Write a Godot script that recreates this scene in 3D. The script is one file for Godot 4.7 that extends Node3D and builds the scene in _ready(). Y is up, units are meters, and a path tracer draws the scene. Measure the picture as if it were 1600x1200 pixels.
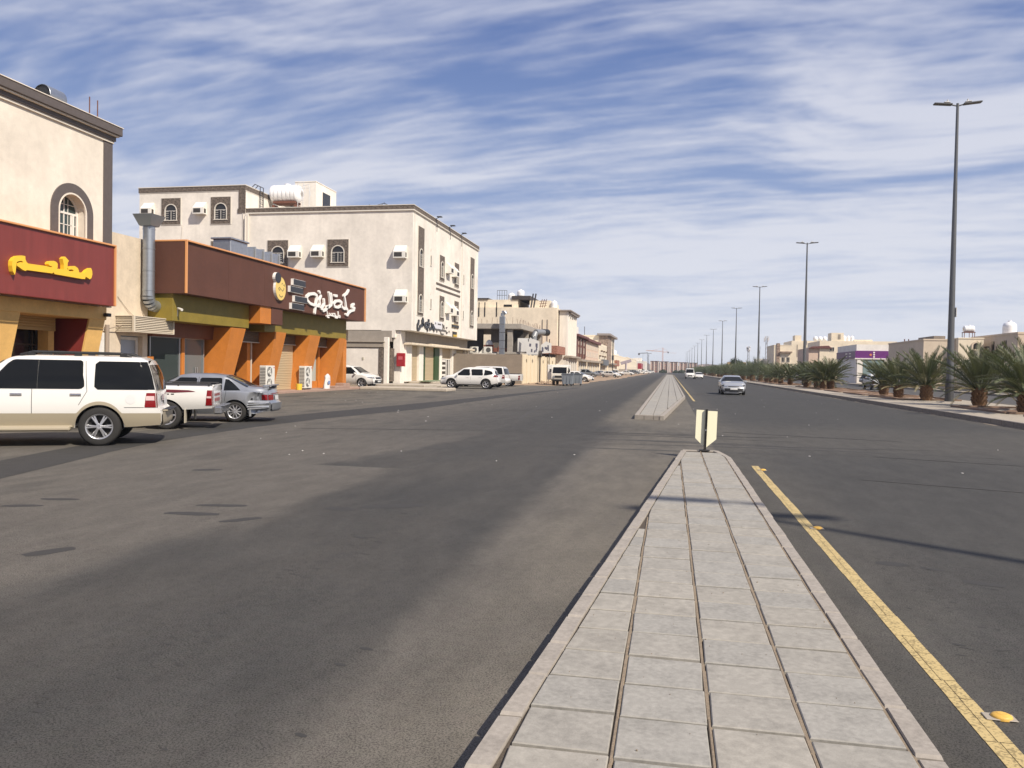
extends Node3D
# Right = +x, up = +y, the road runs along -z. The camera stands over the near traffic island.

const SUN := Vector3(0.589, 0.682, 0.434)
var mats := {}
var tex := {}
var rng := RandomNumberGenerator.new()


func _ready() -> void:
	rng.seed = 7
	make_textures()
	setting_camera_light()
	ground_and_roads()
	near_island()
	far_island()
	palm_median()
	left_pavements()
	shop_red()
	shop_brown()
	apartment_block()
	concrete_frame()
	far_left_row()
	right_buildings()
	distance()
	vehicles_near()
	vehicles_far()
	lamps()
	palms()
	small_things()


# ------------------------------------------------------------------ light
func setting_camera_light() -> void:
	var cam := Camera3D.new()
	cam.name = "camera"
	cam.position = Vector3(0, 1.75, 0)
	cam.rotation_order = EULER_ORDER_YXZ
	cam.rotation_degrees = Vector3(-1.1692, 11.2453, 1.0)
	cam.fov = rad_to_deg(2.0 * atan(600.0 / 1240.0))
	cam.near = 0.1
	cam.far = 9000.0
	add_child(cam)
	var sun := DirectionalLight3D.new()
	sun.name = "sun"
	sun.light_energy = 1.6
	sun.light_color = Color(1.0, 0.955, 0.89)
	sun.light_angular_distance = 0.55
	sun.shadow_enabled = true
	add_child(sun)
	sun.look_at_from_position(SUN * 100.0, Vector3.ZERO, Vector3.UP)
	var env := Environment.new()
	env.background_mode = Environment.BG_SKY
	env.sky = Sky.new()
	var pm := PanoramaSkyMaterial.new()
	pm.panorama = sky_picture()
	env.sky.sky_material = pm
	env.tonemap_mode = Environment.TONE_MAPPER_LINEAR
	env.tonemap_exposure = 1.17
	env.fog_enabled = true
	env.fog_density = 0.00020
	env.fog_light_color = Color(0.80, 0.85, 0.93)
	env.sdfgi_enabled = true
	env.ssao_enabled = true
	env.ssil_enabled = true
	var we := WorldEnvironment.new()
	we.name = "environment"
	we.environment = env
	add_child(we)


func sky_picture() -> ImageTexture:
	var W := 4096
	var H := 2048
	var im := Image.create_empty(W, H, false, Image.FORMAT_RGBF)
	var wide := FastNoiseLite.new()
	wide.seed = 21
	wide.frequency = 1.0
	wide.fractal_octaves = 5
	wide.fractal_gain = 0.5
	var fine := FastNoiseLite.new()
	fine.seed = 5
	fine.frequency = 1.0
	fine.fractal_octaves = 5
	fine.fractal_gain = 0.55
	var warp := FastNoiseLite.new()
	warp.seed = 33
	warp.frequency = 0.6
	warp.fractal_octaves = 3
	var low := Color(0.68, 0.695, 0.73)
	var mid := Color(0.165, 0.275, 0.53)
	var high := Color(0.062, 0.112, 0.31)
	im.fill(Color(0.30, 0.28, 0.25))
	for j in H / 2 + 2:
		var up := PI / 2.0 - (j + 0.5) / H * PI
		var y := sin(up)
		var cy := cos(up)
		var e := maxf(y, 0.0)
		var base := low.lerp(mid, 1.0 - exp(-e * 6.5)).lerp(high, smoothstep(0.05, 0.62, e))
		var far_haze := exp(-e * 13.0)
		for i in W:
			var a := ((i + 0.5) / W - 0.5) * TAU
			var dx := sin(a) * cy
			var dz := -cos(a) * cy
			var k := 1.0 / (e + 0.10)
			var px := dx * k
			var pz := dz * k
			# the streaks lie across the road, rising slightly to the right
			var su := px * 0.989 + pz * 0.15
			var sv := -px * 0.15 + pz * 0.989
			var bend := warp.get_noise_2d(su * 0.5, sv * 0.5)
			var n1 := wide.get_noise_2d(su * 0.36 + bend * 0.45 + 3.0, sv * 0.95 + bend * 0.8)
			var n2 := fine.get_noise_2d(su * 0.95 + bend * 0.6, sv * 4.6 + bend * 1.3)
			var n3 := fine.get_noise_2d(su * 3.1 + 40.0 + bend, sv * 9.0 - 7.0)
			var n5 := wide.get_noise_2d(su * 0.8 + bend * 0.9 + 60.0, sv * 2.9 + bend * 1.6)
			var n4 := fine.get_noise_2d(su * 1.6 + n1 * 0.8, sv * 17.0 + n2 * 0.9)
			var c := 0.55 + 0.70 * n1 + 0.24 * n2 + 0.18 * n3 + 0.16 * n4 + 0.20 * (0.55 - 2.2 * absf(n5)) + 0.24 * smoothstep(0.34, 0.06, e)
			c = smoothstep(0.08, 1.12, c)
			c = clampf(c * 0.97 + 0.02, 0.0, 0.96)
			var cl := Color(0.49, 0.515, 0.635).lerp(Color(0.69, 0.705, 0.755), clampf(1.0 - e * 2.0, 0, 1))
			var col := base.lerp(cl, c * (1.0 - 0.35 * far_haze))
			im.set_pixel(i, j, col)
	return ImageTexture.create_from_image(im)


# ------------------------------------------------------------------ textures and materials
func noise_bytes(seed_: int, freq: float, octaves: int, size: int, gain := 0.5) -> PackedByteArray:
	var n := FastNoiseLite.new()
	n.seed = seed_
	n.frequency = freq
	n.fractal_octaves = octaves
	n.fractal_gain = gain
	var im := n.get_seamless_image(size, size)
	im.convert(Image.FORMAT_L8)
	return im.get_data()


func grey_texture(size: int, fn: Callable) -> ImageTexture:
	var d := PackedByteArray()
	d.resize(size * size)
	for i in size * size:
		d[i] = int(clampf(fn.call(i), 0.0, 1.0) * 255.0)
	var im := Image.create_from_data(size, size, false, Image.FORMAT_L8, d)
	return ImageTexture.create_from_image(im)


func make_textures() -> void:
	var a := noise_bytes(1, 0.008, 5, 512, 0.6)
	var b := noise_bytes(2, 0.05, 4, 512, 0.6)
	var c := noise_bytes(3, 0.35, 2, 512, 0.6)
	# soft mottling of plaster and concrete
	tex.mottle = grey_texture(512, func(i): return 0.93 + 0.09 * (a[i] / 255.0 - 0.5) + 0.05 * (b[i] / 255.0 - 0.5) + 0.03 * (c[i] / 255.0 - 0.5))
	# asphalt: pale and dark chips in the binder
	tex.grain = grey_texture(512, func(i): return 0.66 + 0.55 * (c[i] / 255.0 - 0.5) + 0.22 * (b[i] / 255.0 - 0.5) + 0.10 * (a[i] / 255.0 - 0.5))
	tex.grain_height = grey_texture(512, func(i): return c[i] / 255.0 * 0.75 + b[i] / 255.0 * 0.25)
	# road paint rubbed through to the asphalt
	tex.wear = grey_texture(512, func(i): return 0.95 - 0.24 * smoothstep(0.46, 0.70, b[i] / 255.0 * 0.7 + a[i] / 255.0 * 0.3) - 0.10 * smoothstep(0.55, 0.85, c[i] / 255.0) + 0.05 * (c[i] / 255.0 - 0.5))
	# concrete paving with clouds and dirt
	tex.slab = grey_texture(512, func(i):
		var s: float = 0.86 + 0.14 * (a[i] / 255.0 - 0.5) + 0.15 * (b[i] / 255.0 - 0.5) + 0.10 * (c[i] / 255.0 - 0.5)
		return s - 0.10 * smoothstep(0.62, 0.85, a[i] / 255.0) * (b[i] / 255.0))
	# dark stone cladding: irregular stones of several tones
	var cell := FastNoiseLite.new()
	cell.seed = 9
	cell.noise_type = FastNoiseLite.TYPE_CELLULAR
	cell.cellular_return_type = FastNoiseLite.RETURN_CELL_VALUE
	cell.frequency = 0.03
	var cv := cell.get_seamless_image(512, 512)
	cv.convert(Image.FORMAT_L8)
	var cd := cv.get_data()
	tex.stone = grey_texture(512, func(i): return 0.30 + 0.55 * (cd[i] / 255.0) + 0.5 * (b[i] / 255.0 - 0.5) + 0.25 * (c[i] / 255.0 - 0.5))
	# rain streaks: noise stretched along v
	var st := FastNoiseLite.new()
	st.seed = 14
	st.frequency = 0.02
	st.fractal_octaves = 4
	var wash := PackedByteArray()
	wash.resize(256 * 256)
	var d := PackedByteArray()
	d.resize(256 * 256)
	for y in 256:
		for x in 256:
			var s := st.get_noise_2d(x * 2.2, y * 0.16) + 0.4 * st.get_noise_2d(x * 6.0 + 300.0, y * 0.6)
			var edge := minf(1.0, minf(minf(x, 255 - x), minf(y, 255 - y)) / 20.0)
			d[y * 256 + x] = int(clampf(0.88 + 0.07 * s * edge, 0, 1) * 255)
	for i in 256 * 256:
		wash[i] = int(clampf(255.0 - (255.0 * 0.88 - d[i]) * 0.5 - 8.0, 0, 255))
	tex.wash = ImageTexture.create_from_image(Image.create_from_data(256, 256, false, Image.FORMAT_L8, wash))
	tex.streak = ImageTexture.create_from_image(Image.create_from_data(256, 256, false, Image.FORMAT_L8, d))


func m(key: String, col = null, rough := 0.8, metal := 0.0, texture := "", scale := 0.25) -> StandardMaterial3D:
	if mats.has(key):
		return mats[key]
	var x := StandardMaterial3D.new()
	x.resource_name = key
	var c: Color = col
	if texture != "":
		var t: ImageTexture = tex[texture]
		x.albedo_texture = t
		x.uv1_triplanar = true
		x.uv1_world_triplanar = true
		x.uv1_scale = Vector3.ONE * scale
		var mean: float = {"mottle": 0.85, "grain": 0.40, "slab": 0.70, "wear": 0.72, "stone": 0.31, "streak": 0.75}[texture]
		c = Color(c.r / mean, c.g / mean, c.b / mean)
		var mx := maxf(c.r, maxf(c.g, c.b))
		if mx > 1.0:
			c = Color(c.r / mx, c.g / mx, c.b / mx)
	x.albedo_color = c.linear_to_srgb()
	x.roughness = rough
	x.metallic = metal
	mats[key] = x
	return x


# rain and dust washes over a plastered wall, as a second layer of its texture
func washed(x: StandardMaterial3D) -> StandardMaterial3D:
	x.detail_enabled = true
	x.detail_blend_mode = BaseMaterial3D.BLEND_MODE_MUL
	x.detail_albedo = tex.wash
	x.detail_uv_layer = BaseMaterial3D.DETAIL_UV_1
	return x


func paint(key: String, col = null, rough := 0.28) -> StandardMaterial3D:
	var x := m(key, col, rough)
	x.clearcoat_enabled = true
	x.clearcoat = 0.7
	x.clearcoat_roughness = 0.06
	return x


# ------------------------------------------------------------------ mesh building
class B:
	var v := PackedVector3Array()
	var n := PackedVector3Array()
	var uv := PackedVector2Array()
	var has_uv := false

	func tri(a: Vector3, b: Vector3, c: Vector3) -> void:   # counter-clockwise seen from outside
		var k := (b - a).cross(c - a)
		if k.length_squared() < 1e-14:
			return
		k = k.normalized()
		v.append(a); v.append(c); v.append(b)
		n.append(k); n.append(k); n.append(k)

	func trin(a: Vector3, b: Vector3, c: Vector3, na: Vector3, nb: Vector3, nc: Vector3) -> void:
		if (b - a).cross(c - a).length_squared() < 1e-14:
			return
		v.append(a); v.append(c); v.append(b)
		n.append(na); n.append(nc); n.append(nb)

	func quad(a: Vector3, b: Vector3, c: Vector3, d: Vector3) -> void:
		tri(a, b, c); tri(a, c, d)

	func box(c: Vector3, s: Vector3, bev := 0.0, basis := Basis()) -> void:
		var h := s * 0.5
		var t := Transform3D(basis, c)
		if bev <= 0.0:
			for ax in 3:
				for sg in [-1.0, 1.0]:
					var p: Array[Vector3] = []
					var u := (ax + 1) % 3
					var w := (ax + 2) % 3
					for q in [[-1, -1], [1, -1], [1, 1], [-1, 1]]:
						var k := Vector3()
						k[ax] = h[ax] * sg
						k[u] = h[u] * q[0] * sg
						k[w] = h[w] * q[1]
						p.append(t * k)
					quad(p[0], p[1], p[2], p[3])
			return
		var e := minf(bev, minf(h.x, minf(h.y, h.z)) * 0.9)
		for ax in 3:
			var u := (ax + 1) % 3
			var w := (ax + 2) % 3
			for sg in [-1.0, 1.0]:
				var p: Array[Vector3] = []
				for q in [[-1, -1], [1, -1], [1, 1], [-1, 1]]:
					var k := Vector3()
					k[ax] = h[ax] * sg
					k[u] = (h[u] - e) * q[0] * sg
					k[w] = (h[w] - e) * q[1]
					p.append(t * k)
				quad(p[0], p[1], p[2], p[3])
			for s1 in [-1.0, 1.0]:
				for s2 in [-1.0, 1.0]:      # the chamfers along axis ax
					var p: Array[Vector3] = []
					for q in [[-1, 0], [1, 0], [1, 1], [-1, 1]]:
						var k := Vector3()
						k[ax] = (h[ax] - e) * q[0]
						k[u] = (h[u] - (e if q[1] == 1 else 0.0)) * s1
						k[w] = (h[w] - (0.0 if q[1] == 1 else e)) * s2
						p.append(t * k)
					if s1 * s2 > 0:
						quad(p[0], p[1], p[2], p[3])
					else:
						quad(p[3], p[2], p[1], p[0])
		for sx in [-1.0, 1.0]:
			for sy in [-1.0, 1.0]:
				for sz in [-1.0, 1.0]:
					var a := t * Vector3(h.x * sx, (h.y - e) * sy, (h.z - e) * sz)
					var b := t * Vector3((h.x - e) * sx, h.y * sy, (h.z - e) * sz)
					var d := t * Vector3((h.x - e) * sx, (h.y - e) * sy, h.z * sz)
					if sx * sy * sz > 0:
						tri(a, b, d)
					else:
						tri(b, a, d)

	func span(a: Vector3, b: Vector3, bev := 0.0) -> void:   # box between two corners
		box((a + b) * 0.5, (b - a).abs(), bev)

	func cyl(a: Vector3, b: Vector3, r0: float, r1: float, k := 10, caps := true) -> void:
		var d := (b - a).normalized()
		var x := d.cross(Vector3.UP if absf(d.y) < 0.9 else Vector3.RIGHT).normalized()
		var y := d.cross(x)
		for i in k:
			var t0 := TAU * i / k
			var t1 := TAU * (i + 1) / k
			var n0 := x * cos(t0) + y * sin(t0)
			var n1 := x * cos(t1) + y * sin(t1)
			trin(a + n0 * r0, a + n1 * r0, b + n1 * r1, n0, n1, n1)
			trin(a + n0 * r0, b + n1 * r1, b + n0 * r1, n0, n1, n0)
			if caps:
				tri(a, a + n1 * r0, a + n0 * r0)
				tri(b, b + n0 * r1, b + n1 * r1)

	func tube(p: Array, r: float, k := 6) -> void:
		for i in p.size() - 1:
			cyl(p[i], p[i + 1], r, r, k, i == 0 or i == p.size() - 2)

	func bar(a: Vector3, b: Vector3, w: float, h: float) -> void:   # square bar from a to b
		var d := b - a
		var z := d.normalized()
		var x := z.cross(Vector3.UP if absf(z.y) < 0.95 else Vector3.RIGHT).normalized()
		var y := x.cross(z) * -1.0
		box((a + b) * 0.5, Vector3(w, h, d.length()), 0.0, Basis(x, y, x.cross(y)))

	func grid(p: Array, flip := false) -> void:      # rows of points, smooth
		var nr := p.size()
		var nc: int = p[0].size()
		var nn := []
		for i in nr:
			var row := []
			for j in nc:
				var du: Vector3 = p[mini(i + 1, nr - 1)][j] - p[maxi(i - 1, 0)][j]
				var dv: Vector3 = p[i][mini(j + 1, nc - 1)] - p[i][maxi(j - 1, 0)]
				var k := du.cross(dv)
				k = k.normalized() if k.length_squared() > 1e-14 else Vector3.UP
				row.append(-k if flip else k)
			nn.append(row)
		for i in nr - 1:
			for j in nc - 1:
				if flip:
					trin(p[i][j], p[i][j + 1], p[i + 1][j + 1], nn[i][j], nn[i][j + 1], nn[i + 1][j + 1])
					trin(p[i][j], p[i + 1][j + 1], p[i + 1][j], nn[i][j], nn[i + 1][j + 1], nn[i + 1][j])
				else:
					trin(p[i][j], p[i + 1][j], p[i + 1][j + 1], nn[i][j], nn[i + 1][j], nn[i + 1][j + 1])
					trin(p[i][j], p[i + 1][j + 1], p[i][j + 1], nn[i][j], nn[i + 1][j + 1], nn[i][j + 1])

	func lathe(prof: Array, at: Transform3D, k := 24) -> void:   # profile of (radius, height) turned round local y
		var rows := []
		for i in k + 1:
			var t := TAU * i / k
			var row := []
			for q in prof:
				row.append(at * Vector3(q.x * cos(t), q.y, q.x * sin(t)))
			rows.append(row)
		grid(rows, true)

	func prism(poly: PackedVector2Array, t: Transform3D, depth: float, back := false) -> void:
		var p := poly
		if Geometry2D.is_polygon_clockwise(p):
			p = p.duplicate()
			p.reverse()
		var ix := Geometry2D.triangulate_polygon(p)
		for i in range(0, ix.size(), 3):
			var a := p[ix[i]]
			var b := p[ix[i + 1]]
			var c := p[ix[i + 2]]
			if (b - a).cross(c - a) < 0:
				var s := b
				b = c
				c = s
			tri(t * Vector3(a.x, a.y, depth), t * Vector3(b.x, b.y, depth), t * Vector3(c.x, c.y, depth))
			if back:
				tri(t * Vector3(a.x, a.y, 0), t * Vector3(c.x, c.y, 0), t * Vector3(b.x, b.y, 0))
		for i in p.size():
			var a := p[i]
			var b := p[(i + 1) % p.size()]
			quad(t * Vector3(a.x, a.y, 0), t * Vector3(b.x, b.y, 0), t * Vector3(b.x, b.y, depth), t * Vector3(a.x, a.y, depth))

	func sheet(x0: float, x1: float, z0: float, z1: float, y: float) -> void:
		quad(Vector3(x0, y, z0), Vector3(x1, y, z0), Vector3(x1, y, z1), Vector3(x0, y, z1))

	func ribbon(pts: Array, w: float, t: Transform3D, depth: float) -> void:   # a brush stroke of round-ended bars, standing off a board
		for i in pts.size() - 1:
			var a := Vector2(pts[i][0], pts[i][1])
			var b := Vector2(pts[i + 1][0], pts[i + 1][1])
			var d := (b - a).normalized()
			if d == Vector2.ZERO:
				d = Vector2.RIGHT
			var q := PackedVector2Array()
			for k in 7:
				var s := PI / 2.0 + PI * k / 6.0
				q.append(a + d.rotated(s) * w * 0.5)
			for k in 7:
				var s := -PI / 2.0 + PI * k / 6.0
				q.append(b + d.rotated(s) * w * 0.5)
			prism(q, t, depth + 0.0015 * (i % 3))

	func mesh(org := Vector3.ZERO) -> ArrayMesh:
		var a := []
		a.resize(Mesh.ARRAY_MAX)
		if org != Vector3.ZERO:
			for i in v.size():
				v[i] -= org
		a[Mesh.ARRAY_VERTEX] = v
		a[Mesh.ARRAY_NORMAL] = n
		if has_uv:
			a[Mesh.ARRAY_TEX_UV] = uv
		var k := ArrayMesh.new()
		k.add_surface_from_arrays(Mesh.PRIMITIVE_TRIANGLES, a)
		return k


func where(o: Node) -> Vector3:
	var p := Vector3.ZERO
	while o is Node3D and o != self:
		p += o.position
		o = o.get_parent()
	return p


# a mesh in world coordinates under a thing (its vertices are made relative to the thing)
func part(b: B, called: String, mat: Material, parent: Node3D) -> MeshInstance3D:
	var o := MeshInstance3D.new()
	o.name = called
	o.mesh = b.mesh(where(parent))
	o.material_override = mat
	parent.add_child(o, true)
	return o


func put(mesh: Mesh, called: String, mat: Material, parent: Node3D, t: Transform3D) -> MeshInstance3D:
	var o := MeshInstance3D.new()
	o.name = called
	o.mesh = mesh
	o.material_override = mat
	o.transform = t
	parent.add_child(o, true)
	return o


var taken := {}

func numbered(called: String) -> String:
	var k: int = taken.get(called, 0)
	taken[called] = k + 1
	return called if k == 0 else "%s_%03d" % [called, k]


func tag(o: Node3D, label: String, category: String, group := "") -> Node3D:
	o.set_meta("label", label)
	o.set_meta("category", category)
	if group != "":
		o.set_meta("group", group)
	return o


func thing(called: String, at: Vector3, label: String, category: String, group := "") -> Node3D:
	var o := Node3D.new()
	o.name = numbered(called)
	o.position = at
	add_child(o)
	return tag(o, label, category, group)


func single(b: B, called: String, mat: Material, at: Vector3, label: String, category: String, group := "") -> MeshInstance3D:
	var o := MeshInstance3D.new()
	o.name = numbered(called)
	o.position = at
	o.mesh = b.mesh(at)
	o.material_override = mat
	add_child(o)
	tag(o, label, category, group)
	return o


func structure(b: B, called: String, mat: Material, kind := "structure") -> MeshInstance3D:
	var o := MeshInstance3D.new()
	o.name = numbered(called)
	o.mesh = b.mesh()
	o.material_override = mat
	o.set_meta("kind", kind)
	add_child(o)
	return o


func copy_of(o: Node3D, at: Vector3, turn := 0.0, label := "", group := "") -> Node3D:
	var c: Node3D = o.duplicate()
	var stem := String(o.name)
	if stem.length() > 4 and stem[stem.length() - 4] == "_":
		stem = stem.substr(0, stem.length() - 4)
	c.name = numbered(stem)
	add_child(c)
	c.position = at
	c.rotation.y = turn
	if label != "":
		c.set_meta("label", label)
	if group != "":
		c.set_meta("group", group)
	return c


func facing_street(x: float, z0 := 0.0, y := 0.0) -> Transform3D:   # wall that looks to +x: u runs to -z
	return Transform3D(Basis(Vector3(0, 0, -1), Vector3(0, 1, 0), Vector3(1, 0, 0)), Vector3(x, y, z0))


func facing_us(z: float, x0 := 0.0, y := 0.0) -> Transform3D:       # wall that looks to +z: u runs to +x
	return Transform3D(Basis(), Vector3(x0, y, z))


func rect(x0: float, y0: float, x1: float, y1: float) -> PackedVector2Array:
	return PackedVector2Array([Vector2(x0, y0), Vector2(x1, y0), Vector2(x1, y1), Vector2(x0, y1)])


# outline of an arch standing on y0, springing at ys, half-width r round cx
func arch(cx: float, y0: float, ys: float, r: float, k := 12) -> PackedVector2Array:
	var p := PackedVector2Array([Vector2(cx - r, y0), Vector2(cx + r, y0)])
	for i in k + 1:
		var t := PI * i / k
		p.append(Vector2(cx + r * cos(t), ys + r * sin(t)))
	return p


# a panel with an arched hole: two simple halves
func arch_panel(b: B, t: Transform3D, x0: float, y0: float, x1: float, y1: float, cx: float, ya: float, ys: float, r: float, depth: float, k := 8) -> void:
	for s in [-1.0, 1.0]:
		var p := PackedVector2Array()
		p.append(Vector2(cx, y1))
		p.append(Vector2(x0 if s < 0 else x1, y1))
		p.append(Vector2(x0 if s < 0 else x1, y0))
		p.append(Vector2(cx, y0))
		if ya > y0 + 0.001:
			p.append(Vector2(cx, ya))
		p.append(Vector2(cx + s * r, ya))
		for i in k + 1:
			var q := PI / 2.0 * i / k
			p.append(Vector2(cx + s * r * cos(q), ys + r * sin(q)))
		b.prism(p, t, depth)


# a flat ring following an arch: inner radius r, outer ro
func arch_ring(b: B, t: Transform3D, cx: float, y0: float, ys: float, r: float, ro: float, depth: float, k := 12) -> void:
	for s in [-1.0, 1.0]:
		var p := PackedVector2Array()
		p.append(Vector2(cx + s * r, y0))
		p.append(Vector2(cx + s * ro, y0))
		for i in k + 1:
			var q := PI / 2.0 * i / k
			p.append(Vector2(cx + s * ro * cos(q), ys + ro * sin(q)))
		for i in k + 1:
			var q := PI / 2.0 * (k - i) / k
			p.append(Vector2(cx + s * r * cos(q), ys + r * sin(q)))
		b.prism(p, t, depth)
const LETTERS_RED := [23.2, 4.61, 23.12, 4.72, 23.08, 4.91, 23.09, 5.07, 23.18, 5.19, 23.32, 5.27, 23.5, 5.31, 23.64, 5.31, 23.65, 5.2, 23.7, 5.11, 23.77, 5.07, 24.58, 5.09, 24.85, 5.07, 24.86, 5.12, 24.74, 5.12, 24.68, 5.17, 24.7, 5.24, 24.79, 5.29, 24.93, 5.32, 25.05, 5.3, 25.12, 5.24, 25.12, 5.12, 25.09, 5.06, 25.43, 5.07, 25.42, 5.24, 25.36, 5.46, 25.48, 5.55, 25.67, 5.42, 25.61, 5.35, 25.59, 5.1, 25.7, 5.05, 25.89, 5.06, 25.92, 5.09, 25.83, 5.13, 25.7, 5.1, 25.65, 5.08, 25.61, 5.15, 25.77, 5.23, 25.97, 5.27, 26.12, 5.21, 26.18, 5.11, 26.18, 5.06, 26.46, 5.06, 26.63, 5.21, 26.81, 5.3, 26.87, 5.21, 26.89, 5.07, 26.84, 4.93, 26.76, 4.86, 26.53, 4.94, 26.5, 4.84, 26.31, 4.83, 24.98, 4.85, 24.92, 4.91, 24.86, 4.86, 23.71, 4.84, 23.66, 4.8, 23.55, 4.82, 23.3, 4.93, 23.28, 5.0, 23.45, 5.08, 23.54, 5.07, 23.56, 5.1, 23.47, 5.13, 23.3, 5.07, 23.27, 5.02, 23.23, 4.71]
const SCRIPT_BROWN := [[52.76, 6.04, 52.42, 5.94, 52.38, 5.8, 52.86, 5.77, 52.78, 5.63, 52.25, 5.53, 51.87, 5.38, 51.66, 5.19, 51.38, 5.22], [51.78, 6.91, 51.51, 6.69, 50.97, 6.46], [51.07, 6.43, 51.27, 6.04, 51.41, 5.66, 51.62, 5.56], [51.41, 5.64, 51.0, 5.58, 50.66, 5.71], [50.55, 5.73, 50.62, 5.98, 50.25, 6.07, 49.72, 6.0, 49.32, 5.79, 49.48, 5.61, 50.0, 5.6, 50.5, 5.73], [49.43, 6.34, 49.82, 6.35], [48.59, 6.44, 48.73, 6.09, 48.84, 5.68], [48.92, 6.39, 49.02, 5.95, 48.97, 5.69, 48.54, 5.5, 48.23, 5.5], [48.45, 5.54, 48.17, 5.32, 47.73, 5.2], [47.1, 6.37, 47.18, 6.31], [47.37, 6.12, 47.14, 5.84, 47.24, 5.6, 47.03, 5.45], [47.83, 5.93, 47.88, 5.65, 47.68, 5.47, 47.21, 5.42], [47.41, 5.32, 47.6, 5.32], [47.03, 5.45, 46.45, 5.46, 45.83, 5.51, 45.42, 5.67, 45.38, 5.91, 45.76, 6.09, 46.38, 6.18, 46.76, 6.09, 46.74, 5.81, 46.63, 5.45, 46.51, 4.98]]
const SCRIPT_BROWN_SMALL := [[48.36, 5.2, 48.46, 5.02], [48.31, 4.9, 48.86, 5.0, 49.43, 4.97, 50.02, 4.97, 50.52, 4.95], [48.8, 5.1, 48.93, 5.0], [49.17, 5.12, 49.31, 4.98], [49.62, 5.1, 49.82, 4.98], [50.14, 5.3, 50.21, 4.98], [50.41, 5.07, 50.52, 4.95], [48.43, 4.84, 48.68, 4.83], [49.63, 4.89, 50.02, 4.89], [49.43, 5.14, 49.62, 5.15]]
const SCRIPT_BLOCK := [[69.91, 5.92, 69.85, 5.71, 69.54, 5.49, 69.53, 5.2, 69.8, 5.1, 70.23, 5.24, 70.31, 5.44, 70.89, 5.59, 71.21, 5.69], [71.15, 6.18, 71.28, 5.93, 71.28, 5.59], [70.89, 5.98, 70.96, 5.76, 71.03, 5.61], [73.01, 5.65, 72.57, 5.9, 72.01, 5.8, 71.8, 5.54, 72.28, 5.44, 72.98, 5.53, 73.22, 5.85], [72.53, 5.43, 72.62, 5.17], [72.91, 6.15, 73.04, 6.11], [73.93, 5.87, 73.98, 5.53, 73.41, 5.33], [74.47, 5.77, 74.38, 5.47, 73.95, 5.51], [74.64, 5.58, 74.89, 5.48], [74.65, 5.35, 74.74, 5.26]]
const SCRIPT_BLOCK_THIN := [[75.09, 5.47, 75.71, 5.42, 76.4, 5.46, 77.11, 5.43, 78.26, 5.45, 78.85, 5.44], [77.79, 6.04, 77.95, 5.76, 77.82, 5.51], [78.24, 5.94, 78.4, 5.62], [79.0, 5.45, 79.32, 5.21, 79.69, 5.31], [77.12, 5.23, 77.27, 5.04, 78.14, 5.06], [75.71, 5.28, 75.86, 5.19], [75.2, 6.03, 75.34, 5.95], [80.21, 5.46, 80.29, 5.38], [76.09, 5.98, 77.08, 5.97], [79.13, 5.78, 79.43, 5.8], [76.54, 5.44, 76.83, 5.34]]
# [81.25, 6.27, 84.1, 6.26, 84.04, 5.95, 81.36, 5.88, 81.61, 5.57, 83.4, 5.53, 83.27, 4.94, 81.65, 4.94]


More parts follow.
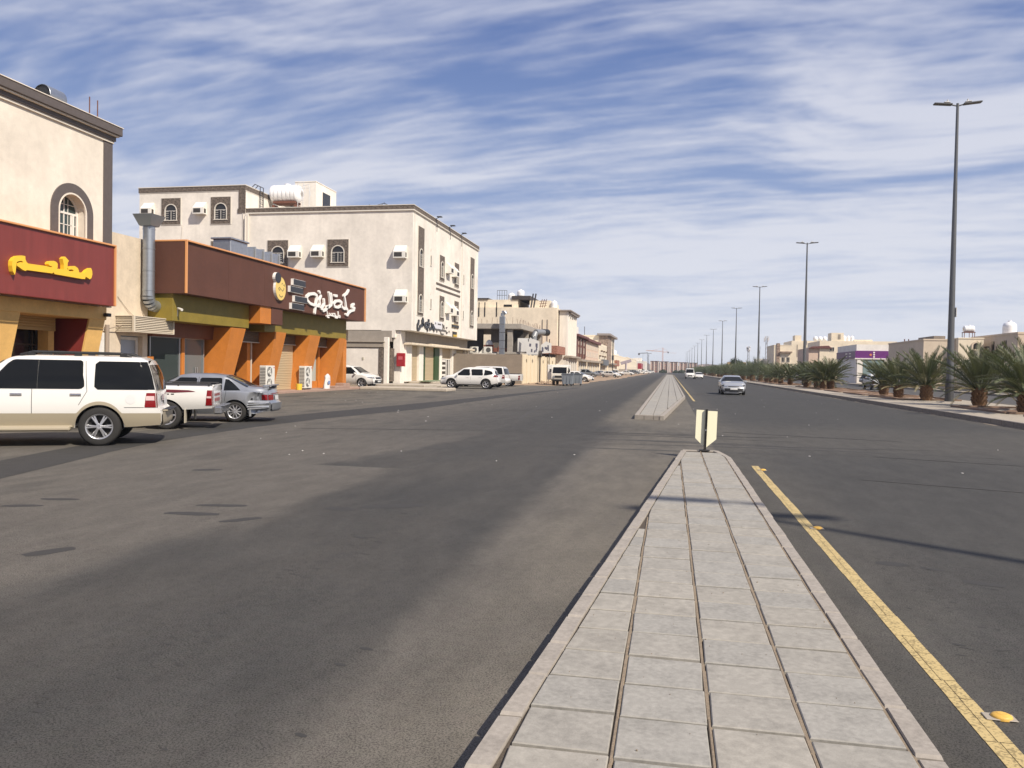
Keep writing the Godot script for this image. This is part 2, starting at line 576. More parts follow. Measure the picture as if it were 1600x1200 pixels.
# ------------------------------------------------------------------ ground, road
func road_picture() -> ImageTexture:
	# base colours of the paving from x -24..11.6 and z 4..-66: worn lanes, dust, patches, tar, tyre marks
	var W := 890
	var H := 1556
	var big := FastNoiseLite.new()
	big.seed = 40
	big.frequency = 0.35
	big.fractal_octaves = 4
	var fine := FastNoiseLite.new()
	fine.seed = 41
	fine.frequency = 1.6
	fine.fractal_octaves = 4
	fine.fractal_gain = 0.6
	var d := PackedByteArray()
	d.resize(W * H * 3)
	var lot := Vector3(0.160, 0.146, 0.124)
	var old := Vector3(0.150, 0.137, 0.118)
	var dark := Vector3(0.066, 0.0645, 0.060)
	var dust := Vector3(0.190, 0.171, 0.138)
	var right := Vector3(0.077, 0.0745, 0.068)
	var far := Vector3(0.078, 0.0755, 0.0695)
	for j in H:
		var z := 4.0 - (j + 0.5) / H * 70.0
		var zf := smoothstep(-15.0, -24.0, z)
		for i in W:
			var x := -24.0 + (i + 0.5) / W * 35.6
			var n1 := big.get_noise_2d(x * 1.6, z * 0.6)
			var n2 := fine.get_noise_2d(x * 1.5, z * 0.55)
			var c: Vector3
			if x > 1.0:
				c = right
				c = c.lerp(dust, (0.55 + 0.5 * n1) * smoothstep(2.6, 1.3, x + 0.5 * n1) * 0.55)
				c = c.lerp(dust, 0.5 * smoothstep(10.6, 11.6, x + 0.3 * n1))
				c = c.lerp(dark * 0.9, smoothstep(0.05, 0.5, n1 + 0.35 * sin(x * 1.7)) * 0.35)
				c = c.lerp(dust, 0.22 * smoothstep(-16.0, -21.0, z) * smoothstep(-30.0, -24.0, z))
			elif x > -13.0:
				c = old.lerp(far, zf * 0.85 * smoothstep(-10.5, -5.0, x + 0.6 * n1))
				var l := smoothstep(-4.95, -4.35, x + 0.45 * n1) * smoothstep(-1.55, -1.95, x + 0.1 * n1 + 0.06 * n2)
				if z < -12.9:
					l = maxf(l, smoothstep(-6.0, -5.5, x + 0.5 * n1 + (z + 13.0) * 0.12) * smoothstep(-1.55, -1.95, x))
				c = c.lerp(dark, l * (0.78 + 0.35 * n1) * (1.0 - zf * 0.3))
				c = c.lerp(dark * 0.85, smoothstep(0.5, 0.05, absf(x + 3.0 + 0.25 * n1)) * smoothstep(-0.1, 0.5, n2) * 0.55)
				c = c.lerp(dust, smoothstep(-1.75, -1.1, x + 0.12 * n1) * (0.62 + 0.5 * n1))
				c = c.lerp(dust, smoothstep(-2.6, -1.9, x + 0.15 * n1) * smoothstep(-23.0, -28.0, z) * 0.75)
				c = c.lerp(dust, 0.35 * smoothstep(-6.0, -11.0, x) * clampf(0.4 + n1, 0, 1))
				c = c.lerp(dark, 0.4 * smoothstep(0.15, 0.5, n1) * smoothstep(-4.0, -8.0, x))
			else:
				c = lot
				c = c.lerp(dust, clampf(0.35 + 0.9 * n1, 0.0, 0.8))
				c = c.lerp(dark, 0.55 * smoothstep(0.1, 0.55, -n1 + 0.3 * n2))
			c *= 1.0 + 0.20 * n2 + 0.10 * n1
			var k := (j * W + i) * 3
			d[k] = int(clampf(pow(maxf(c.x, 0.0), 1.0 / 2.2), 0, 1) * 255.0)
			d[k + 1] = int(clampf(pow(maxf(c.y, 0.0), 1.0 / 2.2), 0, 1) * 255.0)
			d[k + 2] = int(clampf(pow(maxf(c.z, 0.0), 1.0 / 2.2), 0, 1) * 255.0)
	var im := Image.create_from_data(W, H, false, Image.FORMAT_RGB8, d)
	return ImageTexture.create_from_image(im)


func ground_and_roads() -> void:
	var sand := m("sand", Color(0.27, 0.205, 0.14), 0.95, 0.0, "slab", 0.06)
	var b := B.new()
	b.sheet(-3000, 3000, 60, -4000, -0.03)
	b.sheet(-3000, 3000, 700, 60, -0.03)
	structure(b, "ground", sand)

	var tar := StandardMaterial3D.new()
	tar.resource_name = "asphalt"
	tar.albedo_texture = road_picture()
	tar.roughness = 0.82
	tar.metallic_specular = 0.35
	tar.detail_enabled = true
	tar.detail_blend_mode = BaseMaterial3D.BLEND_MODE_MUL
	tar.detail_albedo = grain_detail()
	tar.detail_uv_layer = BaseMaterial3D.DETAIL_UV_2
	mats["asphalt"] = tar
	b = B.new()
	b.has_uv = true
	var xs := [-24.0, 11.6]
	var zs := [40.0, 4.0, -66.0, -1500.0]
	for j in 3:
		var y := 0.0
		b.quad(Vector3(xs[0], y, zs[j]), Vector3(xs[1], y, zs[j]), Vector3(xs[1], y, zs[j + 1]), Vector3(xs[0], y, zs[j + 1]))
	var uv2 := PackedVector2Array()
	for p in b.v:
		b.uv.append(Vector2(clampf((p.x + 24.0) / 35.6, 0.001, 0.999), clampf((4.0 - p.z) / 70.0, 0.001, 0.999)))
		uv2.append(Vector2(p.x, p.z) / 1.1)
	var a := []
	a.resize(Mesh.ARRAY_MAX)
	a[Mesh.ARRAY_VERTEX] = b.v
	a[Mesh.ARRAY_NORMAL] = b.n
	a[Mesh.ARRAY_TEX_UV] = b.uv
	a[Mesh.ARRAY_TEX_UV2] = uv2
	var am := ArrayMesh.new()
	am.add_surface_from_arrays(Mesh.PRIMITIVE_TRIANGLES, a)
	var road := MeshInstance3D.new()
	road.name = numbered("road")
	road.mesh = am
	road.material_override = tar
	road.set_meta("kind", "structure")
	add_child(road)

	# newer strip of asphalt along the edge of the parking
	var strip := m("new_asphalt", Color(0.036, 0.0345, 0.032), 0.85, 0.0, "grain", 0.8)
	b = B.new()
	var near := [[-6.5, 2.0], [-8.4, -5.0], [-9.56, -9.9], [-10.35, -12.9], [-10.5, -13.4], [-10.95, -15.5], [-11.15, -20.0], [-11.0, -23.7], [-9.95, -31.0], [-9.65, -44.0], [-8.95, -60.0], [-7.9, -72.0]]
	var off := [[-8.2, 2.0], [-10.1, -5.0], [-11.2, -11.4], [-11.7, -13.4], [-11.8, -14.1], [-12.15, -16.3], [-12.7, -21.0], [-12.7, -24.5], [-11.75, -34.0], [-10.85, -45.0], [-9.75, -60.5], [-8.4, -72.0]]
	for i in near.size() - 1:
		b.quad(Vector3(off[i][0], 0.003, off[i][1]), Vector3(near[i][0], 0.003, near[i][1]), Vector3(near[i + 1][0], 0.003, near[i + 1][1]), Vector3(off[i + 1][0], 0.003, off[i + 1][1]))
	structure(b, "asphalt_patch", strip)

	# short bars of old tar left on the left lanes, round tar spots, tyre marks
	var black := m("tar_mark", Color(0.040, 0.0385, 0.036), 0.85)
	b = B.new()
	for s in [[-3.72, -9.2, -3.0, -9.58, 0.17], [-4.1, -9.06, -3.7, -8.98, 0.14], [-4.82, -7.9, -4.5, -8.26, 0.10], [-5.7, -8.2, -5.05, -8.3, 0.12], [-5.66, -8.76, -5.05, -8.9, 0.10], [-5.63, -6.05, -5.4, -6.45, 0.13], [-7.75, -8.6, -7.24, -8.68, 0.09], [-7.8, -8.06, -7.33, -8.2, 0.09], [-7.6, -11.6, -7.15, -11.78, 0.12], [1.9, -7.86, 2.2, -7.83, 0.10]]:
		blot(b, Vector2((s[0] + s[2]) / 2, (s[1] + s[3]) / 2), Vector2(s[2] - s[0], s[3] - s[1]), s[4] * 1.7, 0.0015)
	for s in [[-1.67, -3.45, 0.045], [-1.85, -4.32, 0.05], [-1.8, -4.6, 0.06], [-3.05, -3.39, 0.05], [-2.52, -3.15, 0.02], [-2.2, -3.18, 0.025], [-3.04, -7.58, 0.1], [2.63, -7.3, 0.20], [2.36, -7.72, 0.12], [1.88, -5.6, 0.05]]:
		blot(b, Vector2(s[0], s[1]), Vector2(s[2] * 1.6, s[2] * 0.5), s[2] * 0.7, 0.0015)
	for i in 170:
		var g := rng.randf()
		blot(b, Vector2(-3.0 + rng.randfn(0, 0.20), -2.6 - rng.randf() * 6.5), Vector2(0.015 + 0.07 * g * g * g, 0.012), 0.007 + 0.015 * g * g, 0.0015)
	for i in 160:
		var g := rng.randf()
		blot(b, Vector2(2.0 + rng.randfn(0, 0.2) + rng.randf() * 0.5, -3.4 - rng.randf() * 5.0), Vector2(0.012 + 0.05 * g * g, 0.01), 0.008 + 0.014 * g * g, 0.0015)
	structure(b, "tar_marks", black, "stuff")
	var rubber := m("rubber", Color(0.054, 0.051, 0.047), 0.85)
	b = B.new()
	for k in 7:       # turning tyre marks through the gap between the islands
		var zc := -17.8 - k * 0.72 - rng.randf() * 0.5
		var w := 0.10 + rng.randf() * 0.12
		var x0 := -5.5 + rng.randf() * 4.5
		var x1 := x0 + 3.0 + rng.randf() * 6.0
		var bend := rng.randf_range(-0.35, 0.35)
		var tilt := rng.randf_range(-0.10, 0.06)
		var prev := Vector2.ZERO
		for i in 13:
			var t := i / 12.0
			var p := Vector2(lerpf(x0, x1, t), zc + bend * sin(PI * t) * 2.0 + tilt * (t - 0.5) * (x1 - x0))
			if i > 0:
				var ww := w * sin(PI * clampf(t, 0.06, 0.94)) * 0.5
				b.quad(Vector3(prev.x, 0.0022 + k * 0.0003, prev.y + ww), Vector3(p.x, 0.0022 + k * 0.0003, p.y + ww), Vector3(p.x, 0.0022 + k * 0.0003, p.y - ww), Vector3(prev.x, 0.0022 + k * 0.0003, prev.y - ww))
			prev = p
	var seam := [[-5.05, -26.8], [-5.45, -31.0], [-5.7, -36.0], [-6.0, -42.0], [-6.15, -48.0], [-6.25, -65.0]]
	for i in 5:
		var w := 0.07
		b.quad(Vector3(seam[i][0] - w, 0.004, seam[i][1]), Vector3(seam[i][0] + w, 0.004, seam[i][1]), Vector3(seam[i + 1][0] + w, 0.004, seam[i + 1][1]), Vector3(seam[i + 1][0] - w, 0.004, seam[i + 1][1]))
	for s in [[2.0, -44.6, 11.0, -45.6, 0.10], [1.5, -23.6, 6.0, -22.2, 0.14], [3.0, -14.0, 9.0, -12.0, 0.10], [4.0, -18.0, 10.5, -16.0, 0.10], [-8.0, -30.0, -3.0, -36.0, 0.2], [-12.5, -46.0, -3.5, -62.0, 0.25], [-10.0, -20.0, -5.0, -21.5, 0.12]]:
		blot(b, Vector2((s[0] + s[2]) / 2, (s[1] + s[3]) / 2), Vector2(s[2] - s[0], s[3] - s[1]), s[4], 0.005)
	structure(b, "tyre_marks", rubber, "stuff")

	# worn yellow edge lines, broken up by cracks
	var yellow := m("yellow_paint", Color(0.43, 0.33, 0.15), 0.8, 0.0, "wear", 1.3)
	b = B.new()
	var z := 1.5
	while z > -15.3:
		var len_ := 0.14 + rng.randf() * 0.55
		var z2 := maxf(z - len_, -15.35)
		var w0 := 0.066
		var mid := 1.58 + rng.randf_range(-0.03, 0.03)
		var crack := 0.002 if rng.randf() < 0.6 else 0.0
		b.sheet(1.58 - w0 + rng.randf() * 0.008, mid - crack, z - 0.003, z2 + 0.002, 0.003)
		b.sheet(mid + crack, 1.58 + w0 - rng.randf() * 0.008, z - 0.003, z2 + 0.003, 0.003)
		z = z2
	structure(b, "yellow_line", yellow)
	b = B.new()
	b.sheet(1.35, 1.47, -47, -320, 0.004)
	structure(b, "yellow_line", yellow)
	b = B.new()          # dust in the gutters
	var dust := m("gutter_dust", Color(0.30, 0.24, 0.17), 0.95, 0.0, "slab", 0.5)
	var zz := 6.0
	while zz > -170.0:
		var l := 0.5 + rng.randf() * 1.6
		var w := 0.10 + rng.randf() * 0.22
		b.quad(Vector3(11.6 - w, 0.004, zz - 0.2), Vector3(11.6, 0.004, zz), Vector3(11.6, 0.004, zz - l), Vector3(11.6 - w * 0.7, 0.004, zz - l + 0.2))
		zz -= l
	structure(b, "gutter_dust", dust, "stuff")
	# bare sand beside the left carriageway further on
	b = B.new()
	zz = -79.0
	var edge := -12.0
	while zz > -420.0:
		var l := 2.5 + rng.randf() * 3.0
		var e2 := -9.7 + rng.randf_range(-0.7, 0.5) - (1.2 if zz > -86.0 else 0.0)
		b.quad(Vector3(-19.9, 0.006, zz), Vector3(edge, 0.006, zz), Vector3(e2, 0.006, zz - l), Vector3(-19.9, 0.006, zz - l))
		edge = e2
		zz -= l
	structure(b, "sand_verge", m("verge", Color(0.33, 0.235, 0.155), 0.95, 0.0, "slab", 0.3))
	# second carriageway and the lane behind it
	var tar2 := m("asphalt_far", Color(0.070, 0.066, 0.060), 0.85, 0.0, "grain", 0.7)
	b = B.new()
	b.sheet(18.8, 28.2, 60, -900, 0.0)
	structure(b, "road", tar2)
	b = B.new()
	b.sheet(29.6, 36.0, 60, -140, 0.002)
	structure(b, "service_lane", tar2)


func grain_detail() -> ImageTexture:
	var c := noise_bytes(61, 0.13, 3, 512, 0.8)
	var e := noise_bytes(62, 0.02, 3, 512, 0.6)
	var f := noise_bytes(63, 0.45, 1, 512)
	# mid grey leaves the colour as it is on average (about 0.8 after sRGB); chips and pits vary round it
	return grey_texture(512, func(i):
		var g: float = c[i] / 255.0
		var s: float = 0.90 + 0.70 * (g - 0.5) + 0.16 * (e[i] / 255.0 - 0.5) + 0.6 * (f[i] / 255.0 - 0.5)
		if f[i] > 200:
			s += 0.08
		if g < 0.34:
			s -= 0.08
		return s)


func blot(b: B, c: Vector2, along: Vector2, w: float, y: float) -> void:
	var h := along * 0.5
	var side := Vector2(-along.y, along.x).normalized() * w * 0.5
	var p: Array[Vector2] = []
	var k := 10
	for i in k:
		var t := TAU * i / k
		var r := 0.82 + rng.randf() * 0.36
		p.append(c + h * clampf(cos(t) * 1.15, -1, 1) * (0.9 + rng.randf() * 0.15) + side * sin(t) * r)
	for i in k:
		var q := p[(i + 1) % k]
		b.tri(Vector3(c.x, y, c.y), Vector3(q.x, y, q.y), Vector3(p[i].x, y, p[i].y))


# ------------------------------------------------------------------ islands
func slab4(b: B, p: Array, y0: float, y1: float, e: float) -> void:   # four corners (x, z) in order, chamfered top
	var c := Vector2.ZERO
	for q in p:
		c += q / 4.0
	var inn: Array[Vector2] = []
	for i in 4:       # no two stones quite alike
		p[i] += Vector2(rng.randf_range(-0.004, 0.004), rng.randf_range(-0.005, 0.005))
	for q in p:
		inn.append(q + (c - q).normalized() * e * 1.4)
	var t := func(q, y): return Vector3(q.x, y, q.y)
	b.quad(t.call(inn[0], y1), t.call(inn[1], y1), t.call(inn[2], y1), t.call(inn[3], y1))
	for i in 4:
		var j := (i + 1) % 4
		b.quad(t.call(p[i], y1 - e), t.call(p[j], y1 - e), t.call(inn[j], y1), t.call(inn[i], y1))
		b.quad(t.call(p[i], y0), t.call(p[j], y0), t.call(p[j], y1 - e), t.call(p[i], y1 - e))


func near_island() -> void:
	var mortar := m("mortar", Color(0.075, 0.06, 0.045), 0.95, 0.0, "grain", 1.5)
	var kerb_m := m("kerb_concrete", Color(0.315, 0.284, 0.245), 0.85, 0.0, "slab", 0.9)
	var body := B.new()
	var left := func(d): return -1.01 + 0.0777 * d
	# the body under the slabs
	body.prism(PackedVector2Array([Vector2(left.call(-2.6) + 0.02, 2.6), Vector2(1.12, 2.6), Vector2(1.12, -15.1), Vector2(0.98, -16.28), Vector2(left.call(16.28) + 0.02, -16.28)]), Transform3D(Basis(Vector3(1, 0, 0), Vector3(0, 0, 1), Vector3(0, 1, 0)), Vector3.ZERO), 0.14)
	var island := structure(body, "traffic_island", mortar)
	var tones := []
	for k in 6:
		var f: float = [1.0, 0.97, 1.03, 0.985, 1.01, 0.955][k]
		var tone: Color = [Color(0.305, 0.288, 0.252), Color(0.300, 0.287, 0.256), Color(0.310, 0.290, 0.250)][k % 3]
		var x := m("paving_%d" % k, tone * f, 0.8, 0.0, "slab", [0.62, 0.85, 0.5][k % 3])
		x.uv1_offset = Vector3(0.37 * k, 0.19 * k, 0.53 * k)
		tones.append(x)
	var cols := [[-0.63, -0.218], [-0.194, 0.198], [0.222, 0.612], [0.636, 1.027]]
	for r in 46:
		var d0 := -1.9 + r * 0.398
		for ci in 4:
			var x0: float = cols[ci][0]
			var x1: float = cols[ci][1]
			var j := rng.randf_range(-0.006, 0.006) - ci * 0.02
			var da := d0 + j + 0.0125
			var db := d0 + 0.398 + j - 0.0125
			if da > 15.9:
				continue
			db = minf(db, 16.12)
			var xa := maxf(x0, left.call(da) + 0.112)
			var xb := maxf(x0, left.call(db) + 0.112)
			if xb > x1 - 0.03:
				continue
			var x1b := x1
			if ci == 3 and db > 15.2:
				x1b = minf(x1, 1.03 - (db - 15.2) * 0.12)
			var b := B.new()
			var y := 0.159 + rng.randf_range(-0.003, 0.003)
			slab4(b, [Vector2(xa, -da), Vector2(x1, -da), Vector2(x1b, -db), Vector2(xb, -db)], 0.10, y, 0.005)
			part(b, "paving_slab", tones[rng.randi() % 6], island)
	# kerb stones, half a metre each
	for r in 36:
		var d0 := -2.0 + r * 0.505
		var db := d0 + 0.494
		var y := 0.161 + rng.randf_range(-0.003, 0.003)
		var b := B.new()
		if db <= 16.35:
			slab4(b, [Vector2(left.call(d0), -d0), Vector2(left.call(d0) + 0.10, -d0), Vector2(left.call(db) + 0.10, -db), Vector2(left.call(db), -db)], -0.02, y, 0.012)
			part(b, "kerb_stone", kerb_m, island)
		b = B.new()
		if db <= 15.25:
			slab4(b, [Vector2(1.045, -d0), Vector2(1.145, -d0), Vector2(1.145, -db), Vector2(1.045, -db)], -0.02, y, 0.012)
			part(b, "kerb_stone", kerb_m, island)
	for q in [[Vector2(1.045, -15.17), Vector2(1.145, -15.17), Vector2(1.06, -15.85), Vector2(0.965, -15.85)], [Vector2(0.96, -15.86), Vector2(1.058, -15.86), Vector2(0.98, -16.4), Vector2(0.88, -16.3)], [Vector2(0.27, -16.28), Vector2(0.57, -16.28), Vector2(0.57, -16.39), Vector2(0.27, -16.39)], [Vector2(0.575, -16.28), Vector2(0.872, -16.28), Vector2(0.96, -16.40), Vector2(0.575, -16.40)]]:
		var b := B.new()
		slab4(b, q, -0.02, 0.161, 0.012)
		part(b, "kerb_stone", kerb_m, island)
	# sand and grit lying in the joints
	var b := B.new()
	for x in [-0.205, 0.21, 0.624, 1.034]:
		var z := 2.0
		while z > -16.0:
			var l := 0.25 + rng.randf() * 0.5
			if x > left.call(-z + l) + 0.12:
				var w := 0.012 + rng.randf() * 0.006
				b.box(Vector3(x + rng.randf_range(-0.002, 0.002), 0.145, z - l * 0.5), Vector3(w * 1.35, 0.010 + rng.randf() * 0.006, l), 0.004)
			z -= l
	for i in 110:
		var s := 0.002 + 0.004 * rng.randf() * rng.randf()
		b.box(Vector3(rng.randf_range(-0.5, 1.0), 0.163, rng.randf_range(-2.6, -9.0)), Vector3(s * 1.5, s, s), 0.0, Basis(Vector3.UP, rng.randf() * 3.0))
	structure(b, "joint_sand", m("joint_sand", Color(0.235, 0.185, 0.13), 0.95, 0.0, "grain", 3.0), "stuff")


func far_island() -> void:
	var mortar := m("mortar")
	var kerb_m := m("kerb_concrete")
	var b := B.new()
	var flat := Transform3D(Basis(Vector3(1, 0, 0), Vector3(0, 0, 1), Vector3(0, 1, 0)), Vector3.ZERO)
	b.prism(PackedVector2Array([Vector2(-1.16, -28.6), Vector2(-0.22, -28.4), Vector2(0.92, -50.5), Vector2(0.92, -700.0), Vector2(-1.16, -700.0)]), flat, 0.125)
	var island := structure(b, "traffic_island", mortar)
	# kerbs
	var lines := [[Vector2(-1.2, -28.5), Vector2(-1.2, -330.0)], [Vector2(0.96, -50.6), Vector2(0.96, -330.0)], [Vector2(-0.18, -28.3), Vector2(0.96, -50.6)], [Vector2(-1.2, -28.5), Vector2(-0.18, -28.3)]]
	for li in 4:
		var p: Vector2 = lines[li][0]
		var q: Vector2 = lines[li][1]
		var dir := (q - p).normalized()
		var inw := Vector2(-dir.y, dir.x) * 0.14
		if li == 1 or li == 2:
			inw = -inw
		if li == 0:
			inw = Vector2(0.14, 0)
		elif li == 1:
			inw = Vector2(-0.14, 0)
		elif li == 2:
			inw = Vector2(-0.14, -0.01)
		else:
			inw = Vector2(0.0, -0.14)
		var len_ := (q - p).length()
		var s := 0.0
		while s < len_ - 0.3:
			var step := 1.0 if p.y - s > -75.0 else 6.0
			if li == 3:
				step = 0.34
			var e := minf(s + step - 0.012, len_)
			var a1 := p + dir * s
			var a2 := p + dir * e
			var k := B.new()
			slab4(k, [a1, a1 + inw, a2 + inw, a2], -0.02, 0.16 + rng.randf_range(-0.004, 0.004), 0.012)
			part(k, "kerb_stone", kerb_m, island)
			s += step
	# paving in four columns, slabs told apart near the tip
	var pave := [m("paving_0"), m("paving_1"), m("paving_2")]
	var cols := [-1.04, -0.565, -0.08, 0.40, 0.80]
	for r in 48:
		var step := 0.45
		var z0 := -28.8 - r * step
		for c in 4:
			var right := lerpf(-0.34, 0.80, clampf((-z0 - 28.3) / 22.3, 0, 1))
			var x0: float = cols[c] + 0.008
			var x1: float = minf(cols[c + 1] - 0.008, right)
			if x1 < x0 + 0.05:
				continue
			var k := B.new()
			slab4(k, [Vector2(x0, z0), Vector2(x1, z0), Vector2(x1, z0 - step + 0.012), Vector2(x0, z0 - step + 0.012)], 0.1, 0.152 + rng.randf_range(-0.003, 0.003), 0.005)
			part(k, "paving_slab", pave[rng.randi() % 3], island)
	var k := B.new()
	for r in 140:
		var z0 := -50.5 - r * 1.9
		for c in 4:
			k.span(Vector3(cols[c] + 0.012, 0.1, z0), Vector3(cols[c + 1] - 0.012, 0.152, z0 - 1.88), 0.006)
	var o := part(k, "paving", pave[0], island)
	o.set_meta("kind", "stuff")
	# two dark lumps of old foundation at the tip
	# back of the hazard board on the tip of the near island
	var t := thing("hazard_board", Vector3(0.72, 0.16, -16.3), "cream shield-shaped back of a low hazard board on the near island's tip", "sign")
	var cream := m("board_back", Color(0.80, 0.77, 0.56), 0.6)
	var dark := m("board_post", Color(0.035, 0.033, 0.03), 0.6)
	k = B.new()
	var tilt := Transform3D(Basis(Vector3(0, 0, 1), deg_to_rad(-1.8)) * Basis(Vector3(1, 0, 0), deg_to_rad(-6.0)), Vector3(0.72, 0.15, -16.3))
	k.prism(PackedVector2Array([Vector2(-0.205, 0.25), Vector2(-0.205, 0.82), Vector2(-0.015, 0.82), Vector2(-0.015, 0.07)]), tilt, 0.012, true)
	k.prism(PackedVector2Array([Vector2(0.205, 0.25), Vector2(0.205, 0.81), Vector2(0.012, 0.81), Vector2(0.012, 0.07)]), tilt, 0.012, true)
	part(k, "board", cream, t)
	k = B.new()
	for q in [[-0.035, 0.06], [0.0, 0.045]]:
		k.box(tilt * Vector3(q[0] + 0.01, 0.44, q[1] * 0.5 + 0.012), Vector3(0.012, 0.80, q[1]), 0.002, tilt.basis)
	k.box(tilt * Vector3(-0.007, 0.44, 0.024), Vector3(0.045, 0.80, 0.012), 0.002, tilt.basis)
	part(k, "post", dark, t)
	k = B.new()
	k.box(Vector3(0.71, 0.172, -16.28), Vector3(0.20, 0.02, 0.16), 0.005)
	k.cyl(Vector3(0.715, 0.16, -16.28), Vector3(0.715, 0.25, -16.285), 0.03, 0.02, 8)
	part(k, "foot", dark, t)
	k = B.new()
	k.cyl(tilt * Vector3(0.0, 0.42, 0.03), tilt * Vector3(0.0, 0.42, 0.05), 0.018, 0.018, 8)
	part(k, "bolt", m("zinc", Color(0.5, 0.5, 0.5), 0.4, 0.8), t)
	# yellow road studs beside the line
	var studs := [[1.70, -4.44, "nearest yellow road stud, on the right edge of the worn line"], [1.665, -9.39, "middle yellow road stud, where the lamp shadow crosses the line"], [1.66, -14.7, "farthest yellow road stud, at the end of the worn line"]]
	for s in studs:
		var r := thing("road_stud", Vector3(s[0], 0.0, s[1]), s[2], "road stud", "yellow road studs along the worn line")
		k = B.new()
		var rows := []
		for i in 7:
			var row := []
			for j in 17:
				var a := TAU * j / 16.0
				var h := i / 6.0
				var rr := 1.0 - 0.55 * h * h
				row.append(Vector3(s[0] + 0.052 * rr * cos(a), 0.003 + 0.026 * sqrt(h), s[1] + 0.046 * rr * sin(a)))
			rows.append(row)
		k.grid(rows, true)
		k.cyl(Vector3(s[0], 0.027, s[1]), Vector3(s[0], 0.0295, s[1]), 0.0235, 0.022, 12)
		part(k, "dome", m("stud_yellow", Color(0.68, 0.41, 0.08), 0.55, 0.0, "slab", 6.0), r)
		k = B.new()
		k.box(Vector3(s[0] - 0.01, 0.007, s[1]), Vector3(0.15, 0.006, 0.085), 0.003)
		part(k, "base", m("stud_base", Color(0.36, 0.32, 0.26), 0.7), r)
	# litter and grit on the road in the gap
	var white := m("litter", Color(0.72, 0.70, 0.66), 0.9)
	k = B.new()
	for i in 60:
		var p := Vector3(rng.randf_range(-12, 9), 0.006, rng.randf_range(-14, -60))
		if i > 44:
			p = Vector3(rng.randf_range(-21, -14), 0.006, rng.randf_range(-35, -52))
		var s := 0.02 + 0.05 * rng.randf() * rng.randf()
		k.box(p, Vector3(s, 0.008, s * 0.7), 0.002, Basis(Vector3.UP, rng.randf() * 3.0))
	structure(k, "litter", white, "stuff")


func palm_median() -> void:
	var kerb_m := m("kerb_far", Color(0.22, 0.195, 0.165), 0.85, 0.0, "slab", 0.8)
	var pave := m("median_paving", Color(0.36, 0.315, 0.25), 0.9, 0.0, "slab", 0.5)
	var soil := m("soil", Color(0.21, 0.13, 0.085), 0.95, 0.0, "slab", 0.7)
	var b := B.new()
	b.span(Vector3(11.7, -0.02, 40), Vector3(18.7, 0.17, -900))
	var med := structure(b, "planted_median", pave)
	# kerb stones of a metre, then longer runs
	for side in 2:
		var x0: float = [11.58, 18.62][side]
		var z := -22.0
		while z > -330.0:
			var l := 1.0 if (z > -75.0 and side == 0) or z > -60.0 else 8.0
			var k := B.new()
			k.box(Vector3(x0 + 0.07, 0.09, z - l / 2), Vector3(0.15, 0.22 + rng.randf_range(-0.006, 0.006), l - 0.015), 0.015)
			part(k, "kerb_stone", kerb_m, med)
			z -= l
	var k := B.new()
	k.span(Vector3(11.58, -0.02, 40), Vector3(11.73, 0.2, -22.0))
	k.span(Vector3(18.62, -0.02, 40), Vector3(18.77, 0.2, -22.0))
	part(k, "kerb_stone", kerb_m, med)
	# planting beds with low red-brown edging
	var edge := m("bed_edging", Color(0.20, 0.135, 0.095), 0.9, 0.0, "slab", 1.0)
	for i in 46:
		var za := -20.0 - i * 8.4
		var zb := za - 6.6
		if i % 6 == 3:
			continue
		var s := B.new()
		var e := B.new()
		for x in 8:
			for q in 8:
				var p := [Vector2(x, q), Vector2(x + 1, q), Vector2(x + 1, q + 1), Vector2(x, q + 1)]
				var c: Array[Vector3] = []
				for u in p:
					var hh := 0.18 + 0.05 * sin(u.x * 1.9 + i) * cos(u.y * 2.3 + i * 2) * (0.0 if u.x == 0 or u.x == 8 else 1.0)
					c.append(Vector3(14.0 + u.x * 0.45, hh, za + (zb - za) * u.y / 8.0))
				s.quad(c[0], c[1], c[2], c[3])
		part(s, "bed_soil", soil, med)
		e.span(Vector3(13.85, 0.1, za), Vector3(13.97, 0.26, zb), 0.01)
		e.span(Vector3(17.63, 0.1, za), Vector3(17.75, 0.26, zb), 0.01)
		e.span(Vector3(13.97, 0.1, za + 0.1), Vector3(17.63, 0.26, za), 0.01)
		e.span(Vector3(13.97, 0.1, zb), Vector3(17.63, 0.26, zb - 0.1), 0.01)
		part(e, "bed_edging", edge, med)
	# kerb beyond the second carriageway and the sand beyond
	b = B.new()
	b.span(Vector3(28.2, -0.02, 60), Vector3(29.6, 0.17, -140))
	var far := structure(b, "pavement", pave)
	k = B.new()
	for i in 12:
		k.span(Vector3(28.1, -0.02, -40 - i * 9.0), Vector3(28.25, 0.19, -48.9 - i * 9.0), 0.015)
	part(k, "kerb", kerb_m, far)
	b = B.new()
	b.span(Vector3(36.0, -0.02, 60), Vector3(44.0, 0.12, -140))
	structure(b, "pavement", m("sand_path", Color(0.36, 0.27, 0.185), 0.95, 0.0, "slab", 0.2))


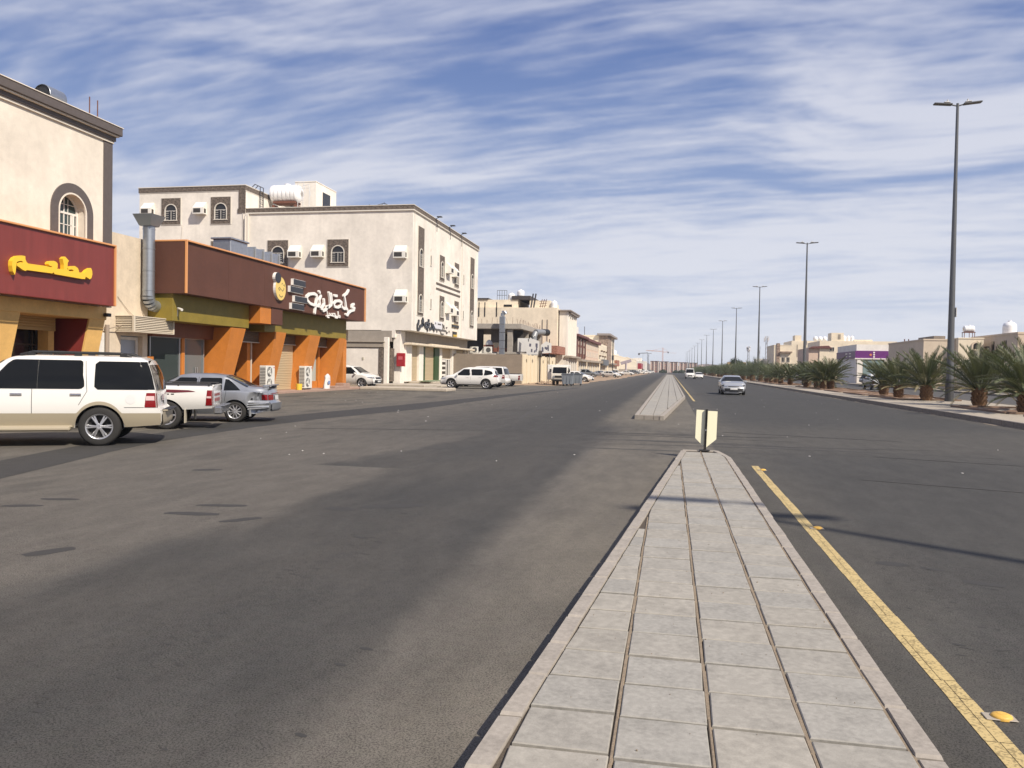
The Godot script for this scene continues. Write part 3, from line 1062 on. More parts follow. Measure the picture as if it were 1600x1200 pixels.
func left_pavements() -> void:
	var pink := m("pink_paving", Color(0.34, 0.23, 0.18), 0.9, 0.0, "slab", 0.7)
	var pale := m("pale_paving", Color(0.42, 0.37, 0.30), 0.9, 0.0, "slab", 0.5)
	var b := B.new()
	b.span(Vector3(-24.2, -0.02, 4), Vector3(-22.45, 0.13, -56.4), 0.02)
	b.span(Vector3(-22.44, -0.02, -34), Vector3(-22.3, 0.14, -56.4), 0.02)
	structure(b, "pavement", pink)
	b = B.new()
	b.span(Vector3(-23.9, -0.02, -66.0), Vector3(-19.9, 0.16, -84.0), 0.03)
	b.span(Vector3(-19.88, -0.02, -64.5), Vector3(-18.9, 0.15, -72.5), 0.03)
	b.span(Vector3(-24.0, 0.16, -70.5), Vector3(-21.4, 0.34, -82.8), 0.03)
	b.span(Vector3(-33.0, -0.02, -66.2), Vector3(-23.92, 0.15, -67.9), 0.03)
	b.span(Vector3(-21.8, -0.02, -53.6), Vector3(-15.3, 0.22, -56.0), 0.05)
	b.span(Vector3(-21.8, -0.02, -57.0), Vector3(-18.0, 0.36, -60.2), 0.05)
	structure(b, "pavement", pale)
	b = B.new()
	b.span(Vector3(-24.0, -0.02, -112.0), Vector3(-19.9, 0.13, -420.0), 0.03)
	structure(b, "pavement", pale)


# ------------------------------------------------------------------ red shop
func shop_red() -> void:
	var cream := washed(m("cream_stone", Color(0.76, 0.69, 0.59), 0.85, 0.0, "mottle", 0.10))
	var brown := m("brown_stone", Color(0.105, 0.088, 0.082), 0.6, 0.0, "mottle", 0.9)
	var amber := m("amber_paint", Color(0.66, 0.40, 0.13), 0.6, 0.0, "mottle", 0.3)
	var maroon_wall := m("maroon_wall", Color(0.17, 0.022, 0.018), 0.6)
	var frame := m("white_frame", Color(0.72, 0.70, 0.65), 0.5)
	var glass := m("window_glass", Color(0.035, 0.055, 0.055), 0.05)
	var o := thing("shop_building", Vector3(-28, 0, -20), "tall cream two-storey building with dark stone cornice and amber shopfront", "building")
	var W := facing_street(-22.8)
	var b := B.new()
	# upper wall cut in two beside the arched opening (centre z -26.85)
	var cx := 26.87
	var hole := func(poly_side: float) -> PackedVector2Array:
		var p := PackedVector2Array([Vector2(cx, 11.0), Vector2(cx + poly_side * (cx - 2.0 if poly_side < 0 else 1.7), 11.0)])
		p.append(Vector2(p[1].x, 3.9))
		p.append(Vector2(cx, 3.9))
		p.append(Vector2(cx, 5.2))
		p.append(Vector2(cx + poly_side * 0.72, 5.2))
		for i in 9:
			var q := PI / 2.0 * i / 8.0
			p.append(Vector2(cx + poly_side * 0.72 * cos(q), 7.46 + 0.72 * sin(q)))
		return p
	for s in [-1.0, 1.0]:
		b.prism(hole.call(s), W * Transform3D(Basis(), Vector3(0, 0, -0.45)), 0.45)
	b.span(Vector3(-46, 3.9, -2.0), Vector3(-23.25, 11.0, -28.57))
	b.span(Vector3(-46, 0, -2.0), Vector3(-25.4, 3.9, -28.57))
	part(b, "wall", cream, o)
	b = B.new()       # stone strip on the corner, cornice
	b.span(Vector3(-23.2, 3.95, -28.575), Vector3(-22.765, 10.80, -29.08))
	part(b, "corner_strip", brown, o)
	b = B.new()
	b.span(Vector3(-46, 10.80, 0), Vector3(-22.66, 10.98, -29.16), 0.015)
	b.span(Vector3(-46, 11.04, 0), Vector3(-22.46, 11.36, -29.3), 0.015)
	part(b, "cornice", brown, o)
	b = B.new()
	b.span(Vector3(-46, 10.98, 0), Vector3(-22.55, 11.04, -29.22), 0.01)
	b.span(Vector3(-46.1, 11.36, 0.1), Vector3(-22.43, 11.40, -29.33), 0.01)
	b.span(Vector3(-22.81, 10.70, 0), Vector3(-22.72, 10.80, -29.12), 0.01)
	part(b, "ledge", cream, o)
	# dark arch surround
	b = B.new()
	arch_ring(b, W, cx, 5.2, 7.46, 0.74, 1.1, 0.05, 12)
	part(b, "arch_surround", brown, o)
	b = B.new()
	arch_ring(b, W, cx, 5.2, 7.46, 0.68, 0.742, 0.06, 12)
	part(b, "arch_trim", cream, o)
	# the window at the back of the opening
	var win := Node3D.new()
	win.name = "window"
	o.add_child(win, true)
	var V := facing_street(-23.2)
	b = B.new()
	b.prism(arch(cx, 5.2, 7.46, 0.76), V, 0.02)
	part(b, "pane", glass, win)
	b = B.new()
	arch_ring(b, V, cx, 5.2, 7.46, 0.64, 0.715, 0.07, 10)
	for q in [[-0.02, 5.2, 0.02, 8.1], [-0.66, 7.42, 0.66, 7.50], [-0.66, 7.0, 0.66, 7.03], [-0.66, 6.55, 0.66, 6.58], [-0.66, 6.1, 0.66, 6.13], [-0.66, 5.65, 0.66, 5.68], [-0.4, 5.2, -0.34, 7.44], [0.34, 5.2, 0.40, 7.44], [-0.58, 7.78, 0.58, 7.80], [-0.25, 5.2, -0.235, 8.0], [0.2, 5.2, 0.215, 8.0]]:
		b.prism(rect(cx + q[0], q[1], cx + q[2], q[3]), V, 0.055 if q[1] > 7.3 else 0.048)
	b.prism(rect(cx + 0.42, 5.2, cx + 0.50, 7.42), V, 0.08)
	part(b, "frame", frame, win)
	# ground floor: amber beam, slanting piers with maroon flanks, shutter, dark door
	b = B.new()
	b.span(Vector3(-25.4, 3.42, -2.0), Vector3(-22.75, 3.95, -28.78), 0.02)
	part(b, "beam", amber, o)
	var piers := [[-20.6, -24.4], [-27.85, -28.72], [-12.5, -16.0]]
	for q in piers:
		b = B.new()
		leaning_pier(b, [q[0] + 0.45, q[0], q[1] + 0.45, q[1]], -23.15, -22.79, -25.3, 0.1, 3.42)
		part(b, "pier", amber, o)
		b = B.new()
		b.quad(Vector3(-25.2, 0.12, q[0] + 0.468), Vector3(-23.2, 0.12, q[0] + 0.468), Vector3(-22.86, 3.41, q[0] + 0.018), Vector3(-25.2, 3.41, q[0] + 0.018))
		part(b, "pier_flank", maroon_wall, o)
		b = B.new()
		b.box(Vector3(-23.02, 2.45, (q[0] + q[1]) / 2 - 0.06), Vector3(0.12, 0.2, 0.16), 0.01)
		part(b, "wall_lamp", m("lamp_box", Color(0.12, 0.07, 0.035), 0.5), o)
	shutter(o, -23.95, -24.4, -27.35, 2.92, 3.45, amber_shutter())
	b = B.new()
	b.span(Vector3(-24.6, 0.1, -24.4), Vector3(-24.55, 2.92, -27.0))
	part(b, "shop_glass", m("dark_glass", Color(0.012, 0.012, 0.012), 0.08), o)
	b = B.new()
	for z in [-24.43, -25.55, -26.75, -27.0]:
		b.span(Vector3(-24.54, 0.1, z), Vector3(-24.47, 2.92, z - 0.06))
	b.span(Vector3(-24.54, 2.3, -24.4), Vector3(-24.475, 2.36, -27.0))
	part(b, "door_frame", m("bronze", Color(0.05, 0.04, 0.03), 0.4, 0.5), o)
	b = B.new()
	b.span(Vector3(-25.4, 0.1, -27.06), Vector3(-24.0, 2.95, -27.36))
	part(b, "door_jamb", amber, o)
	b = B.new()
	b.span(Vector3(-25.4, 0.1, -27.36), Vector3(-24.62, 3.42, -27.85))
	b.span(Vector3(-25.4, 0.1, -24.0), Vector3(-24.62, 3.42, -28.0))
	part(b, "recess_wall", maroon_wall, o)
	# side wall lamp box under the beam, small pipes
	b = B.new()
	b.box(Vector3(-22.62, 3.62, -28.65), Vector3(0.22, 0.14, 0.22), 0.02)
	part(b, "floodlight", m("lamp_dark", Color(0.02, 0.02, 0.02), 0.5), o)

	# the sign board
	var t := thing("shop_sign", Vector3(-22.3, 4.0, -20), "maroon fascia board with yellow raised Arabic letters, orange rim", "sign")
	var maroon := m("maroon_board", Color(0.190, 0.037, 0.031), 0.45, 0.0, "streak", 0.22)
	var orange := m("orange_rim", Color(0.64, 0.30, 0.12), 0.45)
	b = B.new()
	b.span(Vector3(-22.76, 3.97, -2.0), Vector3(-22.06, 6.34, -28.30))
	part(b, "board", maroon, t)
	b = B.new()
	b.span(Vector3(-22.76, 6.34, -2.0), Vector3(-21.98, 6.41, -28.36), 0.01)
	b.span(Vector3(-22.76, 3.95, -28.305), Vector3(-21.98, 6.34, -28.36), 0.01)
	part(b, "rim", orange, t)
	b = B.new()
	b.span(Vector3(-22.05, 3.95, -2.0), Vector3(-22.0, 3.97, -28.3))
	part(b, "rim", maroon_wall, t)
	# letters, traced as one raised outline: u = -z
	var pts := [LETTERS_RED]
	b = B.new()
	b.prism(poly_of(LETTERS_RED), facing_street(-22.055), 0.16)
	var lm := m("yellow_letters", Color(0.83, 0.52, 0.035), 0.4)
	part(b, "letters", lm, t)

	# roof: hooded duct and two rods
	var galv := galvanised()
	b = B.new()
	var d := thing("roof_duct", Vector3(-30.5, 11.5, -31), "round galvanised exhaust hood on the cream building's roof", "duct")
	b.tube([Vector3(-23.7, 11.2, -27.0), Vector3(-23.7, 11.8, -27.0)], 0.3, 14)
	part(b, "pipe", galv, d)
	b = B.new()
	b.lathe([Vector2(0.38, -0.42), Vector2(0.40, -0.4), Vector2(0.40, 0.42), Vector2(0.28, 0.5), Vector2(0, 0.5)], Transform3D(Basis(Vector3(1, 0, 0), -PI / 2), Vector3(-23.7, 11.86, -26.75)), 20)
	part(b, "hood", galv, d)
	b = B.new()
	b.cyl(Vector3(-23.7, 11.86, -26.42), Vector3(-23.7, 11.86, -26.38), 0.37, 0.37, 16)
	part(b, "mouth", m("lamp_dark"), d)
	for q in [[-27.9, "left rusty reinforcing rod standing on the cream roof edge"], [-28.35, "right rusty reinforcing rod standing on the cream roof edge"]]:
		b = B.new()
		b.tube([Vector3(-22.9, 11.3, q[0]), Vector3(-22.9, 12.25, q[0])], 0.022, 6)
		single(b, "steel_rod", m("rust", Color(0.14, 0.055, 0.035), 0.8), Vector3(-22.9, 11.3, q[0]), q[1], "rod", "rods on the cream roof")


# a pier whose foot stands back and to the left of its head: q = near foot, near head, far foot, far head (z)
func leaning_pier(b: B, q: Array, x_foot: float, x_head: float, x_back: float, y0: float, y1: float) -> void:
	var c := [Vector3(x_foot, y0, q[0]), Vector3(x_foot, y0, q[2]), Vector3(x_head, y1, q[3]), Vector3(x_head, y1, q[1])]
	var d := [Vector3(x_back, y0, q[0]), Vector3(x_back, y0, q[2]), Vector3(x_back, y1, q[3]), Vector3(x_back, y1, q[1])]
	b.quad(c[0], c[1], c[2], c[3])
	b.quad(d[0], c[0], c[3], d[3])
	b.quad(c[1], d[1], d[2], c[2])
	b.quad(d[3], c[3], c[2], d[2])


func amber_shutter() -> StandardMaterial3D:
	return m("amber_shutter", Color(0.40, 0.26, 0.10), 0.5, 0.2)


func galvanised() -> StandardMaterial3D:
	return m("galvanised", Color(0.36, 0.39, 0.43), 0.38, 0.75, "mottle", 1.0)


# roller shutter looking to the street at x, each slat a part
func shutter(o: Node3D, x: float, z0: float, z1: float, y0: float, y1: float, mat: Material, pitch := 0.105) -> void:
	var s := Node3D.new()
	s.name = "shutter"
	s.position = Vector3(x, y0, z0) - where(o)
	o.add_child(s, true)
	var b := B.new()
	var w := absf(z1 - z0)
	var rows := []
	for q in [[0.0, 0.0], [0.0, 0.014], [0.15, 0.022], [0.5, 0.026], [0.82, 0.018], [0.96, 0.004], [1.0, 0.0]]:
		rows.append([Vector3(q[1], q[0] * pitch, 0), Vector3(q[1], q[0] * pitch, -w)])
	b.grid(rows, true)
	var me := b.mesh()
	var k := int((y1 - y0) / pitch)
	for i in k:
		put(me, "slat", mat, s, Transform3D(Basis(), Vector3(0, i * pitch, 0)))
	b = B.new()
	b.span(Vector3(x - 0.06, y0, z0), Vector3(x - 0.01, y1, z1))
	b.span(Vector3(x - 0.02, y0 - 0.04, z0), Vector3(x + 0.035, y0 + 0.02, z1), 0.008)
	part(b, "bottom_bar", mat, s)


func poly_of(flat: Array) -> PackedVector2Array:
	var p := PackedVector2Array()
	for i in range(0, flat.size(), 2):
		p.append(Vector2(flat[i], flat[i + 1]))
	return p


# ------------------------------------------------------------------ annex and brown shop
func shop_brown() -> void:
	var beige := washed(m("annex_wall", Color(0.66, 0.56, 0.43), 0.9, 0.0, "mottle", 0.25))
	var white := m("off_white", Color(0.68, 0.66, 0.61), 0.7, 0.0, "mottle", 0.4)
	var galv := galvanised()
	var b := B.new()
	b.span(Vector3(-40, 2.9, -29.0), Vector3(-24.0, 7.38, -33.1))
	b.span(Vector3(-40, 0, -29.0), Vector3(-24.0, 2.9, -31.25))
	b.span(Vector3(-40, 0, -32.75), Vector3(-24.0, 2.9, -33.1))
	var an := thing("annex", Vector3(-32, 0, -31), "low beige annex wall between the cream building and brown shop", "wall")
	part(b, "wall", beige, an)
	b = B.new()
	b.span(Vector3(-24.35, 0, -31.25), Vector3(-24.3, 2.9, -32.75))
	part(b, "door", m("grey_door", Color(0.36, 0.40, 0.45), 0.4, 0.2), an)
	b = B.new()
	b.span(Vector3(-24.29, 0.1, -31.27), Vector3(-24.22, 2.85, -31.40))
	b.span(Vector3(-24.29, 0.1, -32.6), Vector3(-24.22, 2.85, -32.73))
	b.span(Vector3(-24.29, 2.72, -31.40), Vector3(-24.225, 2.85, -32.6))
	b.span(Vector3(-24.29, 0.9, -31.40), Vector3(-24.225, 1.05, -32.6))
	part(b, "door_frame", white, an)
	b = B.new()
	b.span(Vector3(-23.98, 0.0, -29.0), Vector3(-23.9, 2.95, -30.1))
	part(b, "panel", white, an)
	b = B.new()
	b.tube([Vector3(-23.85, 0, -30.2), Vector3(-23.85, 3.3, -30.2)], 0.09, 8)
	b.tube([Vector3(-23.97, 3.2, -29.2), Vector3(-23.9, 3.1, -30.2), Vector3(-23.7, 3.35, -31.0)], 0.02, 5)
	b.tube([Vector3(-23.97, 4.6, -31.0), Vector3(-23.95, 4.0, -31.7), Vector3(-23.93, 3.7, -32.2)], 0.012, 4)
	part(b, "pipe", m("pipe_grey", Color(0.30, 0.24, 0.19), 0.7), an)

	# louvred cooler box over the door
	var lv := thing("louvre_box", Vector3(-23.6, 3.1, -32.3), "cream louvred ventilation box over the annex door", "vent box")
	var cr := m("louvre_cream", Color(0.60, 0.53, 0.42), 0.6)
	b = B.new()
	b.span(Vector3(-24.0, 3.08, -30.98), Vector3(-23.15, 3.72, -33.72))
	part(b, "casing", cr, lv)
	for i in 8:
		b = B.new()
		b.box(Vector3(-23.11, 3.13 + i * 0.078, -32.35), Vector3(0.08, 0.014, 2.7), 0.0, Basis(Vector3(0, 0, 1), -0.7))
		part(b, "slat", cr, lv)
		b = B.new()
		b.box(Vector3(-23.58, 3.13 + i * 0.078, -30.94), Vector3(0.8, 0.014, 0.08), 0.0, Basis(Vector3(1, 0, 0), 0.7))
		part(b, "slat", cr, lv)
	b = B.new()
	b.span(Vector3(-24.0, 3.72, -30.88), Vector3(-23.06, 3.76, -33.78))
	b.span(Vector3(-24.0, 3.04, -30.88), Vector3(-23.06, 3.08, -33.78))
	b.span(Vector3(-23.15, 3.08, -30.88), Vector3(-23.06, 3.72, -30.98))
	b.span(Vector3(-23.15, 3.08, -33.70), Vector3(-23.06, 3.72, -33.78))
	part(b, "frame", cr, lv)

	# galvanised stove pipe with a hopper mouth
	var dk := thing("exhaust_pipe", Vector3(-23.5, 4.4, -32.6), "galvanised exhaust pipe with square hopper top beside brown sign", "duct")
	b = B.new()
	b.cyl(Vector3(-23.6, 4.75, -32.6), Vector3(-23.6, 8.0, -32.6), 0.26, 0.26, 20)
	part(b, "pipe", galv, dk)
	b = B.new()
	for y in [5.0, 5.9, 6.9, 7.8]:
		b = B.new()
		b.cyl(Vector3(-23.6, y, -32.6), Vector3(-23.6, y + 0.05, -32.6), 0.275, 0.275, 20)
		part(b, "seam", galv, dk)
	b = B.new()
	var bend := []
	for i in 6:
		var a := PI * 0.5 * i / 5.0
		bend.append(Vector3(-23.6, 4.75 - 0.42 * sin(a), -32.6 - 0.42 * (1.0 - cos(a))))
	bend.append(Vector3(-23.6, 4.33, -33.4))
	b.tube(bend, 0.27, 18)
	part(b, "elbow", galv, dk)
	b = B.new()
	var q0 := 0.30
	var q1 := 0.50
	for i in 4:
		var c0 := Vector3([-1, 1, 1, -1][i], 0, [1, 1, -1, -1][i])
		var c1 := Vector3([1, 1, -1, -1][i], 0, [1, -1, -1, 1][i])
		var at0 := Vector3(-23.6, 7.95, -32.6)
		var at1 := Vector3(-23.6, 8.45, -32.6)
		b.quad(at0 + c0 * q0, at0 + c1 * q0, at1 + c1 * q1, at1 + c0 * q1)
		b.quad(at1 + c0 * q1, at1 + c1 * q1, at1 + c1 * (q1 - 0.03), at1 + c0 * (q1 - 0.03))
		b.quad(at0 + c1 * (q0 - 0.03), at0 + c0 * (q0 - 0.03), at1 + c0 * (q1 - 0.03), at1 + c1 * (q1 - 0.03))
	part(b, "hopper", m("hopper_sheet", Color(0.20, 0.225, 0.245), 0.4, 0.35), dk)

	# ---- brown shop
	var brown := m("brown_board", Color(0.096, 0.037, 0.023), 0.7, 0.0, "mottle", 0.15)
	var olive := m("olive_paint", Color(0.215, 0.160, 0.022), 0.6, 0.0, "mottle", 0.3)
	var orange := m("orange_paint", Color(0.50, 0.175, 0.028), 0.6, 0.0, "mottle", 0.3)
	var inner := m("inner_brown", Color(0.17, 0.055, 0.022), 0.6, 0.0, "mottle", 0.3)
	var rim := m("orange_rim")
	var sh := thing("shop_building", Vector3(-32, 0, -44), "single-storey brown and olive shop with slanting orange piers", "building")
	b = B.new()
	b.span(Vector3(-40, 3.0, -33.1), Vector3(-24.05, 6.2, -54.5))
	b.span(Vector3(-40, 0, -33.1), Vector3(-25.2, 3.0, -54.5))
	b.span(Vector3(-24.6, 2.96, -33.15), Vector3(-23.75, 3.66, -53.9))
	part(b, "wall", inner, sh)
	b = B.new()      # olive beam (lit below, shaded by the board above), with its step
	b.span(Vector3(-24.05, 3.66, -33.15), Vector3(-22.72, 4.95, -39.95), 0.015)
	b.span(Vector3(-24.05, 3.58, -41.9), Vector3(-22.85, 4.95, -53.6), 0.015)
	part(b, "beam", olive, sh)
	b = B.new()
	b.span(Vector3(-24.05, 3.96, -40.1), Vector3(-22.12, 4.95, -41.28), 0.01)
	part(b, "beam_orange", orange, sh)
	b = B.new()
	b.span(Vector3(-24.05, 3.98, -41.3), Vector3(-22.10, 4.95, -42.6), 0.01)
	part(b, "beam_brown", brown, sh)
	for q in [[-37.75, -38.2, -38.85, -39.65], [-42.6, -42.95, -43.65, -44.3], [-47.0, -47.55, -48.35, -49.07], [-51.7, -52.35, -52.55, -53.25]]:
		b = B.new()
		leaning_pier(b, q, -23.22, -22.73, -24.6, 0.12, 3.62)
		part(b, "pier", orange, sh)
	for q in [[-24.7, -53.9, -23.2, 3.58, -54.5], [-24.2, -33.1, -23.98, 2.0, -33.55], [-24.2, -35.75, -23.98, 2.98, -36.0]]:
		b = B.new()
		b.span(Vector3(q[0], 0.1, q[1]), Vector3(q[2], q[3], q[4]), 0.01)
		part(b, "post", orange, sh)
	# glass front with door
	var pane := m("shop_pane", Color(0.045, 0.058, 0.056), 0.06)
	var steel := m("steel_frame", Color(0.42, 0.44, 0.45), 0.35, 0.6)
	b = B.new()
	b.span(Vector3(-24.1, 0.15, -33.3), Vector3(-24.07, 2.95, -35.6))
	part(b, "shop_glass", pane, sh)
	b = B.new()
	b.span(Vector3(-24.1, 0.15, -36.0), Vector3(-24.065, 2.95, -37.7))
	part(b, "glass_door", m("door_pane", Color(0.13, 0.15, 0.155), 0.08), sh)
	b = B.new()
	for z in [-33.28, -35.58, -35.98, -37.66]:
		b.span(Vector3(-24.06, 0.15, z), Vector3(-24.0, 2.98, z - 0.06))
	b.span(Vector3(-24.06, 2.92, -33.3), Vector3(-24.005, 2.98, -37.7))
	part(b, "glass_frame", steel, sh)
	b = B.new()
	b.tube([Vector3(-24.0, 1.0, -36.95), Vector3(-24.0, 1.5, -36.95)], 0.02, 6)
	b.tube([Vector3(-24.0, 1.0, -37.1), Vector3(-24.0, 1.5, -37.1)], 0.02, 6)
	part(b, "door_handle", steel, sh)
	b = B.new()
	for q in [[-34.0, 0.9], [-34.6, 1.5], [-35.2, 0.7]]:
		b.span(Vector3(-24.75, 0.12, q[0]), Vector3(-24.5, q[1], q[0] - 0.4))
	part(b, "window_stock", m("stock", Color(0.2, 0.21, 0.2), 0.7), sh)
	# shutters between the piers
	var tan := m("tan_shutter", Color(0.50, 0.40, 0.255), 0.5, 0.15)
	var drum := m("shutter_box", Color(0.14, 0.095, 0.062), 0.6)
	for q in [[-39.0, -42.75], [-43.7, -47.4], [-48.4, -52.1]]:
		shutter(sh, -23.72, q[0], q[1], 2.98, 3.6, drum)
		b = B.new()
		b.span(Vector3(-23.72, 2.93, q[0]), Vector3(-23.62, 2.985, q[1]), 0.01)
		part(b, "shutter_bar", m("pale_bar", Color(0.55, 0.50, 0.42), 0.5), sh)
	shutter(sh, -23.8, -43.7, -47.25, 0.18, 2.94, tan)
	for q in [[-38.9, -41.9], [-48.5, -49.2]]:
		b = B.new()
		b.span(Vector3(-24.6, 0.13, q[0]), Vector3(-24.55, 2.95, q[1]))
		part(b, "shop_glass", m("dark_glass"), sh)
	b = B.new()
	b.span(Vector3(-24.54, 0.13, -40.4), Vector3(-24.5, 1.9, -41.4))
	part(b, "poster_panel", m("poster_grey", Color(0.12, 0.115, 0.11), 0.5), sh)
	b = B.new()
	b.span(Vector3(-24.6, 0.13, -41.85), Vector3(-23.9, 2.95, -42.2))
	part(b, "jamb", orange, sh)
	b = B.new()
	b.span(Vector3(-23.9, 0.13, -42.22), Vector3(-23.84, 2.95, -42.3))
	part(b, "jamb_strip", m("pale_bar"), sh)
	b = B.new()
	b.span(Vector3(-24.2, 0.6, -49.2), Vector3(-24.15, 2.9, -51.45))
	part(b, "poster_window", m("pale_pane", Color(0.36, 0.42, 0.40), 0.15), sh)
	b = B.new()
	b.cyl(Vector3(-24.14, 2.2, -50.9), Vector3(-24.13, 2.2, -50.9), 0.3, 0.3, 16)
	part(b, "poster", m("egg_yellow", Color(0.72, 0.53, 0.16), 0.5), sh)
	b = B.new()
	b.span(Vector3(-24.6, 0.13, -51.5), Vector3(-24.0, 2.93, -51.75))
	part(b, "jamb", orange, sh)
	b = B.new()
	b.span(Vector3(-24.6, 0.13, -49.2), Vector3(-24.05, 0.6, -51.48))
	part(b, "sill", orange, sh)
	b = B.new()
	b.cyl(Vector3(-22.72, 4.28, -33.5), Vector3(-22.35, 4.18, -33.3), 0.05, 0.06, 10)
	b.tube([Vector3(-22.72, 3.9, -33.5), Vector3(-22.7, 4.25, -33.48)], 0.02, 5)
	part(b, "camera_housing", white, sh)

	# the brown fascia with its raised lettering and emblem
	var t := thing("shop_sign", Vector3(-22.5, 4.9, -44), "long brown fascia board with white Arabic script and round yellow emblem", "sign")
	b = B.new()
	b.span(Vector3(-23.75, 4.93, -33.02), Vector3(-22.06, 7.32, -54.90))
	part(b, "board", brown, t)
	for k in 6:
		b = B.new()
		b.span(Vector3(-22.06, 4.93, -33.08 - k * 3.635), Vector3(-22.03, 7.32, -33.08 - k * 3.635 - 3.625))
		part(b, "panel", brown, t)
	b = B.new()
	b.span(Vector3(-23.75, 7.32, -33.0), Vector3(-21.92, 7.4, -54.97), 0.01)
	b.span(Vector3(-22.03, 4.93, -33.0), Vector3(-21.92, 7.32, -33.08), 0.01)
	b.span(Vector3(-22.03, 4.93, -54.89), Vector3(-21.92, 7.32, -54.97), 0.01)
	part(b, "rim", rim, t)
	b = B.new()
	b.span(Vector3(-24.3, 4.7, -33.0), Vector3(-23.76, 7.28, -33.2))
	part(b, "return", brown, t)
	var S := facing_street(-22.03)
	var wl := m("white_letters", Color(0.80, 0.78, 0.74), 0.45)
	var ink := m("ink", Color(0.018, 0.018, 0.022), 0.35)
	b = B.new()
	for s in SCRIPT_BROWN:
		b.ribbon(pairs(s), 0.175, S, 0.12)
	part(b, "letters", wl, t)
	b = B.new()
	for s in SCRIPT_BROWN_SMALL:
		b.ribbon(pairs(s), 0.085, S, 0.08)
	part(b, "small_letters", wl, t)
	# emblem: yellow oval with black quiff and a smile
	var em := Node3D.new()
	em.name = "emblem"
	t.add_child(em, true)
	b = B.new()
	var oval := PackedVector2Array()
	for i in 28:
		var a := TAU * i / 28.0
		oval.append(Vector2(41.90 + 0.60 * cos(a), 6.03 + 0.66 * sin(a)))
	b.prism(oval, S, 0.15)
	part(b, "backing", wl, em)
	b = B.new()
	b.prism(oval, S * Transform3D(Basis(), Vector3(0, 0, 0.152)), 0.012)
	part(b, "face", m("egg_yellow"), em)
	b = B.new()
	var hair := PackedVector2Array()
	for i in 18:
		var a := TAU * i / 18.0
		hair.append(Vector2(41.55 + 0.34 * cos(a), 6.62 + 0.30 * sin(a)))
	b.prism(hair, S, 0.172)
	part(b, "backing", wl, em)
	b = B.new()
	b.prism(hair, S * Transform3D(Basis(), Vector3(0, 0, 0.174)), 0.012)
	var F := S * Transform3D(Basis(), Vector3(0, 0, 0.164))
	part(b, "hair", ink, em)
	b = B.new()
	b.ribbon([[41.72, 5.68], [41.82, 5.58], [41.98, 5.56], [42.12, 5.63]], 0.035, F, 0.006)
	b.ribbon([[41.62, 6.0], [41.72, 6.1], [41.85, 6.02], [41.75, 5.92], [41.62, 6.0]], 0.03, F, 0.006)
	b.ribbon([[41.95, 6.0], [42.1, 5.9], [42.25, 6.02], [42.25, 6.1]], 0.03, F, 0.006)
	b.ribbon([[42.0, 6.3], [42.1, 6.35]], 0.035, F, 0.006)
	b.ribbon([[42.2, 6.25], [42.3, 6.3], [42.36, 6.2]], 0.03, F, 0.006)
	part(b, "features", ink, em)
	for i in 4:
		var u0: float = [43.42, 43.05, 43.62, 43.25][i]
		var u1: float = [45.05, 44.75, 45.3, 44.9][i]
		var y0: float = [6.42, 5.97, 5.45, 4.99][i]
		var p := Node3D.new()
		p.name = "plaque"
		t.add_child(p, true)
		b = B.new()
		b.prism(PackedVector2Array([Vector2(u0, y0), Vector2(u1, y0 + 0.0), Vector2(u1 - 0.05, y0 + 0.36), Vector2(u0 + 0.0, y0 + 0.36)]), S, 0.16)
		part(b, "backing", wl, p)
		b = B.new()
		b.prism(PackedVector2Array([Vector2(u0 + 0.03, y0 + 0.02), Vector2(u1 - 0.02, y0 + 0.02), Vector2(u1 - 0.06, y0 + 0.345), Vector2(u0 + 0.03, y0 + 0.345)]), S * Transform3D(Basis(), Vector3(0, 0, 0.162)), 0.012)
		part(b, "face", ink, p)

	# ducts on the roof
	var rd := thing("roof_duct", Vector3(-25, 6.2, -45), "square galvanised ductwork lying on the brown shop's roof", "duct")
	b = B.new()
	b.span(Vector3(-25.6, 6.2, -41.0), Vector3(-24.5, 8.75, -42.8), 0.03)
	b.span(Vector3(-25.7, 8.75, -40.9), Vector3(-24.4, 8.85, -42.9), 0.02)
	part(b, "box", galv, rd)
	b = B.new()
	for k in 4:
		b.span(Vector3(-25.6, 6.6, -42.85 - k * 1.0), Vector3(-24.6, 8.62 + 0.06 * (k % 2), -43.8 - k * 1.0), 0.06)
	part(b, "run", galv, rd)
	b = B.new()
	for k in 5:
		b.span(Vector3(-25.68, 6.55, -42.8 - k * 1.0), Vector3(-24.52, 8.74, -42.86 - k * 1.0), 0.01)
	part(b, "flange", steel, rd)

	# two outdoor units, bucket, sack
	for q in [[-42.45, "white two-fan outdoor cooling unit by the tan roller shutter"], [-47.4, "white two-fan outdoor cooling unit nearer the poster window"]]:
		outdoor_unit(Vector3(-22.95, 0.14, q[0]), q[1])
	b = B.new()
	b.cyl(Vector3(-22.7, 0.14, -46.0), Vector3(-22.7, 0.52, -46.0), 0.17, 0.2, 16)
	single(b, "bucket", m("bucket_yellow", Color(0.75, 0.50, 0.05), 0.5), Vector3(-22.7, 0.14, -46.0), "small yellow bucket on the pavement between two cooling units", "bucket")
	b = B.new()
	var rows := []
	for i in 8:
		var row := []
		var f := i / 7.0
		for j in 15:
			var a := TAU * j / 14.0
			var rr := (0.30 - 0.08 * f) * (1.0 + 0.1 * sin(a * 3 + i)) * (0.2 if i == 7 else 1.0)
			row.append(Vector3(-22.75 + rr * cos(a) * 0.6, 0.13 + f * 1.0, -50.2 - f * 0.1 + rr * 1.3 * sin(a)))
		rows.append(row)
	b.grid(rows, true)
	var sack := thing("sack", Vector3(-22.75, 0.13, -50.2), "white printed sack leaning against the last orange pier", "sack")
	part(b, "cloth", m("sack_white", Color(0.66, 0.62, 0.60), 0.8), sack)
	b = B.new()
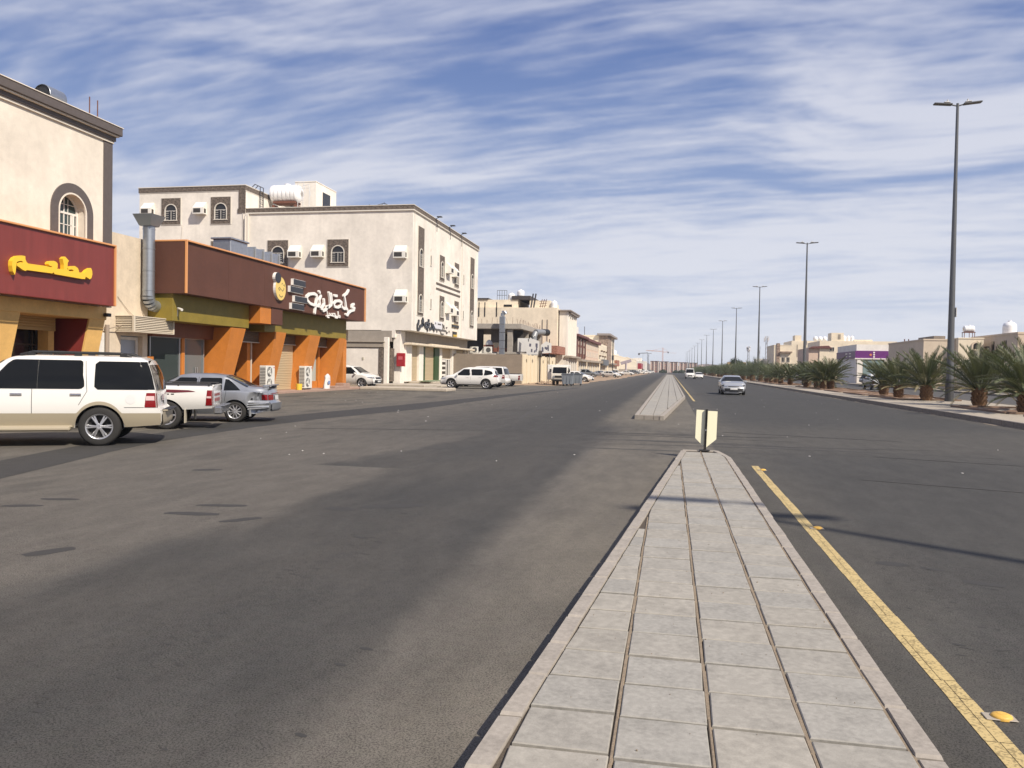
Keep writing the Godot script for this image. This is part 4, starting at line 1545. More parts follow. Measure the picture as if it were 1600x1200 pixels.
	b.box(Vector3(-22.54, 0.55, -50.1), Vector3(0.03, 0.22, 0.3), 0.01)
	part(b, "print", m("sack_print", Color(0.20, 0.28, 0.5), 0.8), sack)
	b = B.new()
	b.span(Vector3(-23.4, 0.13, -51.0), Vector3(-22.5, 0.28, -52.6), 0.02)
	b.span(Vector3(-23.4, 0.13, -52.7), Vector3(-22.6, 0.45, -53.8), 0.02)
	single(b, "entrance_step", m("pink_paving"), Vector3(-23, 0.13, -52.4), "low pinkish step in front of the last shop door", "step")


func pairs(flat: Array) -> Array:
	var r := []
	for i in range(0, flat.size(), 2):
		r.append([flat[i], flat[i + 1]])
	return r


func outdoor_unit(at: Vector3, label: String) -> void:
	var o := thing("outdoor_unit", at, label, "air conditioner", "outdoor cooling units on the pavement")
	var white := m("unit_white", Color(0.66, 0.65, 0.60), 0.5)
	var dark := m("unit_dark", Color(0.08, 0.08, 0.08), 0.6)
	var b := B.new()
	b.box(at + Vector3(0, 0.78, 0), Vector3(0.42, 1.42, 1.02), 0.02)
	part(b, "casing", white, o)
	b = B.new()
	b.box(at + Vector3(0, 0.04, 0.3), Vector3(0.4, 0.08, 0.08))
	b.box(at + Vector3(0, 0.04, -0.3), Vector3(0.4, 0.08, 0.08))
	part(b, "foot", dark, o)
	for y in [0.46, 1.14]:
		var f := Node3D.new()
		f.name = "fan"
		o.add_child(f, true)
		b = B.new()
		b.cyl(at + Vector3(0.21, y, 0.12), at + Vector3(0.222, y, 0.12), 0.285, 0.285, 24)
		part(b, "well", dark, f)
		b = B.new()
		for k in 3:
			var a := TAU * k / 3.0
			b.box(at + Vector3(0.226, y + 0.13 * sin(a), 0.12 + 0.13 * cos(a)), Vector3(0.006, 0.12, 0.24), 0.0, Basis(Vector3(1, 0, 0), -a + 0.5))
		b.cyl(at + Vector3(0.222, y, 0.12), at + Vector3(0.24, y, 0.12), 0.08, 0.07, 12)
		part(b, "blades", white, f)
		b = B.new()
		for r in [0.10, 0.16, 0.22, 0.28]:
			var ring := []
			for k in 25:
				ring.append(at + Vector3(0.245, y + r * sin(TAU * k / 24.0), 0.12 + r * cos(TAU * k / 24.0)))
			b.tube(ring, 0.005, 4)
		part(b, "guard", white, f)
	b = B.new()       # the slotted side that faces the road's near end
	for i in 14:
		b.box(at + Vector3(0, 0.2 + i * 0.088, 0.513), Vector3(0.34, 0.045, 0.01))
	part(b, "slots", dark, o)
	b = B.new()
	b.box(at + Vector3(0.215, 1.38, -0.4), Vector3(0.01, 0.07, 0.07))
	part(b, "badge", m("badge_red", Color(0.5, 0.03, 0.04), 0.5), o)


# ------------------------------------------------------------------ cream apartment block
func stone_window(o: Node3D, t: Transform3D, x0: float, y0: float, x1: float, y1: float, opens: Array, r: float, h: float) -> void:
	# dark stone panel with one or two arched windows: opens holds the sill heights
	var brown := m("grey_stone", Color(0.125, 0.100, 0.080), 0.75, 0.0, "stone", 1.0)
	var trim := m("trim_cream", Color(0.62, 0.58, 0.51), 0.8)
	var cx := (x0 + x1) * 0.5
	var w := Node3D.new()
	w.name = "window"
	o.add_child(w, true)
	var b := B.new()
	var base := y0
	for i in opens.size():
		var top: float = y1 if i == opens.size() - 1 else (opens[i] + h + opens[i + 1]) * 0.5
		arch_panel(b, t, x0, base, x1, top, cx, opens[i], opens[i] + h - r, r, 0.07)
		base = top
	part(b, "stone_panel", brown, w)
	b = B.new()
	for s in [[x0 - 0.06, y0 - 0.06, x1 + 0.06, y0], [x0 - 0.06, y1, x1 + 0.06, y1 + 0.06], [x0 - 0.06, y0, x0, y1], [x1, y0, x1 + 0.06, y1]]:
		b.prism(rect(s[0], s[1], s[2], s[3]), t, 0.05)
	for ya in opens:
		arch_ring(b, t, cx, ya, ya + h - r, r - 0.075, r + 0.005, 0.11, 8)
		b.prism(rect(cx - r - 0.06, ya - 0.07, cx + r + 0.06, ya), t, 0.13)
	part(b, "trim", trim, w)
	b = B.new()
	for ya in opens:
		b.prism(arch(cx, ya, ya + h - r, r - 0.07, 8), t, 0.015)
	part(b, "pane", m("window_dark", Color(0.022, 0.021, 0.021), 0.08), w)
	b = B.new()
	for ya in opens:
		b.prism(rect(cx - r + 0.08, ya + h - r - 0.03, cx + r - 0.08, ya + h - r + 0.03), t, 0.05)
		b.prism(rect(cx - 0.03, ya, cx + 0.03, ya + h - r), t, 0.048)
		for k in 5:      # white grille on both sides
			b.prism(rect(cx - r + 0.08, ya + 0.08 + k * (h - r) / 5.0, cx - r * 0.42, ya + 0.12 + k * (h - r) / 5.0), t, 0.045)
			b.prism(rect(cx + r * 0.30, ya + 0.08 + k * (h - r) / 5.0, cx + r * 0.62, ya + 0.12 + k * (h - r) / 5.0), t, 0.045)
	part(b, "grille", m("grille", Color(0.45, 0.43, 0.40), 0.6), w)


func cooler(t: Transform3D, u: float, y: float, label: String, w := 1.12) -> void:
	# window cooler in a white sheet cover with a slanting hood; u is its left edge, y its underside
	var at := t * Vector3(u + w / 2, y, 0)
	var o := thing("window_cooler", at, label, "air conditioner", "window coolers on the cream apartment block")
	var white := m("cooler_white", Color(0.74, 0.72, 0.66), 0.55)
	var b := B.new()
	var prof := PackedVector2Array([Vector2(0.0, 0.0), Vector2(0.58, 0.0), Vector2(0.60, 0.58), Vector2(0.02, 1.18)])
	# profile in (out of wall, up), extruded along the wall
	var P := t * Transform3D(Basis(Vector3(0, 0, 1), Vector3(0, 1, 0), Vector3(-1, 0, 0)), Vector3(u + w, y, 0))
	b.prism(prof, P, w, true)
	part(b, "cover", white, o)
	b = B.new()
	b.prism(rect(u + 0.10, y + 0.12, u + w * 0.74, y + 0.50), t * Transform3D(Basis(), Vector3(0, 0, 0.585)), 0.02)
	part(b, "grille", m("cooler_dark", Color(0.045, 0.04, 0.035), 0.6), o)
	b = B.new()
	b.prism(PackedVector2Array([Vector2(0.16, 0.10), Vector2(0.46, 0.10), Vector2(0.46, 0.50), Vector2(0.16, 0.50)]), t * Transform3D(Basis(Vector3(0, 0, 1), Vector3(0, 1, 0), Vector3(-1, 0, 0)), Vector3(u + w + 0.012, y, 0)), 0.01, true)
	part(b, "side_vent", m("cooler_dark"), o)


func apartment_block() -> void:
	var cream := washed(m("block_cream", Color(0.80, 0.75, 0.67), 0.88, 0.0, "mottle", 0.08))
	var band := m("grey_stone", Color(0.125, 0.100, 0.080), 0.75, 0.0, "stone", 1.0)
	var trim := m("trim_cream", Color(0.62, 0.58, 0.51), 0.8)
	var o := thing("apartment_building", Vector3(-34, 0, -80), "cream three-storey apartment block with arched windows in dark stone panels", "building")
	var b := B.new()
	b.span(Vector3(-39.1, 4.95, -68.0), Vector3(-22.8, 15.62, -92.6))
	b.span(Vector3(-50.2, 4.95, -67.9), Vector3(-39.1, 17.78, -80.0))
	b.span(Vector3(-39.0, 0, -69.9), Vector3(-24.0, 4.95, -92.6))
	b.span(Vector3(-50.2, 0, -67.9), Vector3(-39.0, 4.95, -80.0))
	b.span(Vector3(-25.62, 4.28, -68.0), Vector3(-24.3, 4.95, -69.9))
	part(b, "wall", cream, o)
	b = B.new()      # parapet bands
	b.span(Vector3(-39.1, 15.75, -67.93), Vector3(-22.70, 16.12, -92.7), 0.02)
	b.span(Vector3(-50.28, 17.86, -67.82), Vector3(-39.05, 18.28, -80.0), 0.02)
	b.span(Vector3(-39.75, 16.15, -67.83), Vector3(-39.08, 17.86, -67.9))
	b.span(Vector3(-39.86, 15.75, -67.82), Vector3(-39.1, 16.14, -67.9))
	part(b, "stone_band", band, o)
	b = B.new()
	b.span(Vector3(-39.1, 15.62, -67.88), Vector3(-22.66, 15.75, -92.74), 0.02)
	b.span(Vector3(-39.1, 16.12, -67.9), Vector3(-22.66, 16.19, -92.74), 0.01)
	b.span(Vector3(-50.25, 17.78, -67.86), Vector3(-39.07, 17.86, -80.0), 0.01)
	b.span(Vector3(-50.3, 18.28, -67.78), Vector3(-39.03, 18.36, -80.0), 0.01)
	b.span(Vector3(-39.05, 4.95, -67.78), Vector3(-38.75, 15.62, -68.0), 0.02)
	b.span(Vector3(-39.36, 4.95, -67.84), Vector3(-39.28, 17.78, -67.9))
	b.span(Vector3(-22.8, 4.95, -85.0), Vector3(-22.74, 15.6, -85.16))
	part(b, "trim", trim, o)
	b = B.new()
	b.span(Vector3(-22.8, 9.9, -75.4), Vector3(-22.73, 10.06, -84.4))
	b.span(Vector3(-22.8, 9.38, -75.4), Vector3(-22.73, 9.54, -84.4))
	part(b, "string_course", band, o)
	b = B.new()
	b.tube([Vector3(-39.0, 15.4, -67.72), Vector3(-39.0, 5.0, -67.72)], 0.07, 8)
	b.tube([Vector3(-22.72, 15.6, -68.35), Vector3(-22.72, 5.2, -68.6)], 0.015, 5)
	b.tube([Vector3(-45.6, 14.7, -67.86), Vector3(-45.7, 13.3, -67.86), Vector3(-45.7, 11.0, -67.86)], 0.02, 5)
	part(b, "pipe", trim, o)

	# windows of the side that faces us
	var U := facing_us(-67.9)
	var V := facing_us(-68.0)
	stone_window(o, U, -47.8, 14.8, -45.8, 17.27, [15.2], 0.65, 1.53)
	stone_window(o, U, -42.6, 14.78, -40.6, 17.27, [15.2], 0.65, 1.53)
	stone_window(o, U, -42.55, 10.7, -40.6, 13.15, [11.1], 0.65, 1.53)
	stone_window(o, V, -36.83, 10.7, -34.8, 13.15, [11.1], 0.65, 1.53)
	stone_window(o, V, -30.9, 10.7, -28.87, 13.15, [11.1], 0.65, 1.53)
	cooler(U, -49.7, 15.72, "white window cooler at the far left under the higher roof")
	cooler(U, -44.2, 15.66, "white window cooler between the two top-storey arched windows")
	cooler(V, -34.6, 11.5, "left of two white window coolers above the brown shop sign")
	cooler(V, -32.34, 11.52, "right of two white window coolers above the brown shop sign")
	cooler(V, -24.42, 11.36, "white window cooler near the cream block's corner, upper storey")
	cooler(V, -24.32, 7.42, "white window cooler near the cream block's corner, lower storey")
	# windows of the street side (u = -z)
	var S := facing_street(-22.8)
	stone_window(o, S, 69.5, 6.45, 71.25, 14.55, [6.75, 10.95], 0.55, 1.65)
	stone_window(o, S, 76.45, 10.4, 78.15, 12.9, [10.75], 0.5, 1.6)
	stone_window(o, S, 76.55, 6.4, 78.2, 8.85, [6.75], 0.5, 1.6)
	stone_window(o, S, 82.0, 10.35, 83.75, 12.88, [10.7], 0.5, 1.6)
	stone_window(o, S, 82.1, 6.4, 83.8, 8.8, [6.7], 0.5, 1.6)
	stone_window(o, S, 88.75, 6.35, 90.6, 14.4, [6.65, 10.9], 0.55, 1.65)
	cooler(S, 78.7, 11.35, "left of two upper window coolers on the block's street front", 1.15)
	cooler(S, 81.0, 11.25, "right of two upper window coolers on the block's street front", 1.15)
	cooler(S, 78.75, 7.25, "left of two lower window coolers on the block's street front", 1.15)
	cooler(S, 81.05, 7.15, "right of two lower window coolers on the block's street front", 1.15)
	var small := B.new()
	for q in [[73.35, 11.5], [73.5, 7.35], [85.7, 11.1], [85.75, 7.1]]:
		b = B.new()
		b.prism(rect(q[0] + 0.06, q[1], q[0] + 0.34, q[1] + 0.9), S, 0.02)
		part(b, "vent_window", m("window_dark"), o)
		small.prism(rect(q[0], q[1] - 0.08, q[0] + 0.42, q[1]), S, 0.08)
		small.prism(rect(q[0], q[1], q[0] + 0.06, q[1] + 0.95), S, 0.05)
		small.prism(rect(q[0] + 0.34, q[1], q[0] + 0.40, q[1] + 0.95), S, 0.05)
		small.prism(rect(q[0] + 0.1, q[1] + 1.35, q[0] + 0.22, q[1] + 1.6), S, 0.04)
	part(small, "vent_trim", trim, o)

	# ground floor: canopy, shutters, green jambs, columns
	b = B.new()
	b.span(Vector3(-24.0, 3.68, -69.0), Vector3(-23.0, 3.88, -92.5), 0.03)
	b.span(Vector3(-24.0, 3.88, -76.0), Vector3(-23.3, 4.0, -86.5), 0.03)
	part(b, "canopy", m("canopy", Color(0.60, 0.52, 0.40), 0.8, 0.0, "mottle", 0.2), o)
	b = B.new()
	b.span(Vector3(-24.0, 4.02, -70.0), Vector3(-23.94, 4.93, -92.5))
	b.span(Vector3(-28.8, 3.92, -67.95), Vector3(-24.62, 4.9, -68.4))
	part(b, "frieze", m("strip_grey", Color(0.30, 0.265, 0.225), 0.9, 0.0, "mottle", 0.3), o)  # separate strips under the overhang, a darker grey-brown than the wall
	b = B.new()
	for q in [[-69.3, -71.0], [-73.25, -74.55], [-80.25, -81.05], [-84.9, -86.7], [-90.55, -91.0], [-92.0, -92.6]]:
		b.span(Vector3(-24.0, 0.3, q[0]), Vector3(-23.7, 3.68, q[1]), 0.02)
	part(b, "column", cream, o)
	var tan := m("tan_shutter")
	for q in [[-71.05, -73.2], [-75.4, -78.6], [-81.1, -84.85], [-86.75, -90.5]]:
		if q[0] == -81.1:
			shutter(o, -23.95, q[0], q[1], 2.6, 3.66, tan, 0.13)
		else:
			shutter(o, -23.95, q[0], q[1], 0.4, 3.66, tan, 0.13)
	b = B.new()
	b.span(Vector3(-23.98, 0.35, -74.6), Vector3(-23.78, 3.68, -75.35))
	b.span(Vector3(-23.98, 0.35, -78.65), Vector3(-23.78, 3.68, -80.2))
	part(b, "green_jamb", m("green_jamb", Color(0.028, 0.065, 0.022), 0.5), o)
	b = B.new()
	b.span(Vector3(-23.94, 0.4, -81.2), Vector3(-23.9, 2.55, -84.7))
	part(b, "shop_glass", m("window_dark"), o)
	b = B.new()
	for k in 4:
		b.span(Vector3(-23.9, 0.75 + k * 0.5, -81.5), Vector3(-23.86, 0.95 + k * 0.5, -82.9))
	for z in [-81.2, -83.1, -84.0, -84.6]:
		b.span(Vector3(-23.9, 0.4, z), Vector3(-23.82, 2.6, z - 0.12))
	b.span(Vector3(-23.9, 2.5, -81.2), Vector3(-23.83, 2.6, -84.72))
	part(b, "shop_frame", m("white_frame"), o)
	b = B.new()
	b.span(Vector3(-24.0, 0.3, -91.05), Vector3(-23.96, 2.95, -91.9))
	part(b, "doorway", m("window_dark"), o)
	# side bay at ground level
	b = B.new()
	b.span(Vector3(-28.6, 0.7, -66.9), Vector3(-25.45, 3.3, -69.9))
	b.span(Vector3(-25.0, 0.1, -67.0), Vector3(-24.6, 4.28, -67.4), 0.02)
	b.span(Vector3(-24.55, 0.1, -68.2), Vector3(-23.85, 4.9, -69.3), 0.02)
	part(b, "side_bay", cream, o)
	b = B.new()
	b.span(Vector3(-29.0, 3.35, -66.8), Vector3(-24.95, 3.8, -69.9), 0.03)
	b.span(Vector3(-29.1, 3.8, -66.7), Vector3(-24.9, 3.9, -69.9), 0.02)
	part(b, "bay_ledge", m("ledge_grey", Color(0.30, 0.26, 0.21), 0.85, 0.0, "mottle", 0.4), o)
	b = B.new()
	b.span(Vector3(-29.0, 0.0, -66.86), Vector3(-28.62, 3.33, -69.9))
	b.span(Vector3(-25.43, 0.0, -66.86), Vector3(-25.05, 3.33, -69.9))
	b.span(Vector3(-28.6, 0.0, -66.84), Vector3(-25.45, 0.72, -69.9), 0.02)
	b.span(Vector3(-24.58, 0.35, -67.42), Vector3(-24.4, 3.3, -68.1))
	part(b, "bay_stone", band, o)
	b = B.new()
	b.box(Vector3(-26.9, 2.35, -66.88), Vector3(0.14, 0.24, 0.06), 0.01)
	b.box(Vector3(-25.95, 0.5, -66.6), Vector3(0.6, 0.5, 0.3), 0.02)
	part(b, "meter_box", m("meter_box", Color(0.42, 0.39, 0.30), 0.6), o)
	b = B.new()
	b.cyl(Vector3(-25.35, 0.1, -66.5), Vector3(-25.35, 0.95, -66.5), 0.12, 0.09, 10)
	single(b, "bollard", m("kerb_concrete"), Vector3(-25.35, 0.1, -66.5), "short concrete bollard beside the block's side bay", "bollard")
	var f := thing("hose_cabinet", Vector3(-23.6, 1.7, -68.1), "red fire-hose cabinet on the cream block's corner column", "cabinet")
	b = B.new()
	b.box(Vector3(-23.75, 2.3, -68.05), Vector3(0.75, 1.2, 0.3), 0.02)
	part(b, "case", m("fire_red", Color(0.32, 0.022, 0.028), 0.4), f)
	b = B.new()
	b.box(Vector3(-23.75, 2.45, -67.89), Vector3(0.4, 0.3, 0.02))
	part(b, "door_pane", m("fire_pane", Color(0.50, 0.12, 0.13), 0.3), f)
	b = B.new()
	for k in 5:
		b.span(Vector3(-22.6 + 0.1 * k, 0.34, -69.8 - k * 2.3), Vector3(-21.6 + 0.1 * k, 0.42 + 0.02 * (k % 2), -71.7 - k * 2.3), 0.02)
	single(b, "loose_slabs", m("mossy", Color(0.20, 0.24, 0.15), 0.9), Vector3(-22.0, 0.34, -75), "row of greenish boards lying before the tan shutters", "boards")
	# lettering over the shutters
	var t := thing("shop_sign", Vector3(-22.75, 5.4, -77), "black Arabic script lettering low on the cream block's street front", "sign")
	b = B.new()
	for s in SCRIPT_BLOCK:
		b.ribbon(pairs(s), 0.24, S, 0.12)
	part(b, "letters", m("ink"), t)
	b = B.new()
	for s in SCRIPT_BLOCK_THIN:
		b.ribbon(pairs(s), 0.12, S, 0.08)
	part(b, "thin_letters", m("letter_grey", Color(0.12, 0.11, 0.10), 0.5), t)
	b = B.new()
	b.prism(rect(74.9, 5.5, 77.6, 6.2), S, 0.05)
	part(b, "pale_panel", m("pale_panel", Color(0.66, 0.66, 0.69), 0.4), t)
	for q in [[81.3, 5.92, 84.0, 6.26, "upper yellow shop plate with black print on the cream block"], [81.65, 4.98, 83.3, 5.52, "lower yellow shop plate with black print on the cream block"]]:
		var pl := thing("shop_plate", Vector3(-22.7, q[1], -q[0]), q[4], "sign")
		b = B.new()
		b.prism(rect(q[0], q[1], q[2], q[3]), S, 0.08)
		part(b, "plate", m("plate_yellow", Color(0.62, 0.42, 0.05), 0.5), pl)
		b = B.new()
		var u: float = q[0] + 0.05
		while u < q[2] - 0.15:
			var w := 0.1 + rng.randf() * 0.14
			b.prism(rect(u, q[3] - 0.28 - rng.randf() * 0.1, u + w, q[3] - 0.02), S, 0.10)
			u += w + 0.05
		b.prism(rect(q[0], q[1] - 0.04, q[0] + 0.06, q[3]), S, 0.1)
		part(b, "print", m("ink"), pl)
	# parapet floodlights
	for i in 3:
		var z: float = [-74.6, -79.4, -84.0][i]
		var fl := thing("floodlight", Vector3(-22.6, 16.1, z), ["nearest small black floodlight on the cream block's parapet", "middle small black floodlight on the cream block's parapet", "farthest small black floodlight on the cream block's parapet"][i], "floodlight", "floodlights on the parapet")
		b = B.new()
		b.tube([Vector3(-22.72, 16.1, z), Vector3(-22.35, 16.25, z)], 0.025, 5)
		b.tube([Vector3(-22.6, 15.6, z - 0.2), Vector3(-22.6, 14.9, z - 0.2)], 0.03, 5)
		part(b, "arm", m("lamp_dark"), fl)
		b = B.new()
		b.box(Vector3(-22.3, 16.30, z), Vector3(0.5, 0.09, 0.4), 0.03)
		part(b, "head", m("lamp_dark"), fl)
	# roof: stair tower, tank, ladder, lattice
	b = B.new()
	b.span(Vector3(-38.2, 16.0, -76.0), Vector3(-35.9, 20.4, -81.0))
	b.span(Vector3(-38.25, 20.4, -75.95), Vector3(-35.85, 20.5, -81.0), 0.02)
	part(b, "stair_tower", cream, o)
	b = B.new()
	b.span(Vector3(-35.9, 17.2, -77.6), Vector3(-35.86, 19.7, -79.4))
	part(b, "tower_opening", m("window_dark"), o)
	var white := m("tank_white", Color(0.78, 0.78, 0.78), 0.35)
	var tk := thing("water_tank", Vector3(-37.5, 17, -73), "white ribbed horizontal water tank on the cream block's roof", "water tank")
	b = B.new()
	var prof := [Vector2(0.0, -1.6), Vector2(0.45, -1.57), Vector2(0.75, -1.4), Vector2(0.86, -1.2)]
	for k in 6:
		var y := -1.15 + k * 0.44
		prof.append_array([Vector2(0.86, y), Vector2(0.82, y + 0.03), Vector2(0.82, y + 0.07), Vector2(0.87, y + 0.1), Vector2(0.87, y + 0.38)])
	prof.append_array([Vector2(0.75, 1.45), Vector2(0.45, 1.57), Vector2(0, 1.6)])
	b.lathe(prof, Transform3D(Basis(Vector3(0, 0, 1), PI / 2), Vector3(-37.35, 18.45, -72.6)), 22)
	part(b, "body", white, tk)
	b = B.new()
	b.cyl(Vector3(-37.3, 19.2, -72.6), Vector3(-37.3, 19.42, -72.6), 0.32, 0.28, 14)
	part(b, "lid", white, tk)
	b = B.new()
	b.span(Vector3(-38.5, 17.45, -71.95), Vector3(-36.2, 17.66, -73.25))
	for x in [-38.5, -36.2]:
		b.span(Vector3(x - 0.1, 16.0, -72.0), Vector3(x + 0.1, 17.3, -73.2))
	part(b, "cradle", m("rust"), tk)
	b = B.new()
	for z in [-72.2, -73.3]:
		b.tube([Vector3(-36.0, 16.0, z), Vector3(-36.0, 19.4, z), Vector3(-35.4, 19.5, z), Vector3(-35.2, 18.4, z)], 0.03, 5)
	b.tube([Vector3(-36.2, 18.9, -72.2), Vector3(-34.8, 18.9, -72.2), Vector3(-34.8, 16.0, -72.2)], 0.03, 5)
	part(b, "pipework", m("pipe_white", Color(0.55, 0.56, 0.57), 0.4), tk)
	var ld := thing("roof_ladder", Vector3(-39.0, 16.1, -70.5), "dark steel ladder hooked over the higher roof edge", "ladder")
	b = B.new()
	for z in [-70.3, -70.9]:
		b.tube([Vector3(-38.95, 16.1, z), Vector3(-38.95, 18.7, z), Vector3(-39.5, 18.95, z), Vector3(-40.2, 18.3, z)], 0.04, 6)
	part(b, "rail", m("steel_dark", Color(0.06, 0.06, 0.065), 0.5, 0.3), ld)
	for k in 6:
		b = B.new()
		b.tube([Vector3(-38.95, 16.3 + k * 0.4, -70.3), Vector3(-38.95, 16.3 + k * 0.4, -70.9)], 0.03, 6)
		part(b, "rung", m("steel_dark"), ld)
	var lt := thing("roof_mast", Vector3(-30, 16.2, -74), "collapsed thin lattice aerial lying on the cream block's roof", "aerial")
	b = B.new()
	b.tube([Vector3(-31.5, 16.2, -72), Vector3(-27.0, 17.2, -72), Vector3(-25.2, 16.3, -72)], 0.03, 5)
	b.tube([Vector3(-29.5, 16.2, -72), Vector3(-28.5, 17.1, -72), Vector3(-27.6, 16.2, -72)], 0.025, 5)
	b.tube([Vector3(-28.5, 16.2, -72), Vector3(-27.0, 17.25, -72), Vector3(-26.6, 16.2, -72)], 0.025, 5)
	part(b, "rods", m("steel_dark"), lt)


# ------------------------------------------------------------------ unfinished concrete house and its yard wall
func concrete_frame() -> void:
	var conc := m("raw_concrete", Color(0.34, 0.31, 0.27), 0.9, 0.0, "slab", 0.35)
	var grey := m("grey_render", Color(0.235, 0.195, 0.155), 0.9, 0.0, "mottle", 0.15)
	var beige := m("panel_beige", Color(0.68, 0.585, 0.42), 0.85, 0.0, "streak", 0.4)
	var o := thing("yard_wall", Vector3(-18, 0, -95), "yard wall, grey on its end and beige panels along the street", "wall")
	var b := B.new()
	b.span(Vector3(-24, 0, -85.5), Vector3(-15.95, 3.22, -85.8))
	part(b, "grey_end", grey, o)
	for i in 10:
		b = B.new()
		var z := -85.75 - i * 2.53
		var lean := rng.randf_range(-0.03, 0.03)
		b.span(Vector3(-16.05 + lean, 0, z), Vector3(-15.9 + lean, 3.25 + rng.randf_range(-0.05, 0.05), z - 2.45), 0.02)
		part(b, "panel", beige, o)
		b = B.new()
		b.span(Vector3(-16.0, 0, z + 0.04), Vector3(-15.82, 3.3, z - 0.06), 0.01)
		part(b, "post", m("post_pale", Color(0.66, 0.57, 0.42), 0.8), o)
	b = B.new()
	for i in 6:
		var z := -88.0 - i * 4.0
		b.box(Vector3(-15.86, 2.6, z), Vector3(0.02, 0.35, 0.25), 0.0, Basis(Vector3(1, 0, 0), 0.4))
	part(b, "stencil_mark", m("stencil", Color(0.16, 0.13, 0.10), 0.9), o)
	b = B.new()
	b.cyl(Vector3(-15.6, 0, -95.7), Vector3(-15.6, 3.2, -95.7), 0.10, 0.10, 10)
	b.cyl(Vector3(-15.75, 3.5, -95.7), Vector3(-15.4, 3.5, -95.7), 0.42, 0.42, 16)
	single(b, "vent_pipe", m("dark_pipe", Color(0.055, 0.045, 0.04), 0.7), Vector3(-15.6, 0, -95.7), "dark vent pipe with round head standing before the beige panels", "pipe")

	var d := thing("concrete_building", Vector3(-26, 0, -114), "unfinished grey concrete frame house with reinforcing rods on its roof", "building")
	b = B.new()
	b.span(Vector3(-33, 7.05, -106.0), Vector3(-19.9, 7.75, -125), 0.02)
	part(b, "roof_slab", conc, d)
	b = B.new()
	b.span(Vector3(-33, 3.6, -106.2), Vector3(-20.2, 3.9, -125), 0.02)
	part(b, "floor_slab", conc, d)
	for q in [[-33.0, -106.3], [-21.55, -106.3], [-20.6, -113.0], [-20.6, -119.0], [-20.6, -124.5]]:
		b = B.new()
		b.span(Vector3(q[0] - 0.35, 0, q[1]), Vector3(q[0] + 0.35, 3.6, q[1] - 0.6))
		b.span(Vector3(q[0] - 0.35, 3.9, q[1]), Vector3(q[0] + 0.35, 7.05, q[1] - 0.6))
		part(b, "column", conc, d)
	b = B.new()
	b.span(Vector3(-33, 0, -124.2), Vector3(-30.4, 7.05, -124.6))
	b.span(Vector3(-30.4, 0, -124.2), Vector3(-28.2, 4.4, -124.6))
	b.span(Vector3(-28.2, 0, -124.2), Vector3(-21.0, 7.05, -124.6))
	part(b, "block_wall", m("block_grey", Color(0.12, 0.105, 0.09), 0.95, 0.0, "slab", 0.6), d)
	b = B.new()
	b.span(Vector3(-24.4, 0, -107.2), Vector3(-22.5, 7.0, -107.5))
	b.span(Vector3(-30, 0, -107.4), Vector3(-24.6, 3.6, -107.7))
	part(b, "block_wall", m("block_grey", Color(0.12, 0.105, 0.09), 0.95, 0.0, "slab", 0.6), d)
	b = B.new()
	b.span(Vector3(-32.5, 3.92, -108.0), Vector3(-25.7, 7.03, -108.3))
	part(b, "inner_wall", m("painted_shade", Color(0.045, 0.04, 0.036), 0.95), d)  # added near-black wall; its colour stands in for the unlit interior
	b = B.new()
	b.span(Vector3(-22.4, 3.92, -109.5), Vector3(-20.3, 7.03, -109.8))
	part(b, "inner_wall", m("painted_shade", Color(0.045, 0.04, 0.036), 0.95), d)  # second added wall, darkness of the open rooms put into its colour
	b = B.new()      # heaps and sheets stored inside
	for k in 6:
		b.span(Vector3(-24.4 + k * 0.52, 3.9, -106.9), Vector3(-23.95 + k * 0.52, 4.25 + 0.2 * (k % 3), -107.15), 0.03)
	part(b, "stacked_blocks", m("red_block", Color(0.20, 0.075, 0.05), 0.9), d)
	b = B.new()
	b.span(Vector3(-20.4, 3.95, -106.05), Vector3(-18.9, 5.8, -106.15))
	b.prism(PackedVector2Array([Vector2(-19.9, 3.95), Vector2(-17.6, 3.95), Vector2(-17.8, 5.2), Vector2(-18.6, 5.9), Vector2(-19.2, 5.2), Vector2(-19.8, 5.7)]), facing_us(-105.8), 0.04, true)
	part(b, "sheet", m("sheet_white", Color(0.66, 0.65, 0.62), 0.7), d)
	b = B.new()
	for k in 34:
		var onside := k % 2 == 0
		var p := Vector3(-32.0 + k * 0.36, 7.75, -106.3) if onside else Vector3(-20.3, 7.75, -106.0 - k * 0.55)
		b.tube([p, p + Vector3(rng.randf_range(-0.15, 0.15), 0.5 + rng.randf() * 0.5, rng.randf_range(-0.1, 0.1))], 0.022, 4)
	part(b, "reinforcing_rods", m("rust"), d).set_meta("kind", "stuff")
	# galvanised riser in front, big elbow duct, billboard sheets, two wall coolers
	var galv := galvanised()
	var du := thing("exhaust_pipe", Vector3(-22.3, 3.2, -105), "tall square galvanised duct with hooked top before the concrete frame", "duct")
	for k in 5:
		b = B.new()
		b.span(Vector3(-22.7, 3.2 + k * 1.1, -104.7), Vector3(-22.0, 4.26 + k * 1.1, -105.3), 0.03)
		part(b, "section", galv, du)
	b = B.new()
	b.tube([Vector3(-22.35, 8.7, -105.0), Vector3(-22.3, 9.1, -105.0), Vector3(-22.1, 9.3, -105.0), Vector3(-21.9, 9.0, -105.0)], 0.28, 12)
	part(b, "hook", galv, du)
	var el := thing("exhaust_pipe", Vector3(-17, 4, -108), "fat grey elbow duct poking from the concrete frame's corner", "duct")
	b = B.new()
	b.tube([Vector3(-19.2, 3.6, -112.0), Vector3(-19.2, 6.2, -112.0), Vector3(-19.0, 6.9, -112.3), Vector3(-18.2, 7.0, -114.5)], 0.42, 14)
	part(b, "pipe", m("duct_grey", Color(0.30, 0.31, 0.32), 0.5, 0.5), el)
	b = B.new()
